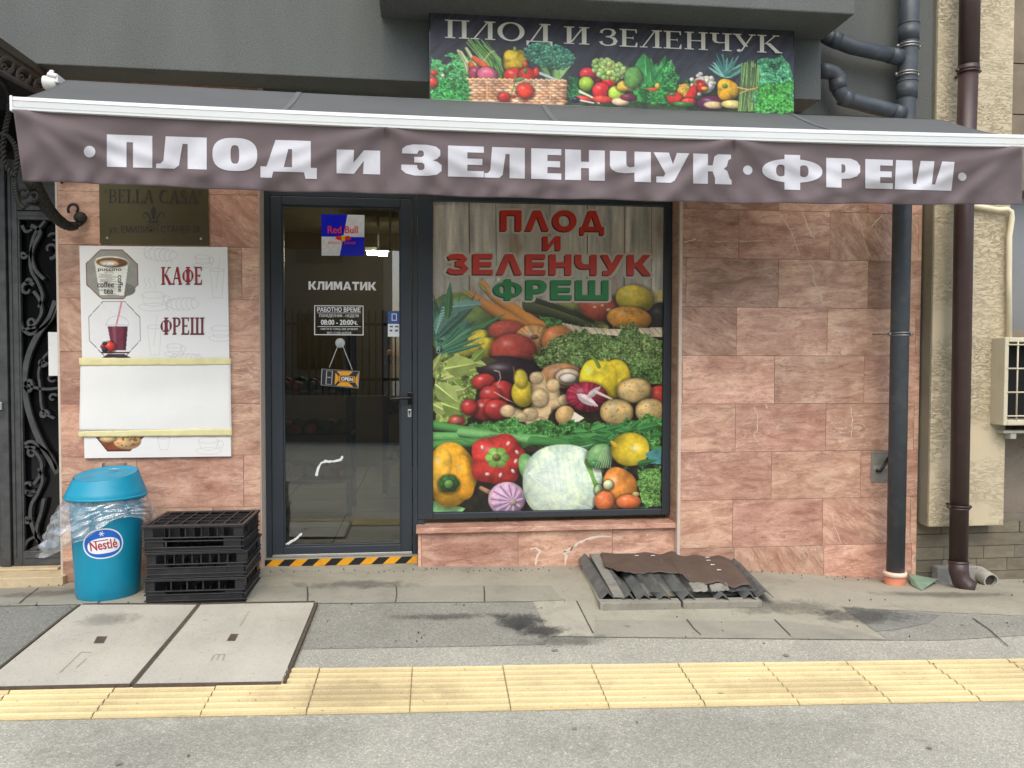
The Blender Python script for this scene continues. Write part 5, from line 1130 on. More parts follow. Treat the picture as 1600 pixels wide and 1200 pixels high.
for x,y in ((167.5,372),(314,373)): c0=P(x,y,-.012); m=MB(); m.tube([c0,c0+Vector((0,-.004,0))],.007,12); m.build('screw',ALU,pq)

mb=thing('menu_board','white menu board with coffee and juice pictures on the marble pier','menu board',(P(245,715,-.02).x,-.02,P(245,715,-.02).z))
MQ=[(124,384),(355,386),(361,713),(132,716)]
cm_=Canvas(124,384,358,716,.8,(232,230,226))
def dood(pts,w=.9,a=.5): cm_.stroke(pts,w,w,(188,186,184),0,a)
def el(cx,cy,rx,ry,a0=0,a1=360,n=14): return arc(cx,cy,rx,ry,a0,a1,n)
for cx,cy,sx in ((238,460,18),(318,400,12),(345,512,15),(270,540,12),(322,690,16)):
    dood(el(cx,cy,sx,sx*.3)); dood([(cx-sx,cy),(cx-sx*.75,cy+sx*.85),(cx,cy+sx),(cx+sx*.75,cy+sx*.85),(cx+sx,cy)]); dood(el(cx,cy+sx*1.05,sx*1.3,sx*.35)); dood(el(cx+sx*1.2,cy+sx*.4,sx*.3,sx*.35))
for x in (225,232,240): dood([(x,450),(x+3,444),(x-1,438),(x+2,432)])
for cx,cy,an in ((252,397,20),(285,474,-10),(290,562,0)):
    for k in range(6): dood(el(cx+(k-2.5)*8,cy+(k-2.5)*8*math.tan(math.radians(an))*.5,7,9,100,280))
    dood(el(cx,cy,26,10))
for x0,y0 in ((330,420),(228,510)):
    dood([(x0,y0),(x0+4,y0+44),(x0+18,y0+44),(x0+22,y0)]); dood(el(x0+11,y0,11,3)); dood([(x0+9,y0+30),(x0+16,y0-18)])
dood([(240,685),(244,704),(256,704),(260,685)]); dood(el(250,685,10,2.6))
def oct_(cx,cy,w,h,k=.29): return [(cx-w*(.5-k),cy-h/2),(cx+w*(.5-k),cy-h/2),(cx+w/2,cy-h*(.5-k)),(cx+w/2,cy+h*(.5-k)),(cx+w*(.5-k),cy+h/2),(cx-w*(.5-k),cy+h/2),(cx-w/2,cy+h*(.5-k)),(cx-w/2,cy-h*(.5-k))]
cm_.poly(oct_(174,428,82,78),(128,76,70)); cm_.poly(oct_(174,428,79,75),(150,148,138),.08)
cm_.poly([(147,408),(200,410),(192,460),(154,459)],(226,224,212),.04,grad=-.1); cm_.ball(192,452,18,10,(120,116,106),0,0,2,.9); cm_.poly([(147,408),(200,410),(192,461),(154,460)],(228,226,214),.04)
cm_.ball(174,409,27,9.5,(226,222,208),2,0,2,.9); cm_.ball(174,409.5,24.5,7.6,(118,84,52),2,0,2,.8); cm_.ball(170,411,15,4.6,(196,176,150),2,0,2,.9); cm_.ball(169,411.5,9,2.8,(236,226,212),0,0,2,.95)
for k in range(26):
    y=420+k*1.6; cm_.stroke([(153+random.uniform(0,14),y),(160+random.uniform(4,26),y)],.9,.8,(110,106,98),0,.55)
cm_.poly(oct_(176,513,81.5,86.5),(52,36,40)); cm_.poly(oct_(176,513,79.5,84.5),(228,227,225),.02)
cm_.stroke([(188,471),(183,492),(178,510)],2.4,2.2,(222,128,122),.3); cm_.stroke(el(181,507,18,14,180,360),.8,.8,(186,190,194),0,.8); cm_.stroke([(162,507),(199,507)],1.4,1.4,(204,206,210),0)
cm_.poly([(165,509),(197,509),(193,547),(171,547)],(112,52,66),.1); cm_.poly([(172,509),(178,509),(178,547),(175,547)],(140,78,92)); cm_.poly([(190,509),(197,509),(193,547),(189,547)],(84,36,48))
cm_.ball(168,541,9,8,(208,66,56),20,.4); cm_.ball(157,541,4,4,(150,50,60)); cm_.ball(160,546,5,4,(44,40,58),0,.4); cm_.ball(160,536,4,3,(40,60,36)); cm_.poly([(150,549),(200,549),(196,552),(158,552)],(60,40,42))
cm_.poly([(154,559),(202,559),(190,552.5),(164,552.5)],(90,44,44)); cm_.poly([(158,559),(196,559),(188,554),(168,554)],(56,58,70),.2)
cm_.poly([(140,680),(222,680),(196,706),(160,706)],(96,52,44)); cm_.poly([(144,682),(218,682),(195,703),(161,703)],(140,76,46),.3); cm_.ball(192,690,22,13,(206,166,116),0,.2,2,.7); cm_.ball(162,686,14,6,(224,190,140),0,.2)
for k in range(22): cm_.ball(192+random.uniform(-16,16),690+random.uniform(-8,8),1.6,1.2,(150,104,66),0,.1)
bm_=quadfn(MQ,-.0215); cm_.mesh(lambda u,v:bm_(u,v),'board_print',PRINTM,mb)
m=MB(); a=[P(*p,-.021) for p in MQ]; m.slab(a,(0,.0175,0)); m.build('board_panel',WHITE,mb)
for word,q,mt_,ms_ in (('КАФЕ',(252,417,317,444),REDI,INK),('ФРЕШ',(251,496,320,522),mat('wine_ink',srgb(120,36,48),.5,var=.05),INK)):
    W,pl=layout(word,SF,.02)
    bold=[p for p in pl]
    glyph_obj('word_shadow',pl,W,qd(q[0]-1,q[1]+.6,q[2]-.6,q[3]+1.2),-.0220,ms_,mb); glyph_obj('word',pl,W,qd(*q),-.0225,mt_,mb)
for wd,q in (('puccino',(153,418,190,425)),('coffee',(152,440,178,449)),('tea',(162,451,177,459)),):
    text_obj('cup_word',wd,qd(*q),-.0220,mat('cup_ink',srgb(54,52,48),.6,var=.05),mb,bold=.02)
def vq(x0,y0,x1,y1): return [(x1,y0),(x1,y1),(x0,y1),(x0,y0)]
text_obj('cup_word','coffee',vq(184,430,192,456),-.0220,mat('cup_ink',srgb(54,52,48),.6,var=.05),mb,bold=.02)
# blank sheet taped over the lower half of the board
sh=thing('paper_sheet','blank white paper taped across the lower part of the menu board','paper',(P(242,680,-.026).x,-.026,P(242,680,-.026).z))
PAP=mat('white_paper',(.80,.79,.75),.7,var=.03,vs=5); TAPE=mat('masking_tape',srgb(224,214,160),.6,var=.08,vs=14)
SQ=[(126,562),(360,564),(362,676),(124,674)]; fnS=quadfn(SQ,-.0265)
m=MB(); m.grid(lambda u,v: Vector(fnS(u,v))+Vector((0,-.003*math.sin(u*6+v*3)*math.sin(math.pi*v)-.002*math.sin(v*9+u*2),0)),40,20)
o=m.build('sheet',PAP,sh); sd=o.modifiers.new('s','SOLIDIFY'); sd.thickness=.0006
def tape(q):
    f=quadfn(q,-.031); m=MB(); rg=random.Random(int(q[0][1]))
    e=[rg.uniform(-.004,.004) for _ in range(60)]
    m.grid(lambda u,v: Vector(f(u,v))+Vector((0,-.0015*math.sin(u*40)*math.sin(v*3),(e[int(u*40)] if v in(0,1) else 0)*.35)),40,4); o=m.build('tape_strip',TAPE,sh); sd=o.modifiers.new('s','SOLIDIFY'); sd.thickness=.0006
tape([(123,559),(361,559.5),(361,570),(124,572)]); tape([(122,674),(362,669),(363,681),(122,683)])
# clear holder on the wall behind the bin
hd=thing('clear_holder','small clear plastic holder on the marble just above the blue bin','holder',tuple(P(177,733,-.03)))
m=MB(); a,b=P(159,724,-.03),P(195,735,-.03); m.box(a.x,b.x,-.03,-.027,b.z,a.z); m.box(a.x,b.x,-.027,-.001,b.z-.0005,b.z+.0025); m.box(a.x,a.x+.003,-.027,-.001,b.z+.003,a.z); m.box(b.x-.003,b.x,-.027,-.001,b.z+.003,a.z); m.build('holder_shell',mat_clear('clear_plastic',.05,(1.4,.12),(.9,.92,.92)),hd)
# ------------------------------------------------------------------ stickers and sign on the door
yS=ygl-.0015
cs=Canvas(501,334,570,400,.5,(0,0,0)); 
SIL=(196,198,200); BLU=(24,32,176)
cs.c[:]=SIL; cs.poly([(500,333),(543,333),(536,370),(500,370)],BLU); cs.poly([(536,370),(571,370),(571,401),(530,401)],BLU)
cs.c*=(.94+.12*cs.noise(6,6,2,2))[...,None]
cs.ball(536,372,5,5,(240,196,40),0,0,2,.9)
for sx in (-1,1):
    cs.poly([(536+sx*x,y) for x,y in ((2,371),(6,367.5),(11,369),(13,374),(10.5,373),(9,375.5),(5,374.5),(3,375))],(206,44,44)); cs.stroke([(536+sx*5,374),(536+sx*3,376.5)],1.2,1,(206,44,44))
rb=thing('door_sticker','square blue and silver drink sticker with two red bulls, high on the door glass','sticker',tuple(P(535,400,yS)),'stickers on the door glass')
f_=quadfn([(502,334.5),(569.5,336),(569,399.5),(502.5,399.5)],yS); cs.mesh(lambda u,v:f_(u,v),'sticker_print',PRINT,rb)
RB=mat('sticker_red',srgb(206,48,48),.4,var=.03)
text_obj('word','Red Bull',qd(512,353,559,364.5,.3),yS-.0006,RB,rb,bold=.02); text_obj('word','ENERGY DRINK',qd(513,377.5,556,381.5,.2),yS-.0006,RB,rb,bold=.01,spacing=1.2)
WHT=mat('white_vinyl',(.78,.78,.77),.5,var=.03)
kl=thing('door_lettering','large white word on the door glass telling the shop has air conditioning','lettering',tuple(P(535,456,yS)))
W,pl=layout('КЛИМАТИК',PG,.12); glyph_obj('word',pl,W,qd(482,439.5,588,452.5,1.2),yS,WHT,kl)
hr=thing('opening_hours','white framed opening hours lettered on the door glass','sign',tuple(P(530,523,yS)))
fo=lambda q,i: [[q[0],q[1],q[2],q[3]],[(q[0][0]+i,q[0][1]+i),(q[3][0]+i,q[3][1]-i),(q[2][0]-i,q[2][1]-i),(q[1][0]-i,q[1][1]+i)]]
cloth_poly([fo([(491,477),(568,477.5),(568,524),(491,523.5)],1.3)],lambda x,y:P(x,y,yS),0,'frame_line',WHT,hr)
cloth_poly([rc(496,488.6,564,489.3),rc(496,509.8,564,510.6)],lambda x,y:P(x,y,yS),0,'rule_line',WHT,hr)
for wd,q,b_ in (('РАБОТНО ВРЕМЕ',(495.5,479.8,563.5,487.3),.03),('ПОНЕДЕЛНИК - НЕДЕЛЯ',(499,491,560.5,496.2),.012),('08:00 - 20:00ч.',(501.5,499.5,559,507.5),.03),('СМЕТИ БГ ЕООД, ЕИК 207487907',(501,512.3,559,516),.008),('МОЛ: СТОЯН АСЕНОВ',(511,518.3,549,521.8),.008)):
    text_obj('word',wd,qd(*q,.3),yS,WHT,hr,bold=b_)
pay=thing('door_sticker','small blue and white card payment sticker beside the door handle side of the glass','sticker',tuple(P(616,525,yS)),'stickers on the door glass')
m=MB(); a,b=P(606,486,yS),P(625.5,505.5,yS); m.box(a.x,b.x,yS,yS+.001,b.z,a.z); m.build('blue_half',mat('sticker_blue',srgb(44,84,150),.4,var=.05),pay)
m=MB(); a,b=P(606,506,yS),P(625.5,526,yS); m.box(a.x,b.x,yS,yS+.001,b.z,a.z); m.build('white_half',WHT,pay)
cloth_poly([fo([(612,490),(620,490),(620,501),(612,501)],1.2)],lambda x,y:P(x,y,yS-.001),0,'terminal_icon',WHT,pay)
cloth_poly([rc(609,509,614,511.5),rc(617,509,622.5,511.5),rc(609,515,613,518),rc(617,515,622,518)],lambda x,y:P(x,y,yS-.001),0,'card_mark',mat('card_ink',srgb(90,96,120),.5,var=.3,vs=60),pay)
yo=yS-.018
os_=thing('open_sign','black and yellow open sign hanging from a suction cup on the door glass','sign',tuple(P(531,607,yo)))
m=MB(); c=P(531.5,536,ygl-.001); m.tube([c,c+Vector((0,-.010,0)),c+Vector((0,-.016,0))],[.030,.026,.010],20); m.tube([c+Vector((0,-.014,0)),c+Vector((0,-.026,0))],.012,14); m.build('suction_cup',mat('milky_rubber',srgb(190,192,188),.3,var=.05),os_)
m=MB()
for q in ((514.5,574),(550.5,578)): m.tube([P(531.5+(q[0]-531.5)*.16,538,yo),P(*q,yo)],.0016,6)
m.build('cord',WHT,os_)
OQ=[(502,575.5),(562.5,579.5),(560.5,607.5),(500.5,602.5)]
m=MB(); a=[P(*p,yo) for p in OQ]; m.slab(a,(0,.006,0)); m.build('sign_board',mat('sign_black',srgb(26,26,28),.4,var=.05),os_)
fq=quadfn(OQ,yo-.0006); gq=lambda x,y: fq(x,y)
GRY=mat('sign_grey',srgb(150,150,146),.5,var=.05); ORG=mat('sign_orange',srgb(216,150,34),.4,var=.04)
cloth_poly([fo([(.012,.03),(.988,.03),(.988,.97),(.012,.97)],.018)],gq,0,'sign_border',GRY,os_)
cloth_poly([fo([(.13,.1),(.3,.1),(.3,.9),(.13,.9)],.025),rc(.17,.46,.26,.52)],gq,0,'door_icon',GRY,os_)
cloth_poly([[[(.40,.1),(.82,.06),(.72,.3),(.5,.32)]],[[(.37,.2),(.46,.4),(.46,.62),(.37,.9)]],[[(.96,.1),(.9,.42),(.9,.66),(.965,.9)]],[[(.42,.92),(.52,.7),(.72,.7),(.86,.92)]],rc(.47,.34,.88,.68)],gq,0,'orange_shape',ORG,os_)
fq2=quadfn(OQ,yo-.0022); cloth_poly([rc(.5,.37,.85,.65)],lambda x,y: quadfn(OQ,yo-.0018)(x,y),0,'word_panel',mat('sign_black',srgb(26,26,28),.4,var=.05),os_)
text_obj('word','OPEN',[(.525,.41),(.83,.41),(.83,.61),(.525,.61)],0,WHT,os_,bold=.03,fn=lambda x,y:quadfn(OQ,yo-.0026)(x,y))
def streak(pts,label):  # white ribbon of uneven width on the door glass
    fine=[]
    for a,b in zip(pts,pts[1:]):
        for k in range(5): fine.append((a[0]+(b[0]-a[0])*k/5,a[1]+(b[1]-a[1])*k/5+random.uniform(-.5,.5)))
    ws=[random.uniform(2.2,5.0) for _ in fine]; ws[0]=ws[-1]=1
    o=cloth_poly([ribbon(fine,ws)],lambda x,y:P(x,y,ygl-.001),0,'white_streak',WHITE,None); tag(o,label,'glue streak','white streaks on the door glass')
streak([(494,744),(497,732),(501,724),(508,721),(520,721),(533,718),(536,711)],'white wavy streak at knee height on the door glass')
streak([(445,851),(452,848),(461,843),(468,837),(473,832)],'white curved streak at the bottom corner of the door glass')

# ------------------------------------------------------------------ downpipes
def pipe_clamp(m, c, r, back):
    m.tube([c+Vector((0,0,-.012)),c+Vector((0,0,-.004))],r+.004,20); m.tube([c+Vector((0,0,.004)),c+Vector((0,0,.012))],r+.004,20)
    for s_ in (-1,1): m.tube([c+Vector((s_*(r+.012),-.012,0)),c+Vector((s_*(r+.012),.012,0))],.009,10); m.box(c.x+s_*(r-.002),c.x+s_*(r+.016),c.y-.004,c.y+.004,c.z-.011,c.z+.011)
    if back: m.box(c.x-.006,c.x+.006,c.y+r,back,c.z-.006,c.z+.006)
YG=-.16
gp=thing('grey_downpipe','dark grey round downpipe in front of the marble with two side branches','downpipe',tuple(P(1398,900,YG)))
rt=.0575
m=MB(); m.tube([P(1424.5,-160,YG),P(1420,60,YG),P(1409.5,330,YG),P(1399,896,YG)],[.0575,.0565,.056,.054],28)
m.build('pipe',PVCG,gp)
for py in (52,142): m=MB(); c=P(1420+(52-py)*.03,py,YG); m.tube([c+Vector((0,0,-.05)),c+Vector((0,0,.05))],.0605,24); m.tube([c+Vector((0,0,.05)),c+Vector((0,0,.058))],.0625,24); m.build('pipe_socket',PVCG,gp)
for a_ in ((1419.3,73,.06,-.06),(1417,117,.06,-.06),(1406.5,522,.058,0)): m=MB(); pipe_clamp(m,P(a_[0],a_[1],YG),a_[2],a_[3]); m.build('pipe_clamp',STEEL,gp)
m=MB(); c=P(1391,522,YG); m.tube([c+Vector((-.012,.02,0)),c+Vector((-.02,YG*-1-.001,.004))],.004,8); m.build('wall_bolt',STEEL,gp)
def branch(pts,r,Y,coll):
    q=[P(x,y,Y) for x,y in pts]; m=MB(); m.tube(q,r,20); 
    for a,b,k in coll: 
        p=P(a[0],a[1],Y); d=(P(b[0],b[1],Y)-p).normalized(); m.tube([p-d*.03,p+d*.03],r*1.09,20)
    return m
m=branch([(1278,51),(1300,61),(1330,73),(1408,90)],.045,YG-.01,[((1304,62),(1330,73),0),((1398,88),(1410,91),0)]); m.build('side_branch',PVCG,gp)
m=branch([(1279,111),(1292,111),(1302,114),(1310,122),(1311,134),(1312,142),(1319,152),(1330,157),(1352,163),(1380,170),(1412,180)],.046,YG-.02,[((1309,132),(1310,140),0),((1322,154),(1334,158),0),((1402,177),(1412,180),0)]); m.build('side_branch',PVCG,gp)
m=MB(); a=P(1398,893,YG); b=P(1396,923,YG-.02)
m.tube([P(1398.4,898,YG),P(1398,907,YG),P(1397,915,YG-.01),P(1394,926,YG-.02)],[.064,.064,.058,.055],24); m.build('orange_socket',PVCO,gp)
m=MB(); c=P(1398.4,896,YG); m.tube([c+Vector((0,0,-.014)),c+Vector((0,0,.014))],.070,24); m.build('socket_collar',mat('pale_pvc',srgb(226,196,176),.5),gp)
YBp=-.22
bp=thing('brown_downpipe','brown downpipe with a kicked out elbow in front of the beige pier','downpipe',tuple(P(1512,925,YBp)))
m=MB(); m.tube([P(1518,-160,YBp),P(1513.5,105,YBp)],.0595,24); m.build('pipe',PVCB,bp)
m=MB(); m.tube([P(1513.4,104,YBp),P(1506,330,YBp),P(1497.5,880,YBp)],[.0565,.056,.054],24); m.build('pipe',PVCB,bp)
m=MB(); m.tube([P(1513.6,104,YBp)+Vector((0,0,-.035)),P(1513.6,104,YBp)+Vector((0,0,.004))],.062,24); m.build('pipe_socket',PVCB,bp)
for a_ in ((1513.2,111,.060),(1499,792,.057)): m=MB(); pipe_clamp(m,P(a_[0],a_[1],YBp),a_[2],-.1); m.build('pipe_clamp',PVCB,bp)
m=MB(); m.tube([P(1497.6,876,YBp),P(1498,893,YBp-.005),P(1502,907,YBp-.02),P(1512,917,YBp-.05),P(1522,921,YBp-.07)],[.057,.057,.056,.054,.052],22); m.build('elbow',PVCB,bp)
m=MB(); c=P(1497.6,878,YBp); m.tube([c+Vector((0,0,-.004)),c+Vector((0,0,.006))],.059,22); m.build('elbow_rim',PVCB,bp)
# ------------------------------------------------------------------ neighbouring building
nb=thing('beige_building','neighbouring building with a combed beige plaster pier over a stone base','building',tuple(P(1515,900,0)))
YN=-.10; xn0=P(1455.5,600,YN).x; xn1=P(1573,600,YN).x; znb=P(1500,822.5,YN).z
m=MB(); m.box(xn0,xn1,YN,.35,znb,6); m.build('pier',BEIGE,nb,bevel=.006)
m=MB(); m.box(xrr+.012,xn0-.002,YN+.012,.3,znb+.012,6); m.build('pier_side',PLGREY,nb)
YSB=.02
def stonebase():
    m,nt,b=nm('slate_base_stone'); L=nt.links; at=N(nt,'ShaderNodeAttribute',attribute_name='tile'); sp=nt.nodes.new('ShaderNodeSeparateColor'); L.new(at.outputs['Color'],sp.inputs[0])
    r=ramp(nt,[(0,srgb(98,94,82)),(.4,srgb(122,114,96)),(.7,srgb(110,100,84)),(1,srgb(132,122,102))]); L.new(sp.outputs[0],r.inputs[0]); v=coords(nt,(1,1,3)); r2=ramp(nt,[(.3,(.72,.72,.72)),(.7,(1.2,1.2,1.2))]); L.new(noise(nt,v,7,8,.7,.6),r2.inputs[0])
    L.new(mix(nt,1,r.outputs[0],r2.outputs[0],'MULTIPLY'),b.inputs['Base Color']); b.inputs['Roughness'].default_value=.8; bump(nt,b,noise(nt,v,12,6,.7),.5,.012); return m
m=MB(); cols=[]; rg=random.Random(5); 
m.mi=1; m.box(xrr+.004,6,YSB+.012,.5,-.4,znb+.05); cols+=[(0,0,0)]*6; m.mi=0
z=znb-.001; k=0
while z>-.3:
    h=rg.choice([.085,.1,.075]); x=xrr+.006-rg.uniform(0,.2)
    while x<6:
        wd=rg.uniform(.16,.36); xa_,xb_=max(x,xrr+.006),x+wd
        if xb_-xa_>.02: m.box(xa_,xb_-.004,YSB+rg.uniform(-.006,.004),YSB+.02,z-h+.004,z); cols+=[(rg.random(),rg.random(),rg.random())]*6
        x+=wd
    z-=h
me=m.mesh('stone_base'); tile_attr(me,cols); add_mesh('stone_base',me,[stonebase(),mat('base_mortar',srgb(112,106,92),.9)],nb)
YR=.06; m=MB(); m.box(xn1-.05,7,YR,.5,znb-.005,P(1590,515,YR).z); m.build('recessed_wall',RENDER,nb)
m=MB(); m.box(xn1-.05,7,YR,.5,P(1590,300,YR).z,6); m.build('recessed_wall',RENDER,nb)
m=MB(); zz=P(1590,300,YR).z; x_=xn1+.001
cols=[]; 
for k,(h,c) in enumerate(((.5,(.2,.2,.2)),(.33,(.9,.9,.9)),(.5,(.1,.3,.3)),(.4,(.7,.2,.5)),(.6,(.3,.3,.3)))):
    m.box(x_,7,YR-.03,YR,zz+.004,zz+h-.004); zz+=h
m.build('facing_block',mat('brown_facing',srgb(122,110,94),.85,var=.3,vs=3,bmp=.3),nb)
m=MB(); m.box(xn1-.05,7,YR+.1,.5,P(1590,515,YR).z,P(1590,300,YR).z); m.build('shop_window',mat('dusty_pane',srgb(120,122,124),.15,var=.05),nb)
ac=thing('air_conditioner','cream air conditioner outdoor unit with a wire grille at the edge of the pier','air conditioner',tuple(P(1590,665,-.2)))
YA=-.22; a,b=P(1571,527,YA),P(1571,665,YA); xa_=a.x; m=MB()
ACM=mat('cream_enamel',srgb(198,190,166),.45,var=.06,dirt=(srgb(150,140,118),.5),ds=6)
m.box(xa_,xa_+.028,YA,YA+.3,b.z,a.z); m.box(xa_+.028,xa_+.8,YA,YA+.3,b.z,b.z+.035); m.box(xa_+.028,xa_+.8,YA,YA+.3,a.z-.03,a.z); m.box(xa_+.77,xa_+.8,YA,YA+.3,b.z+.035,a.z-.03); m.box(xa_+.028,xa_+.77,YA+.12,YA+.29,b.z+.035,a.z-.03); m.build('casing',ACM,ac,bevel=.006)
m=MB()
for k in range(1,9): m.tube([(xa_+.028+k*.062,YA+.004,b.z+.03),(xa_+.028+k*.062,YA+.004,a.z-.025)],.005,8)
for k in range(4): zk=b.z+.06+k*.15; m.tube([(xa_+.02,YA+.0,zk),(xa_+.78,YA+.0,zk)],.005,8)
m.build('wire_grille',ACM,ac)
m=MB(); m.box(xa_+.03,xa_+.76,YA+.1,YA+.118,b.z+.04,a.z-.035); m.build('fan_opening',PITCH,ac)
m=MB(); c=P(1577,675,YA); m.box(c.x,c.x+.8,YA+.05,YA+.28,c.z-.014,c.z+.004); m.box(c.x+.05,c.x+.09,YA+.05,YR,c.z-.05,c.z-.015); m.build('wall_bracket',PVCL,ac,bevel=.003)
tb=thing('coolant_tube','cream insulated tube bending down the corner of the beige pier to the air conditioner','tube',tuple(P(1577,525,-.13)))
m=MB(); m.tube([P(1500,318,-.12),P(1535,324,-.125),P(1560,328,-.13),P(1573,327,-.13),P(1580,331,-.13),P(1581,342,-.13),P(1577,370,-.13),P(1576.5,430,-.13),P(1577,528,-.13)],.017,12); m.build('insulated_tube',mat('cream_foam',srgb(214,204,176),.7,bmp=.3),tb)
# junction box in the marble
jb=thing('junction_box','open square junction box in the marble with a bent cable, half behind the grey downpipe','junction box',tuple(P(1376,752,-.004)))
a,b=P(1361.5,705,-.004),P(1395,753,-.004); m=MB(); w_=.012
JM=concrete('box_plaster',(.24,.225,.19),.5,12)
for q in ((a.x,a.x+w_,b.z,a.z),(b.x-w_,b.x,b.z,a.z),(a.x+w_,b.x-w_,b.z,b.z+w_),(a.x+w_,b.x-w_,a.z-w_,a.z)): m.box(q[0],q[1],-.006,.0,q[2],q[3])
m.box(a.x+w_,b.x-w_,-.002,0,b.z+w_,a.z-w_); m.build('box_frame',JM,jb)
m=MB(); zc=(a.z+b.z)/2; m.box(a.x+w_,b.x-w_,-.0045,-.002,zc-.02,zc+.006); m.build('box_strip',concrete('box_plaster_light',(.33,.31,.27),.5,14),jb)
m=MB(); m.tube([P(1369,735,-.012),P(1375,736,-.022),P(1381,728,-.03),P(1388,716,-.025),P(1394,712,-.012)],.010,10); m.build('bent_cable',BLACK,jb)
# stub pipe, block, and torn sheet at the foot of the pier
sp_=thing('pipe_stub','short light grey plastic pipe lying at the foot of the stone base','pipe',tuple(GP(1540,918)))
m=MB(); a=P(1528,895,-.02); b=P(1549,908,-.16); d=(b-a).normalized()
vs=[]; m.tube([a,b],.047,24,caps=False); m.tube([b,a],.040,24,caps=False)
m.build('pipe_wall',PVCL,sp_,fix=False)
m=MB(); n=24; o_=[];i_=[]
u=Vector((0,1,0)); u=(u-d*u.dot(d)).normalized(); w2=d.cross(u)
m.add([b+(u*math.cos(2*math.pi*k/n)+w2*math.sin(2*math.pi*k/n))*r_ for r_ in (.047,.040) for k in range(n)],[(k,(k+1)%n,n+(k+1)%n,n+k) for k in range(n)]); m.build('pipe_rim',PVCL,sp_)
m=MB(); p=b-d*.03; m.add([p+(u*math.cos(2*math.pi*k/n)+w2*math.sin(2*math.pi*k/n))*.0402 for k in range(n)],[tuple(range(n))]); m.build('pipe_dark',mat('pipe_mouth_shade',srgb(70,66,58),.9),sp_)  # dark disc across the bore stands in for the shade inside
m=MB(); a=P(1466,888,-.06); b=P(1530,888,-.06); zb_=gz(a.x,-.06)-.02; m.box(a.x,b.x,-.06,YSB-.01,zb_,P(1490,886,-.06).z); o=m.build('concrete_block',concrete('block_concrete',(.27,.26,.235),.3,8),None,bevel=.008); tag(o,'low grey concrete block behind the elbow of the brown pipe','block')
m=MB(); q=[GP(1419,908),GP(1466,912),GP(1440,924),GP(1424,916)]
m.add([Vector(p)+Vector((0,0,z_)) for p,z_ in zip(q,(.05,.03,.006,.012))]+[Vector(p)+Vector((0,.004,z_)) for p,z_ in zip(q,(.046,.026,.002,.008))],[(0,1,2,3),(7,6,5,4),(0,4,5,1),(1,5,6,2),(2,6,7,3),(3,7,4,0)])
o=m.build('torn_sheet',mat('green_felt',srgb(122,146,126),.8,var=.15,vs=12)); tag(o,'torn piece of pale green sheet on the ground between the two downpipes','sheet')

# ------------------------------------------------------------------ cellar hatch
hc=GP(1050,940); ht=thing('cellar_hatch','cellar hatch with concrete rim, steel angle rails and corrugated sheet','cellar hatch',tuple(hc))
h_=lambda px,py,l: (lambda g: Vector((g.x,g.y,g.z+l)))(GP(px,py))
m=MB()
def rim(p0,p1,wd,l0,l1,K=6):
    a,b=GP(*p0),GP(*p1); e=Vector((b.x-a.x,b.y-a.y,0)).normalized(); nn=Vector((-e.y,e.x,0))
    for k in range(K):
        s0=a.lerp(b,k/K); s1=a.lerp(b,(k+.97)/K); q=[(s0.x,s0.y),(s1.x,s1.y),(s1.x+nn.x*wd,s1.y+nn.y*wd),(s0.x+nn.x*wd,s0.y+nn.y*wd)]
        m.hexa([(x,y,gz(x,y)+l0) for x,y in q]+[(x,y,gz(x,y)+l1) for x,y in q])
rim((938,955),(1195,951),.055,-.03,.044,2); m.build('concrete_rim',concrete('rim_concrete',(.26,.245,.2),.6,6),ht,bevel=.006)
m=MB(); rim((938,955),(908,888),-.012,-.03,.036,1); m.build('concrete_edge',CONC,ht)
m=MB(); q=[GP(975,944),GP(1010,890),GP(1160,890),GP(1185,944)]; m.add([(p.x,p.y,gz(p.x,p.y)+.012) for p in q],[(0,1,2,3)]); m.build('hatch_dark_sheet',PITCH,ht)  # flat black sheet; stands in for the shade down in the pit
def angle(p0,p1,wd,ht_,l,mm_,name='angle_rail'):
    """an inverted steel angle lying from photo point p0 (front) to p1 (back)"""
    a,b=h_(*p0,l),h_(*p1,l); e=(b-a); e.z=0; e.normalize(); nn=Vector((e.y,-e.x,0)); m=MB()
    A=[a-nn*wd,a+Vector((0,0,ht_)),a+nn*wd]; B=[b-nn*wd,b+Vector((0,0,ht_)),b+nn*wd]; t=Vector((0,0,-.004))
    m.add(A+B+[p+t for p in A]+[p+t for p in B],[(0,1,4,3),(1,2,5,4),(6,9,10,7),(7,10,11,8),(0,6,7,1),(1,7,8,2),(3,4,10,9),(4,5,11,10)]); m.build(name,mm_,ht)
L0=.044
for p0,p1,wd,hh in (((950,949),(913,884),.040,.038),((982,950),(938,884),.036,.034),((1007,950),(970,892),.036,.034),((1039,950),(998,893),.036,.036),((1076,950),(1030,892),.04,.04),((1129,950),(1085,890),.036,.032),((1171,949),(1130,888),.036,.034),((1196,946),(1140,884),.046,.036)):
    angle(p0,p1,wd,hh,L0,ZINCD if wd<.0455 else ZINCD)
m=MB(); q=[h_(958,948,L0+.02),h_(975,949,L0+.02),h_(936,884,L0+.035),h_(921,884,L0+.035)]; m.slab(q,(0,0,-.012)); m.build('mortar_strip',concrete('dirty_mortar',(.25,.24,.21),.7,14),ht)
MESH=mat('wire_mesh',srgb(128,130,126),.5,metal=.5,var=.3,vs=60)
m=MB(); q=[h_(990,914,L0+.026),h_(1060,914,L0+.026),h_(1080,940,L0+.02),h_(1000,944,L0+.02)]
for i in range(26):
    t=i/25; a,b=q[0].lerp(q[1],t),q[3].lerp(q[2],t); m.tube([a,a.lerp(b,.5)+Vector((0,0,.012*math.sin(t*18))),b],.0011,4)
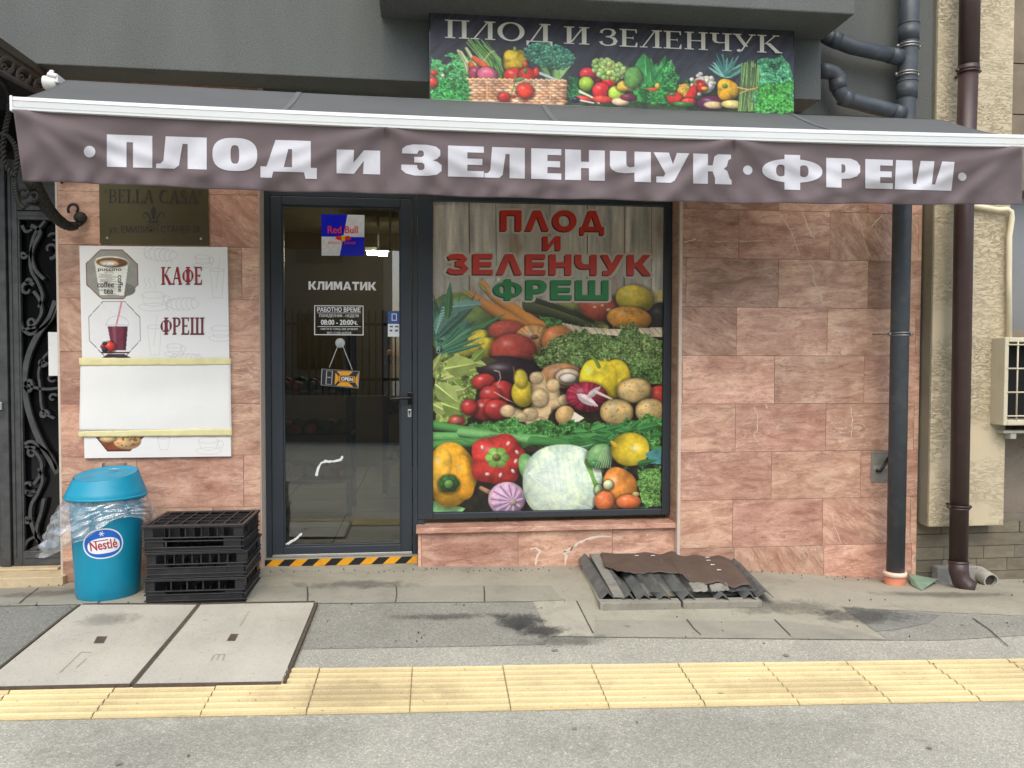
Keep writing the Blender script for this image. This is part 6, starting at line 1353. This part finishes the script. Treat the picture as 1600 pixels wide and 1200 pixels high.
for i in range(18):
    t=i/17; a,b=q[0].lerp(q[3],t),q[1].lerp(q[2],t); m.tube([a.lerp(b,k/10)+Vector((0,0,.012*math.sin(k*1.8)*min(1,4*t*(1-t)))) for k in range(11)],.0011,4)
q=[h_(1062,918,L0+.024),h_(1172,918,L0+.024),h_(1186,940,L0+.02),h_(1080,942,L0+.02)]
for i in range(34):
    t=i/33; a,b=q[0].lerp(q[1],t),q[3].lerp(q[2],t); m.tube([a,b],.0011,4)
for i in range(16):
    t=i/15; a,b=q[0].lerp(q[3],t),q[1].lerp(q[2],t); m.tube([a.lerp(b,k/10)+Vector((0,0,.008*math.sin(k*1.8))) for k in range(11)],.0011,4)
m.build('wire_mesh',MESH,ht)
m=MB()
for q,s_ in (([(1076,930),(1104,930),(1106,944),(1084,945)],1),([(1106,930),(1134,929),(1140,942),(1112,945)],2)):
    n=10; rg=random.Random(s_); fq_=[h_(*p,L0+.028) for p in q]
    def gg(u,v): 
        p=(fq_[0]*(1-u)+fq_[1]*u)*(1-v)+(fq_[3]*(1-u)+fq_[2]*u)*v; p.z+=.012*math.sin(math.pi*u)*math.sin(math.pi*v)+rg.uniform(-.004,.004); return p
    m.grid(gg,12,8)
m.build('mortar_lump',concrete('lump_mortar',(.27,.26,.225),.7,18),ht)
# the rusty sheet: wavy corrugated plate lying on the rails
rs=thing('rusty_sheet','rust brown corrugated plate with a ragged front edge lying on the cellar hatch','metal sheet',tuple(h_(1060,905,.12)))
fr_x=[944,960,972,986,1000,1013,1030,1060,1064,1075,1098,1120,1135,1150,1168,1176]
bkx=[942,950,958,970,985,998,1012,1040,1044,1052,1066,1080,1095,1108,1122,1131]
fy=[893,899,904,907,905.5,904.5,905.5,906,908,917,925,923,924.5,927,926.5,928]
m=MB(); NB=16
def rsf(u,v):
    i=u*(len(fr_x)-1); fx=np.interp(i,range(len(fr_x)),fr_x); fyv=np.interp(i,range(len(fr_x)),fy)+.6*math.sin(u*90); bx=938+(1131-938)*u
    l=L0+.036+.008*math.cos(u*2*math.pi*5.4)*(0.3+.7*sm((u-.3)*3))+.004*math.sin(u*23+v*4)
    b_=h_(bx,880.5,0); f__=h_(fx,fyv+11,0); p=b_.lerp(f__,v); p.z=gz(p.x,p.y)+l; return p
m.grid(rsf,110,14); o=m.build('sheet',RUST,rs); sd=o.modifiers.new('s','SOLIDIFY'); sd.thickness=.002
lv=[]
m=MB()
for x,y in ((1137,891),(1136,896),(1140,902),(1148,907),(1015,893),(1043,892)):
    p=rsf((x-(944+(y-881)*.6))/(230),min(1,max(0,(y-881)/40))); m.slab([p+Vector((-.012,-.005,.006)),p+Vector((.014,-.008,.007)),p+Vector((.010,.004,.006)),p+Vector((-.008,.006,.006))],(0,0,.002))
o=m.build('paper_scrap',WHT,None); tag(o,'white paper scraps scattered on the rusty plate','scraps',kind='stuff')

# ------------------------------------------------------------------ crates
c0,c1=GP(226,947),GP(381,945.5); CY0=c0.y; CW=c1.x-c0.x; CD=.40; CH=.150
ctop=P(300,820,CY0).z; CH=(ctop-c0.z)/3.0
def crate_mesh(parent, z, style):
    x0,y0=0,0; Wd,Dp,H=CW,CD,CH-.003
    m=MB(); t=.012
    def ring(z0,z1,o=0.0,th=t):
        r=.03
        m.box(-o,Wd+o,-o,th,z0,z1); m.box(-o,Wd+o,Dp-th,Dp+o,z0,z1); m.box(-o,th,th,Dp-th,z0,z1); m.box(Wd-th,Wd+o,th,Dp-th,z0,z1)
    ring(H*.90,H,.006); ring(H*.50,H*.545,.004); ring(H*.37,H*.41,.004); ring(0,H*.035,.004); ring(H*.13,H*.17,.004)
    m.build('rib_ring',CRATE,parent,bevel=.002)
    m=MB()
    if style=='handle': # low pressed panel with a raised handle lip
        m.box(t,Wd-t,.003,t-.002,H*.03,H*.5)
        m.box(t,Wd-t,Dp-t+.002,Dp-.003,H*.03,H*.5)
    else:
        for xa_,xb_ in ((t,Wd*.2),(Wd*.8,Wd-t)): m.box(xa_,xb_,.003,t-.002,H*.03,H*.5); m.box(xa_,xb_,Dp-t+.002,Dp-.003,H*.03,H*.5)
        m.box(Wd*.2,Wd*.8,.003,t-.002,H*.03,H*.14 if style=='slot' else H*.37)
    for yy in (.003,Dp-t+.002):
        m.box(.002,Wd*.1,yy,yy+t-.005,H*.5,H*.92); m.box(Wd*.9,Wd-.002,yy,yy+t-.005,H*.5,H*.92)
    for xx in (.003,Wd-t+.002):
        m.box(xx,xx+t-.005,t,Dp-t,H*.03,H*.37); m.box(xx,xx+t-.005,t,Dp*.16,H*.37,H*.92); m.box(xx,xx+t-.005,Dp*.84,Dp-t,H*.37,H*.92)
    m.build('side_wall',CRATE,parent,bevel=.0015)
    m=MB(); n=5 if style!='bars' else 9
    for k in range(1,n):
        xx=Wd*(.1+.8*k/n); m.box(xx-.004,xx+.004,.004,t+.006,H*.5,H*.91); m.box(xx-.004,xx+.004,Dp-t-.006,Dp-.004,H*.5,H*.91)
    for k in range(1,4):
        yy=Dp*(.16+.68*k/4); m.box(.004,t+.006,yy-.004,yy+.004,H*.37,H*.91); m.box(Wd-t-.006,Wd-.004,yy-.004,yy+.004,H*.37,H*.91)
    m.box(.004,Wd-.004,Dp-.0045,Dp-.0035,H*.03,H*.91); m.box(.003,Wd-.003,.0045,t+.004,H*.496,H*.512)
    for xx in (.0045,Wd-t-.004): m.box(xx,xx+t-.001,t+.0045,Dp-.005,H*.366,H*.38)
    m.build('slat_panel',CRATE,parent,bevel=.001)
    # bottle grid: on top for the turned-over crate, at the bottom otherwise
    m=MB(); zg0,zg1=(H*.95,H*1.0) if style=='slot' else (H*.02,H*.06)
    for k in range(0,7): xx=.03+(Wd-.06)*k/6; m.box(xx-.003,xx+.003,.012,Dp-.012,zg0,zg1)
    for k in range(0,5): yy=.03+(Dp-.06)*k/4; m.box(.012,Wd-.012,yy-.003,yy+.003,zg0-.0006,zg1-.0006)
    ht2=H*.45
    for k in range(1,6): xx=.03+(Wd-.06)*k/6; m.box(xx-.0015,xx+.0015,.014,Dp-.014,zg0-H*.6 if style=='slot' else zg1,zg0 if style=='slot' else zg1+H*.6)
    for k in range(1,4): yy=.03+(Dp-.06)*k/4; m.box(.014,Wd-.014,yy-.0014,yy+.0014,zg0-H*.58 if style=='slot' else zg1,zg0 if style=='slot' else zg1+H*.58)
    m.build('bottle_grid',CRATE,parent)
for k,(st_y,lab) in enumerate((('wide','black plastic bottle crate standing on the pavement, lowest of the stack beside the blue bin'),('bars','black plastic bottle crate with close upright bars, middle of the stack beside the blue bin'),('slot','black plastic bottle crate turned over with its grid upward, topmost of the stack'))):
    lx,rz=((0,0),(.008,.010),(-.005,-.007))[k]
    t=thing('bottle_crate',lab,'crate',(0,0,0),'black crates stacked beside the bin')
    ch=len(bpy.data.objects); crate_mesh(t,0,st_y)
    t.location=(c0.x+lx,c0.y,c0.z+.002+k*CH); t.rotation_euler=(0,0,rz)

# ------------------------------------------------------------------ blue bin with its bag
bg_=GP(166,931); BX,BY,BZ=bg_.x,bg_.y+.03,bg_.z
pm=1250/(D+BY); 
bn_=thing('litter_bin','turquoise cup shaped litter bin with an oval white and blue logo and slanted lid','bin',(BX,BY,BZ))
ztop=P(167,776,BY).z-BZ; r0=(P(214.5,930,BY).x-P(119.5,930,BY).x)/2; r1=(P(222,780,BY).x-P(111,780,BY).x)/2
cx1=P(166.5,780,BY).x
rad=lambda z: r0+(r1-r0)*z/ztop
m=MB(); lean=(cx1-BX); prof=[(r0*.96,0),(r0,.012)]+[(rad(ztop*k/8),ztop*k/8) for k in range(1,9)]+[(r1-.012,ztop),(r1-.014,ztop-.06)]
m.lathe(prof,(BX,BY,BZ),64); body=m.build('body',BLUEP,bn_)
zl=P(165,772,BY).z-BZ; rl=(P(226,775,BY).x-P(105.5,775,BY).x)/2; rt2=(P(215,738,BY).x-P(119,738,BY).x)/2
hl=P(167,736,BY).z-BZ-zl
def lidf(u,v):
    a=2*math.pi*u; ca,sa=math.cos(a),math.sin(a)
    # rim, skirt, then a top edge cut by a plane that falls towards the viewer's left
    h=hl*(1.02+.18*(.35*ca+.94*sa)-.12); 
    if v<.12: r=rl+.004-.004*v/.12; z=-.012+.03*v/.12
    else: t=(v-.12)/.88; r=rl-(rl-rt2)*t**.92; z=.018+(h-.018)*t
    return Vector((BX+lean+r*ca,BY+r*sa,BZ+zl+z))
m=MB(); m.grid(lidf,64,16); lid=m.build('lid',BLUEP,bn_)
m=MB(); m.smooth=False
def flap(u,v):
    a=2*math.pi*u; p=lidf(u,1); c_=Vector((BX+lean,BY,BZ+zl+hl*.90)); k=1-v; q=c_.lerp(p,k*.985); q.z-= .016*(1-max(0,(k-.86)/.14)) - .03*(1-k*k)*.6; return q
m.grid(flap,48,8); m.build('swing_flap',BLUED,lid)
m=MB(); m.tube([Vector((BX+lean+rl*1.004*math.cos(a),BY+rl*1.004*math.sin(a),BZ+zl-.004)) for a in [2*math.pi*k/64 for k in range(65)]],.008,8); m.build('lid_rim',BLUEP,lid)
p=Vector((BX+lean+.03,BY+.03,BZ+zl+hl*.92+.012))
lg=[ribbon([(x_*.032*math.cos(a),x_*.032*math.sin(a)) for x_ in (-1,1)],.007) for a in (0,1.05,2.1)]
cloth_poly(lg,lambda x,y:(p.x+x,p.y+y*.8,p.z+.006),0,'snow_star',mat('star_white',(.7,.75,.76),.5,var=0),lid)
# oval logo laid on the cup
def BS(px,py,lift):
    d=Vector(ray(px,py)); o=Vector((0,-D,HC))
    z=BZ+ztop*.5
    for _ in range(12):
        r_=rad(z-BZ)+lift; ox,oy=o.x-BX,o.y-BY; A=d.x**2+d.y**2; Bq=ox*d.x+oy*d.y; Cq=ox*ox+oy*oy-r_*r_; disc=max(0,Bq*Bq-A*Cq); t=(-Bq-math.sqrt(disc))/A; z=o.z+d.z*t
    return o+d*t
an=math.radians(-9); LC=(161,849.5)
lgf=lambda lift: (lambda x,y: BS(LC[0]+x*math.cos(an)-y*math.sin(an), LC[1]+x*math.sin(an)+y*math.cos(an), lift))
NW=mat('logo_white',(.78,.80,.82),.4,var=.02); NBL=mat('logo_blue',srgb(22,98,190),.4,var=.12,vs=12); NR=mat('logo_red',srgb(170,40,46),.45,var=.03)
ov=sup(0,0,31.5,23.5,2.25,64); ov2=sup(0,0,29.3,21.4,2.25,64); ov3=sup(.5,3.2,25.5,12.2,2.6,64)
lgo=cloth_poly([[ov]],lgf(.0012),4,'logo_oval',NW,body)
cloth_poly([[ov2]],lgf(.0022),4,'logo_field',NBL,body); cloth_poly([[ov3]],lgf(.0032),4,'logo_panel',NW,body)
text_obj('word','Nestlé',[(-21,-5.6),(22,-5.6),(22,9.2),(-21,9.2)],0,NR,body,bold=.02,fn=lgf(.0042))
cloth_poly([rc(-15,-5.8,9,-4.4)],lgf(.0042),4,'logo_bar',NR,body)
cloth_poly([ribbon([(4.6*math.cos(a)*x_,-15.6+4.2*math.sin(a)*x_) for x_ in (-1,1)],1.1) for a in (0,1.05,2.1)],lgf(.0034),0,'snow_star',NW,body)
# crumpled clear bag hanging out from under the lid
bgm=thing('bin_bag','crumpled clear plastic bag hanging out from under the lid of the blue bin','bag',(BX-.1,BY,BZ+ztop-.3))
rgb_=np.random.default_rng(4); ph=rgb_.random(12)*6.28
kx=[0,30,60,90,120,150,165,180,195,210,225,240,255,270,285,300,320,340,360]
def nz(a,v,s_): return sum(math.sin(a*f+ph[i]+v*g)*w_ for i,(f,g,w_) in enumerate(((3,4,.6),(5,-3,.5),(8,5,.35),(13,-7,.2),(21,9,.07))))*s_
# drop below the lid (m) round the bin; angle 180 = towards the gate, 270 = towards the viewer, 0 = towards the crates
drop=lambda a: float(np.interp(a,kx,[.17,.13,.10,.10,.12,.20,.27,.31,.31,.29,.255,.215,.19,.165,.13,.10,.09,.12,.17]))
flare=lambda a: float(np.interp(a,kx,[.065,.05,.03,.03,.05,.10,.15,.205,.19,.13,.075,.035,.02,.012,.01,.012,.03,.06,.065]))
def bag(u,v):
    ad=u*360; a=math.radians(ad); dz=drop(ad)*v+ nz(a,v*2,.006)*v; z=ztop+.004-dz
    r=rad(max(0,z))+.008+flare(ad)*(v**.8)*(1-.25*v)+abs(nz(a,v*4,.015))*(.4+v)
    return Vector((BX+lean*.7+r*math.cos(a),BY+r*math.sin(a),BZ+z))
m=MB(); m.grid(bag,220,30); m.build('bag_skirt',FILM,bgm,fix=False)

# ------------------------------------------------------------------ iron gate, step, canopy and rope bracket on the left
YGt=.16
gt=thing('iron_gate','grey wrought iron double gate with cut scrollwork beside the marble pier','gate',tuple(P(45,885,YGt)))
xg=lambda px,py=600: P(px,py,YGt).x
zt_=P(50,250,YGt).z; zb0=P(45,884,YGt).z
m=MB()
m.box(xg(-60),xg(-2),YGt,YGt+.05,zb0,zt_); m.box(xg(-1),xg(14),YGt-.015,YGt+.05,zb0,zt_)
m.build('closed_leaf',IRON,gt,bevel=.004)
m=MB(); zr0,zr1=P(45,861,YGt).z,P(45,343,YGt).z
m.box(xg(16),xg(31),YGt,YGt+.05,zb0,zt_); m.box(xg(31),xg(100),YGt,YGt+.05,zb0,zr0); m.box(xg(31),xg(100),YGt,YGt+.05,zr1,zr1+.05); m.box(xg(31),xg(100),YGt+.002,YGt+.05,zr1+.055,zt_)
m.box(xg(31),xg(34),YGt+.002,YGt+.03,zr0,zr1)
m.build('leaf_frame',IRON,gt,bevel=.004)
m=MB()
for py in (870,335): z_=P(45,py,YGt).z; m.box(xg(34),xg(98),YGt-.006,YGt,z_-.008,z_+.008)
m.box(xg(20),xg(22),YGt-.006,YGt,zb0+.05,zt_); m.build('moulding',IRON,gt,bevel=.002)
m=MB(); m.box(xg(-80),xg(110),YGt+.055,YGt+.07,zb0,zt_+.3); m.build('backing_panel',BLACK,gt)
m=MB(); m.box(xg(0),xg(6),YGt-.03,YGt-.015,P(2,640,YGt).z,P(2,628,YGt).z); m.build('lock_plate',ALU,gt,bevel=.002)
def scr(pts,w0,w1):
    q=[];n=len(pts)
    # smooth the polyline (Catmull-Rom)
    for i in range(n-1):
        p0,p1,p2,p3=[Vector((*pts[min(n-1,max(0,i+j))],0)) for j in (-1,0,1,2)]
        for k in range(6):
            t=k/6; q.append(.5*((2*p1)+(p2-p0)*t+(2*p0-5*p1+4*p2-p3)*t*t+(3*p1-p0-3*p2+p3)*t**3))
    q.append(Vector((*pts[-1],0))); m_=len(q)
    pl=ribbon([(v_.x,v_.y) for v_ in q],[w0+(w1-w0)*i/(m_-1) for i in range(m_)])
    a=[P(x,y,YGt+.008) for x,y in pl[0]]; nn=len(a)//2
    for i in range(nn-1):
        qq=[a[i],a[i+1],a[-2-i],a[-1-i]]; mS.slab(qq,(0,.022,0))
def spi(cx,cy,r,a0,turn,w0=4.5,w1=2.5):
    pts=[(cx+r*(1-.75*t)*math.cos(a0+turn*t),cy+r*(1-.75*t)*math.sin(a0+turn*t)) for t in np.linspace(0,1,14)]; scr(pts,w0,w1)
mS=MB()
scr([(86,470),(77,496),(58,524),(44,555),(38,589),(40,622),(48,655),(62,690),(80,722),(90,740)],8,9)
scr([(48,352),(62,362),(52,384),(47,404),(49,424),(58,440),(66,462),(60,480)],6,4)
scr([(70,345),(54,366),(48,392),(54,420),(68,436)],4,5); spi(78,390,14,1.6,-5.2,5,3); spi(84,372,9,3.4,5,4,2.5)
spi(42,452,12,-.6,-5.6,6,3); scr([(52,455),(62,470),(64,490),(52,508),(36,516)],5,4); spi(50,503,9,1,5.5,5,2.5); scr([(30,500),(36,515),(48,522),(66,512),(80,498),(88,478)],5,4)
scr([(34,352),(40,362),(50,358)],5,3); spi(36,398,6,0,6.4,4,4); spi(44,440,5,0,-6,4,3)
# mirrored lower half
def mi(p): return [(x,1206-y+6) for x,y in p]
scr(mi([(48,352),(62,362),(52,384),(47,404),(49,424),(58,440),(66,462),(60,480)]),6,4); spi(44,760,12,.6,5.6,6,3); scr(mi([(52,455),(62,470),(64,490),(52,508),(36,516)]),5,4); spi(50,708,9,-1,-5.5,5,2.5)
scr(mi([(30,500),(36,515),(48,522),(66,512),(80,498),(88,478)]),5,4); scr([(68,780),(64,800),(58,820),(56,838),(62,850)],5,4); spi(42,812,6,0,6.4,4,4); scr([(36,860),(42,846),(54,840),(66,848)],5,3); spi(80,822,14,-1.6,5.2,5,3); spi(46,770,5,0,6,4,3)
# middle flower
scr([(38,600),(56,606),(74,608),(92,606)],4,4); scr([(92,540),(70,556),(60,580),(62,602),(66,640),(84,654)],3.5,3.5); spi(66,566,7,0,6,5,4); spi(68,648,7,0,-6,5,4); spi(80,590,7,.5,5,3.5,2.5); spi(82,622,7,-.5,-5,3.5,2.5); scr([(38,600),(46,594),(50,604),(44,612),(38,604)],4,4)
mS.build('scrollwork',IRON,gt)
m=MB(); a,b=P(77,519,YGt-.004),P(88,587,YGt-.004); m.box(a.x,b.x+.05,YGt-.02,YGt-.006,b.z,a.z); m.build('notice_plate',WHITE,gt)
# stone step and dark porch around the gate
st=thing('stone_step','worn cream stone step below the iron gate','step',tuple(P(50,912,-.06)))
YST=-.05; a=P(-120,903,YST); b=P(98.5,901,YST); m=MB(); zt2=P(45,902.5,YST).z; zbm=P(45,911.5,YST).z
STN=mat('cream_stone',srgb(198,180,146),.7,var=.14,vs=9,dirt=(srgb(120,106,86),.6),ds=8,bmp=.2)
m.box(a.x,b.x,YST,xa-xa+.30,zbm-.06,zt2); m.build('tread',STN,st,bevel=.004)
m=MB(); m.box(a.x,xg(93),.10,.30,zt2+.001,zb0-.002); m.build('sill_block',STN,st,bevel=.003)
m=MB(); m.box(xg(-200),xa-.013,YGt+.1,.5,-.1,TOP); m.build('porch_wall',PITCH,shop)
# iron canopy over the gate (its right side board runs out from the wall)
XC=P(60,100,-.31).x
ic=thing('iron_canopy','dark iron canopy with scrolled edge over the gate, running out from the wall','canopy',tuple(PX(60,110,XC)))
m=MB(); q=[PX(86,119,XC),PX(58,99,XC),PX(-40,29,XC),PX(-40,62,XC),PX(72,131,XC)]; m.slab(q,(-.03,0,0)); m.build('side_board',BRONZE,ic,bevel=.004)
m=MB(); q=[PX(79,121,XC+.008),PX(-40,41,XC+.008),PX(-40,46,XC+.008),PX(78,125,XC+.008)]; m.slab(q,(-.02,0,0)); m.build('board_moulding',BRONZE,ic,bevel=.003)
m=MB(); m.tube([PX(54,142,XC),PX(0,113,XC),PX(-40,92,XC)],.014,8); m.build('lower_rail',IRON,ic)
for cx,cy,r in ((10,102,11),(37,119,10.5),(62,135,8)):
    m=MB(); m.tube([PX(cx+r*math.cos(a)*(1-.0*a),cy+r*1.1*math.sin(a),XC) for a in np.linspace(-3.6,2.2,26)],.006,8,flat=2.2); m.tube([PX(cx-r*.4+r*.35*math.cos(a),cy+r*.2+r*.35*math.sin(a),XC) for a in np.linspace(0,5.5,14)],.006,6); m.tube([PX(cx+r*.3,cy+r*.6,XC),PX(cx+r*.7,cy+r*.5,XC),PX(cx+r*.7,cy+r*1.0,XC)],.005,6)
    m.build('edge_scroll',BRONZE,ic)
m=MB(); zc_=PX(70,132,XC).z; m.box(-5,XC-.031,PX(-40,40,XC).y,.1,zc_+.02,zc_+.05); m.build('roof_sheet',PITCH,ic)
# twisted rope bracket
tr=thing('twisted_bracket','twisted wrought iron rope bracket that ties the canopy to the marble pier','bracket',tuple(P(125,345,-.02)))
def twist(pts,r,tw,nst=3,K=90,Y=None):
    c=[Vector(p) for p in pts]; sg=[]
    def at(t):
        i=min(len(c)-2,int(t*(len(c)-1))); f=t*(len(c)-1)-i
        p0,p1,p2,p3=c[max(0,i-1)],c[i],c[i+1],c[min(len(c)-1,i+2)]; return .5*((2*p1)+(p2-p0)*f+(2*p0-5*p1+4*p2-p3)*f*f+(3*p1-p0-3*p2+p3)*f**3)
    for s_ in range(nst):
        pl=[]
        for k in range(K+1):
            t=k/K; p=at(t); d_=(at(min(1,t+.01))-at(max(0,t-.01))).normalized(); u=Vector((0,1,0)); u=(u-d_*u.dot(d_)).normalized(); w_=d_.cross(u); a=tw*t*2*math.pi+s_*2*math.pi/nst; rr=r*(1-.45*t if r>.016 else 1); pl.append(p+(u*math.cos(a)+w_*math.sin(a))*rr*.6)
        m.tube(pl,[r*(1-.45*k/K if r>.016 else 1)*.62 for k in range(K+1)],8)
Yb1=-.45
m=MB(); twist([P(48,278,-.42),P(62,305,-.32),P(82,335,-.2),P(104,352,-.10),P(118,353,-.06)],.036,5,4); m.build('rope_bundle',IROND,tr)
m=MB(); twist([P(-4,122,Yb1),P(8,132,Yb1),P(16,152,Yb1),P(14,176,Yb1),P(9,200,Yb1),P(5,225,Yb1),P(8,255,Yb1),P(22,275,Yb1)],.012,14,2,120); twist([P(2,208,Yb1),P(14,214,Yb1),P(24,230,Yb1),P(27,250,Yb1),P(23,275,Yb1)],.011,8,2,70); twist([P(23,285,Yb1),P(25,300,Yb1),P(29,316,Yb1),P(37,326,Yb1)],.012,6,2,50); m.build('twisted_link',IROND,tr)
m=MB()
for cx,cy,r,a0,tn in ((115,327,9,2.5,4.6),(104,283,11,-.2,-3.4),(36,302,8,0,5.5),(53,306,7,2,-5)):
    m.tube([P(cx+r*(1-.3*k/18)*math.cos(a0+tn*k/18),cy+r*(1-.3*k/18)*math.sin(a0+tn*k/18),-.03 if cx>60 else -.40) for k in range(19)],.008,8)
m.tube([P(36,326,-.40),P(46,318,-.38),P(60,320,-.30),P(80,336,-.2)],.010,8)
m.build('iron_scroll',IROND,tr)
m=MB(); c=P(128,341,-.02); m.lathe([(.002,-.03),(.022,-.03),(.034,-.012),(.036,.006),(.024,.026),(.002,.034)],(c.x,c.y-.02,c.z),18,caps=False); m.tube([P(118,353,-.06),P(126,350,-.05),P(131,343,-.03)],.013,8); m.build('rosette',IROND,tr)

# ------------------------------------------------------------------ across the street, seen only as reflections in the glass
ob=thing('house','plain house across the street that the door glass reflects','house',(0,-17,0))
OW=mat('house_render',srgb(120,110,96),.9,var=.15,vs=.5); m=MB(); m.box(-16,-1,-24,-17,-.8,6.5); m.build('wall',OW,ob)
for i in range(5):
    for j in range(2):
        m=MB(); x=-14.5+i*2.8; m.box(x,x+1.2,-16.99,-16.9,1.0+j*2.9,2.5+j*2.9); m.build('window',BLACK,ob)
m=MB(); m.add([(-16.4,-16.5,6.5),(-.6,-16.5,6.5),(-.6,-20.5,8.6),(-16.4,-20.5,8.6),(-16.4,-24.5,6.5),(-.6,-24.5,6.5)],[(0,1,2,3),(3,2,5,4)]); m.build('roof',mat('roof_tiles',srgb(120,70,54),.8),ob)
ob2=thing('house','low garage across the street behind a paling fence','house',(8,-15,0)); m=MB(); m.box(3,14,-20,-15,-.8,3.4); m.build('wall',mat('garage_render',srgb(96,94,90),.9,var=.15,vs=.6),ob2); m=MB(); m.box(4,8,-14.99,-14.95,-.5,2.2); m.build('garage_door',IRON,ob2)
fe=thing('fence','dark paling fence across the street','fence',(0,-11,0)); 
m=MB(); z_=gz(0,-11); m.box(-7.1,.4,-11.2,-10.98,z_-.2,z_+.95); m.build('base_wall',OW,fe)
for k in range(3):
    m=MB(); x0=-7+k*2.4; z_=gz(0,-11)+.95
    for i in range(18): m.box(x0+i*.13,x0+i*.13+.03,-11.02,-11,z_,z_+1.7)
    m.box(x0,x0+2.35,-11.04,-11.02,z_+.3,z_+.36); m.box(x0,x0+2.35,-11.04,-11.02,z_+1.4,z_+1.46); m.build('fence_panel',IROND,fe)
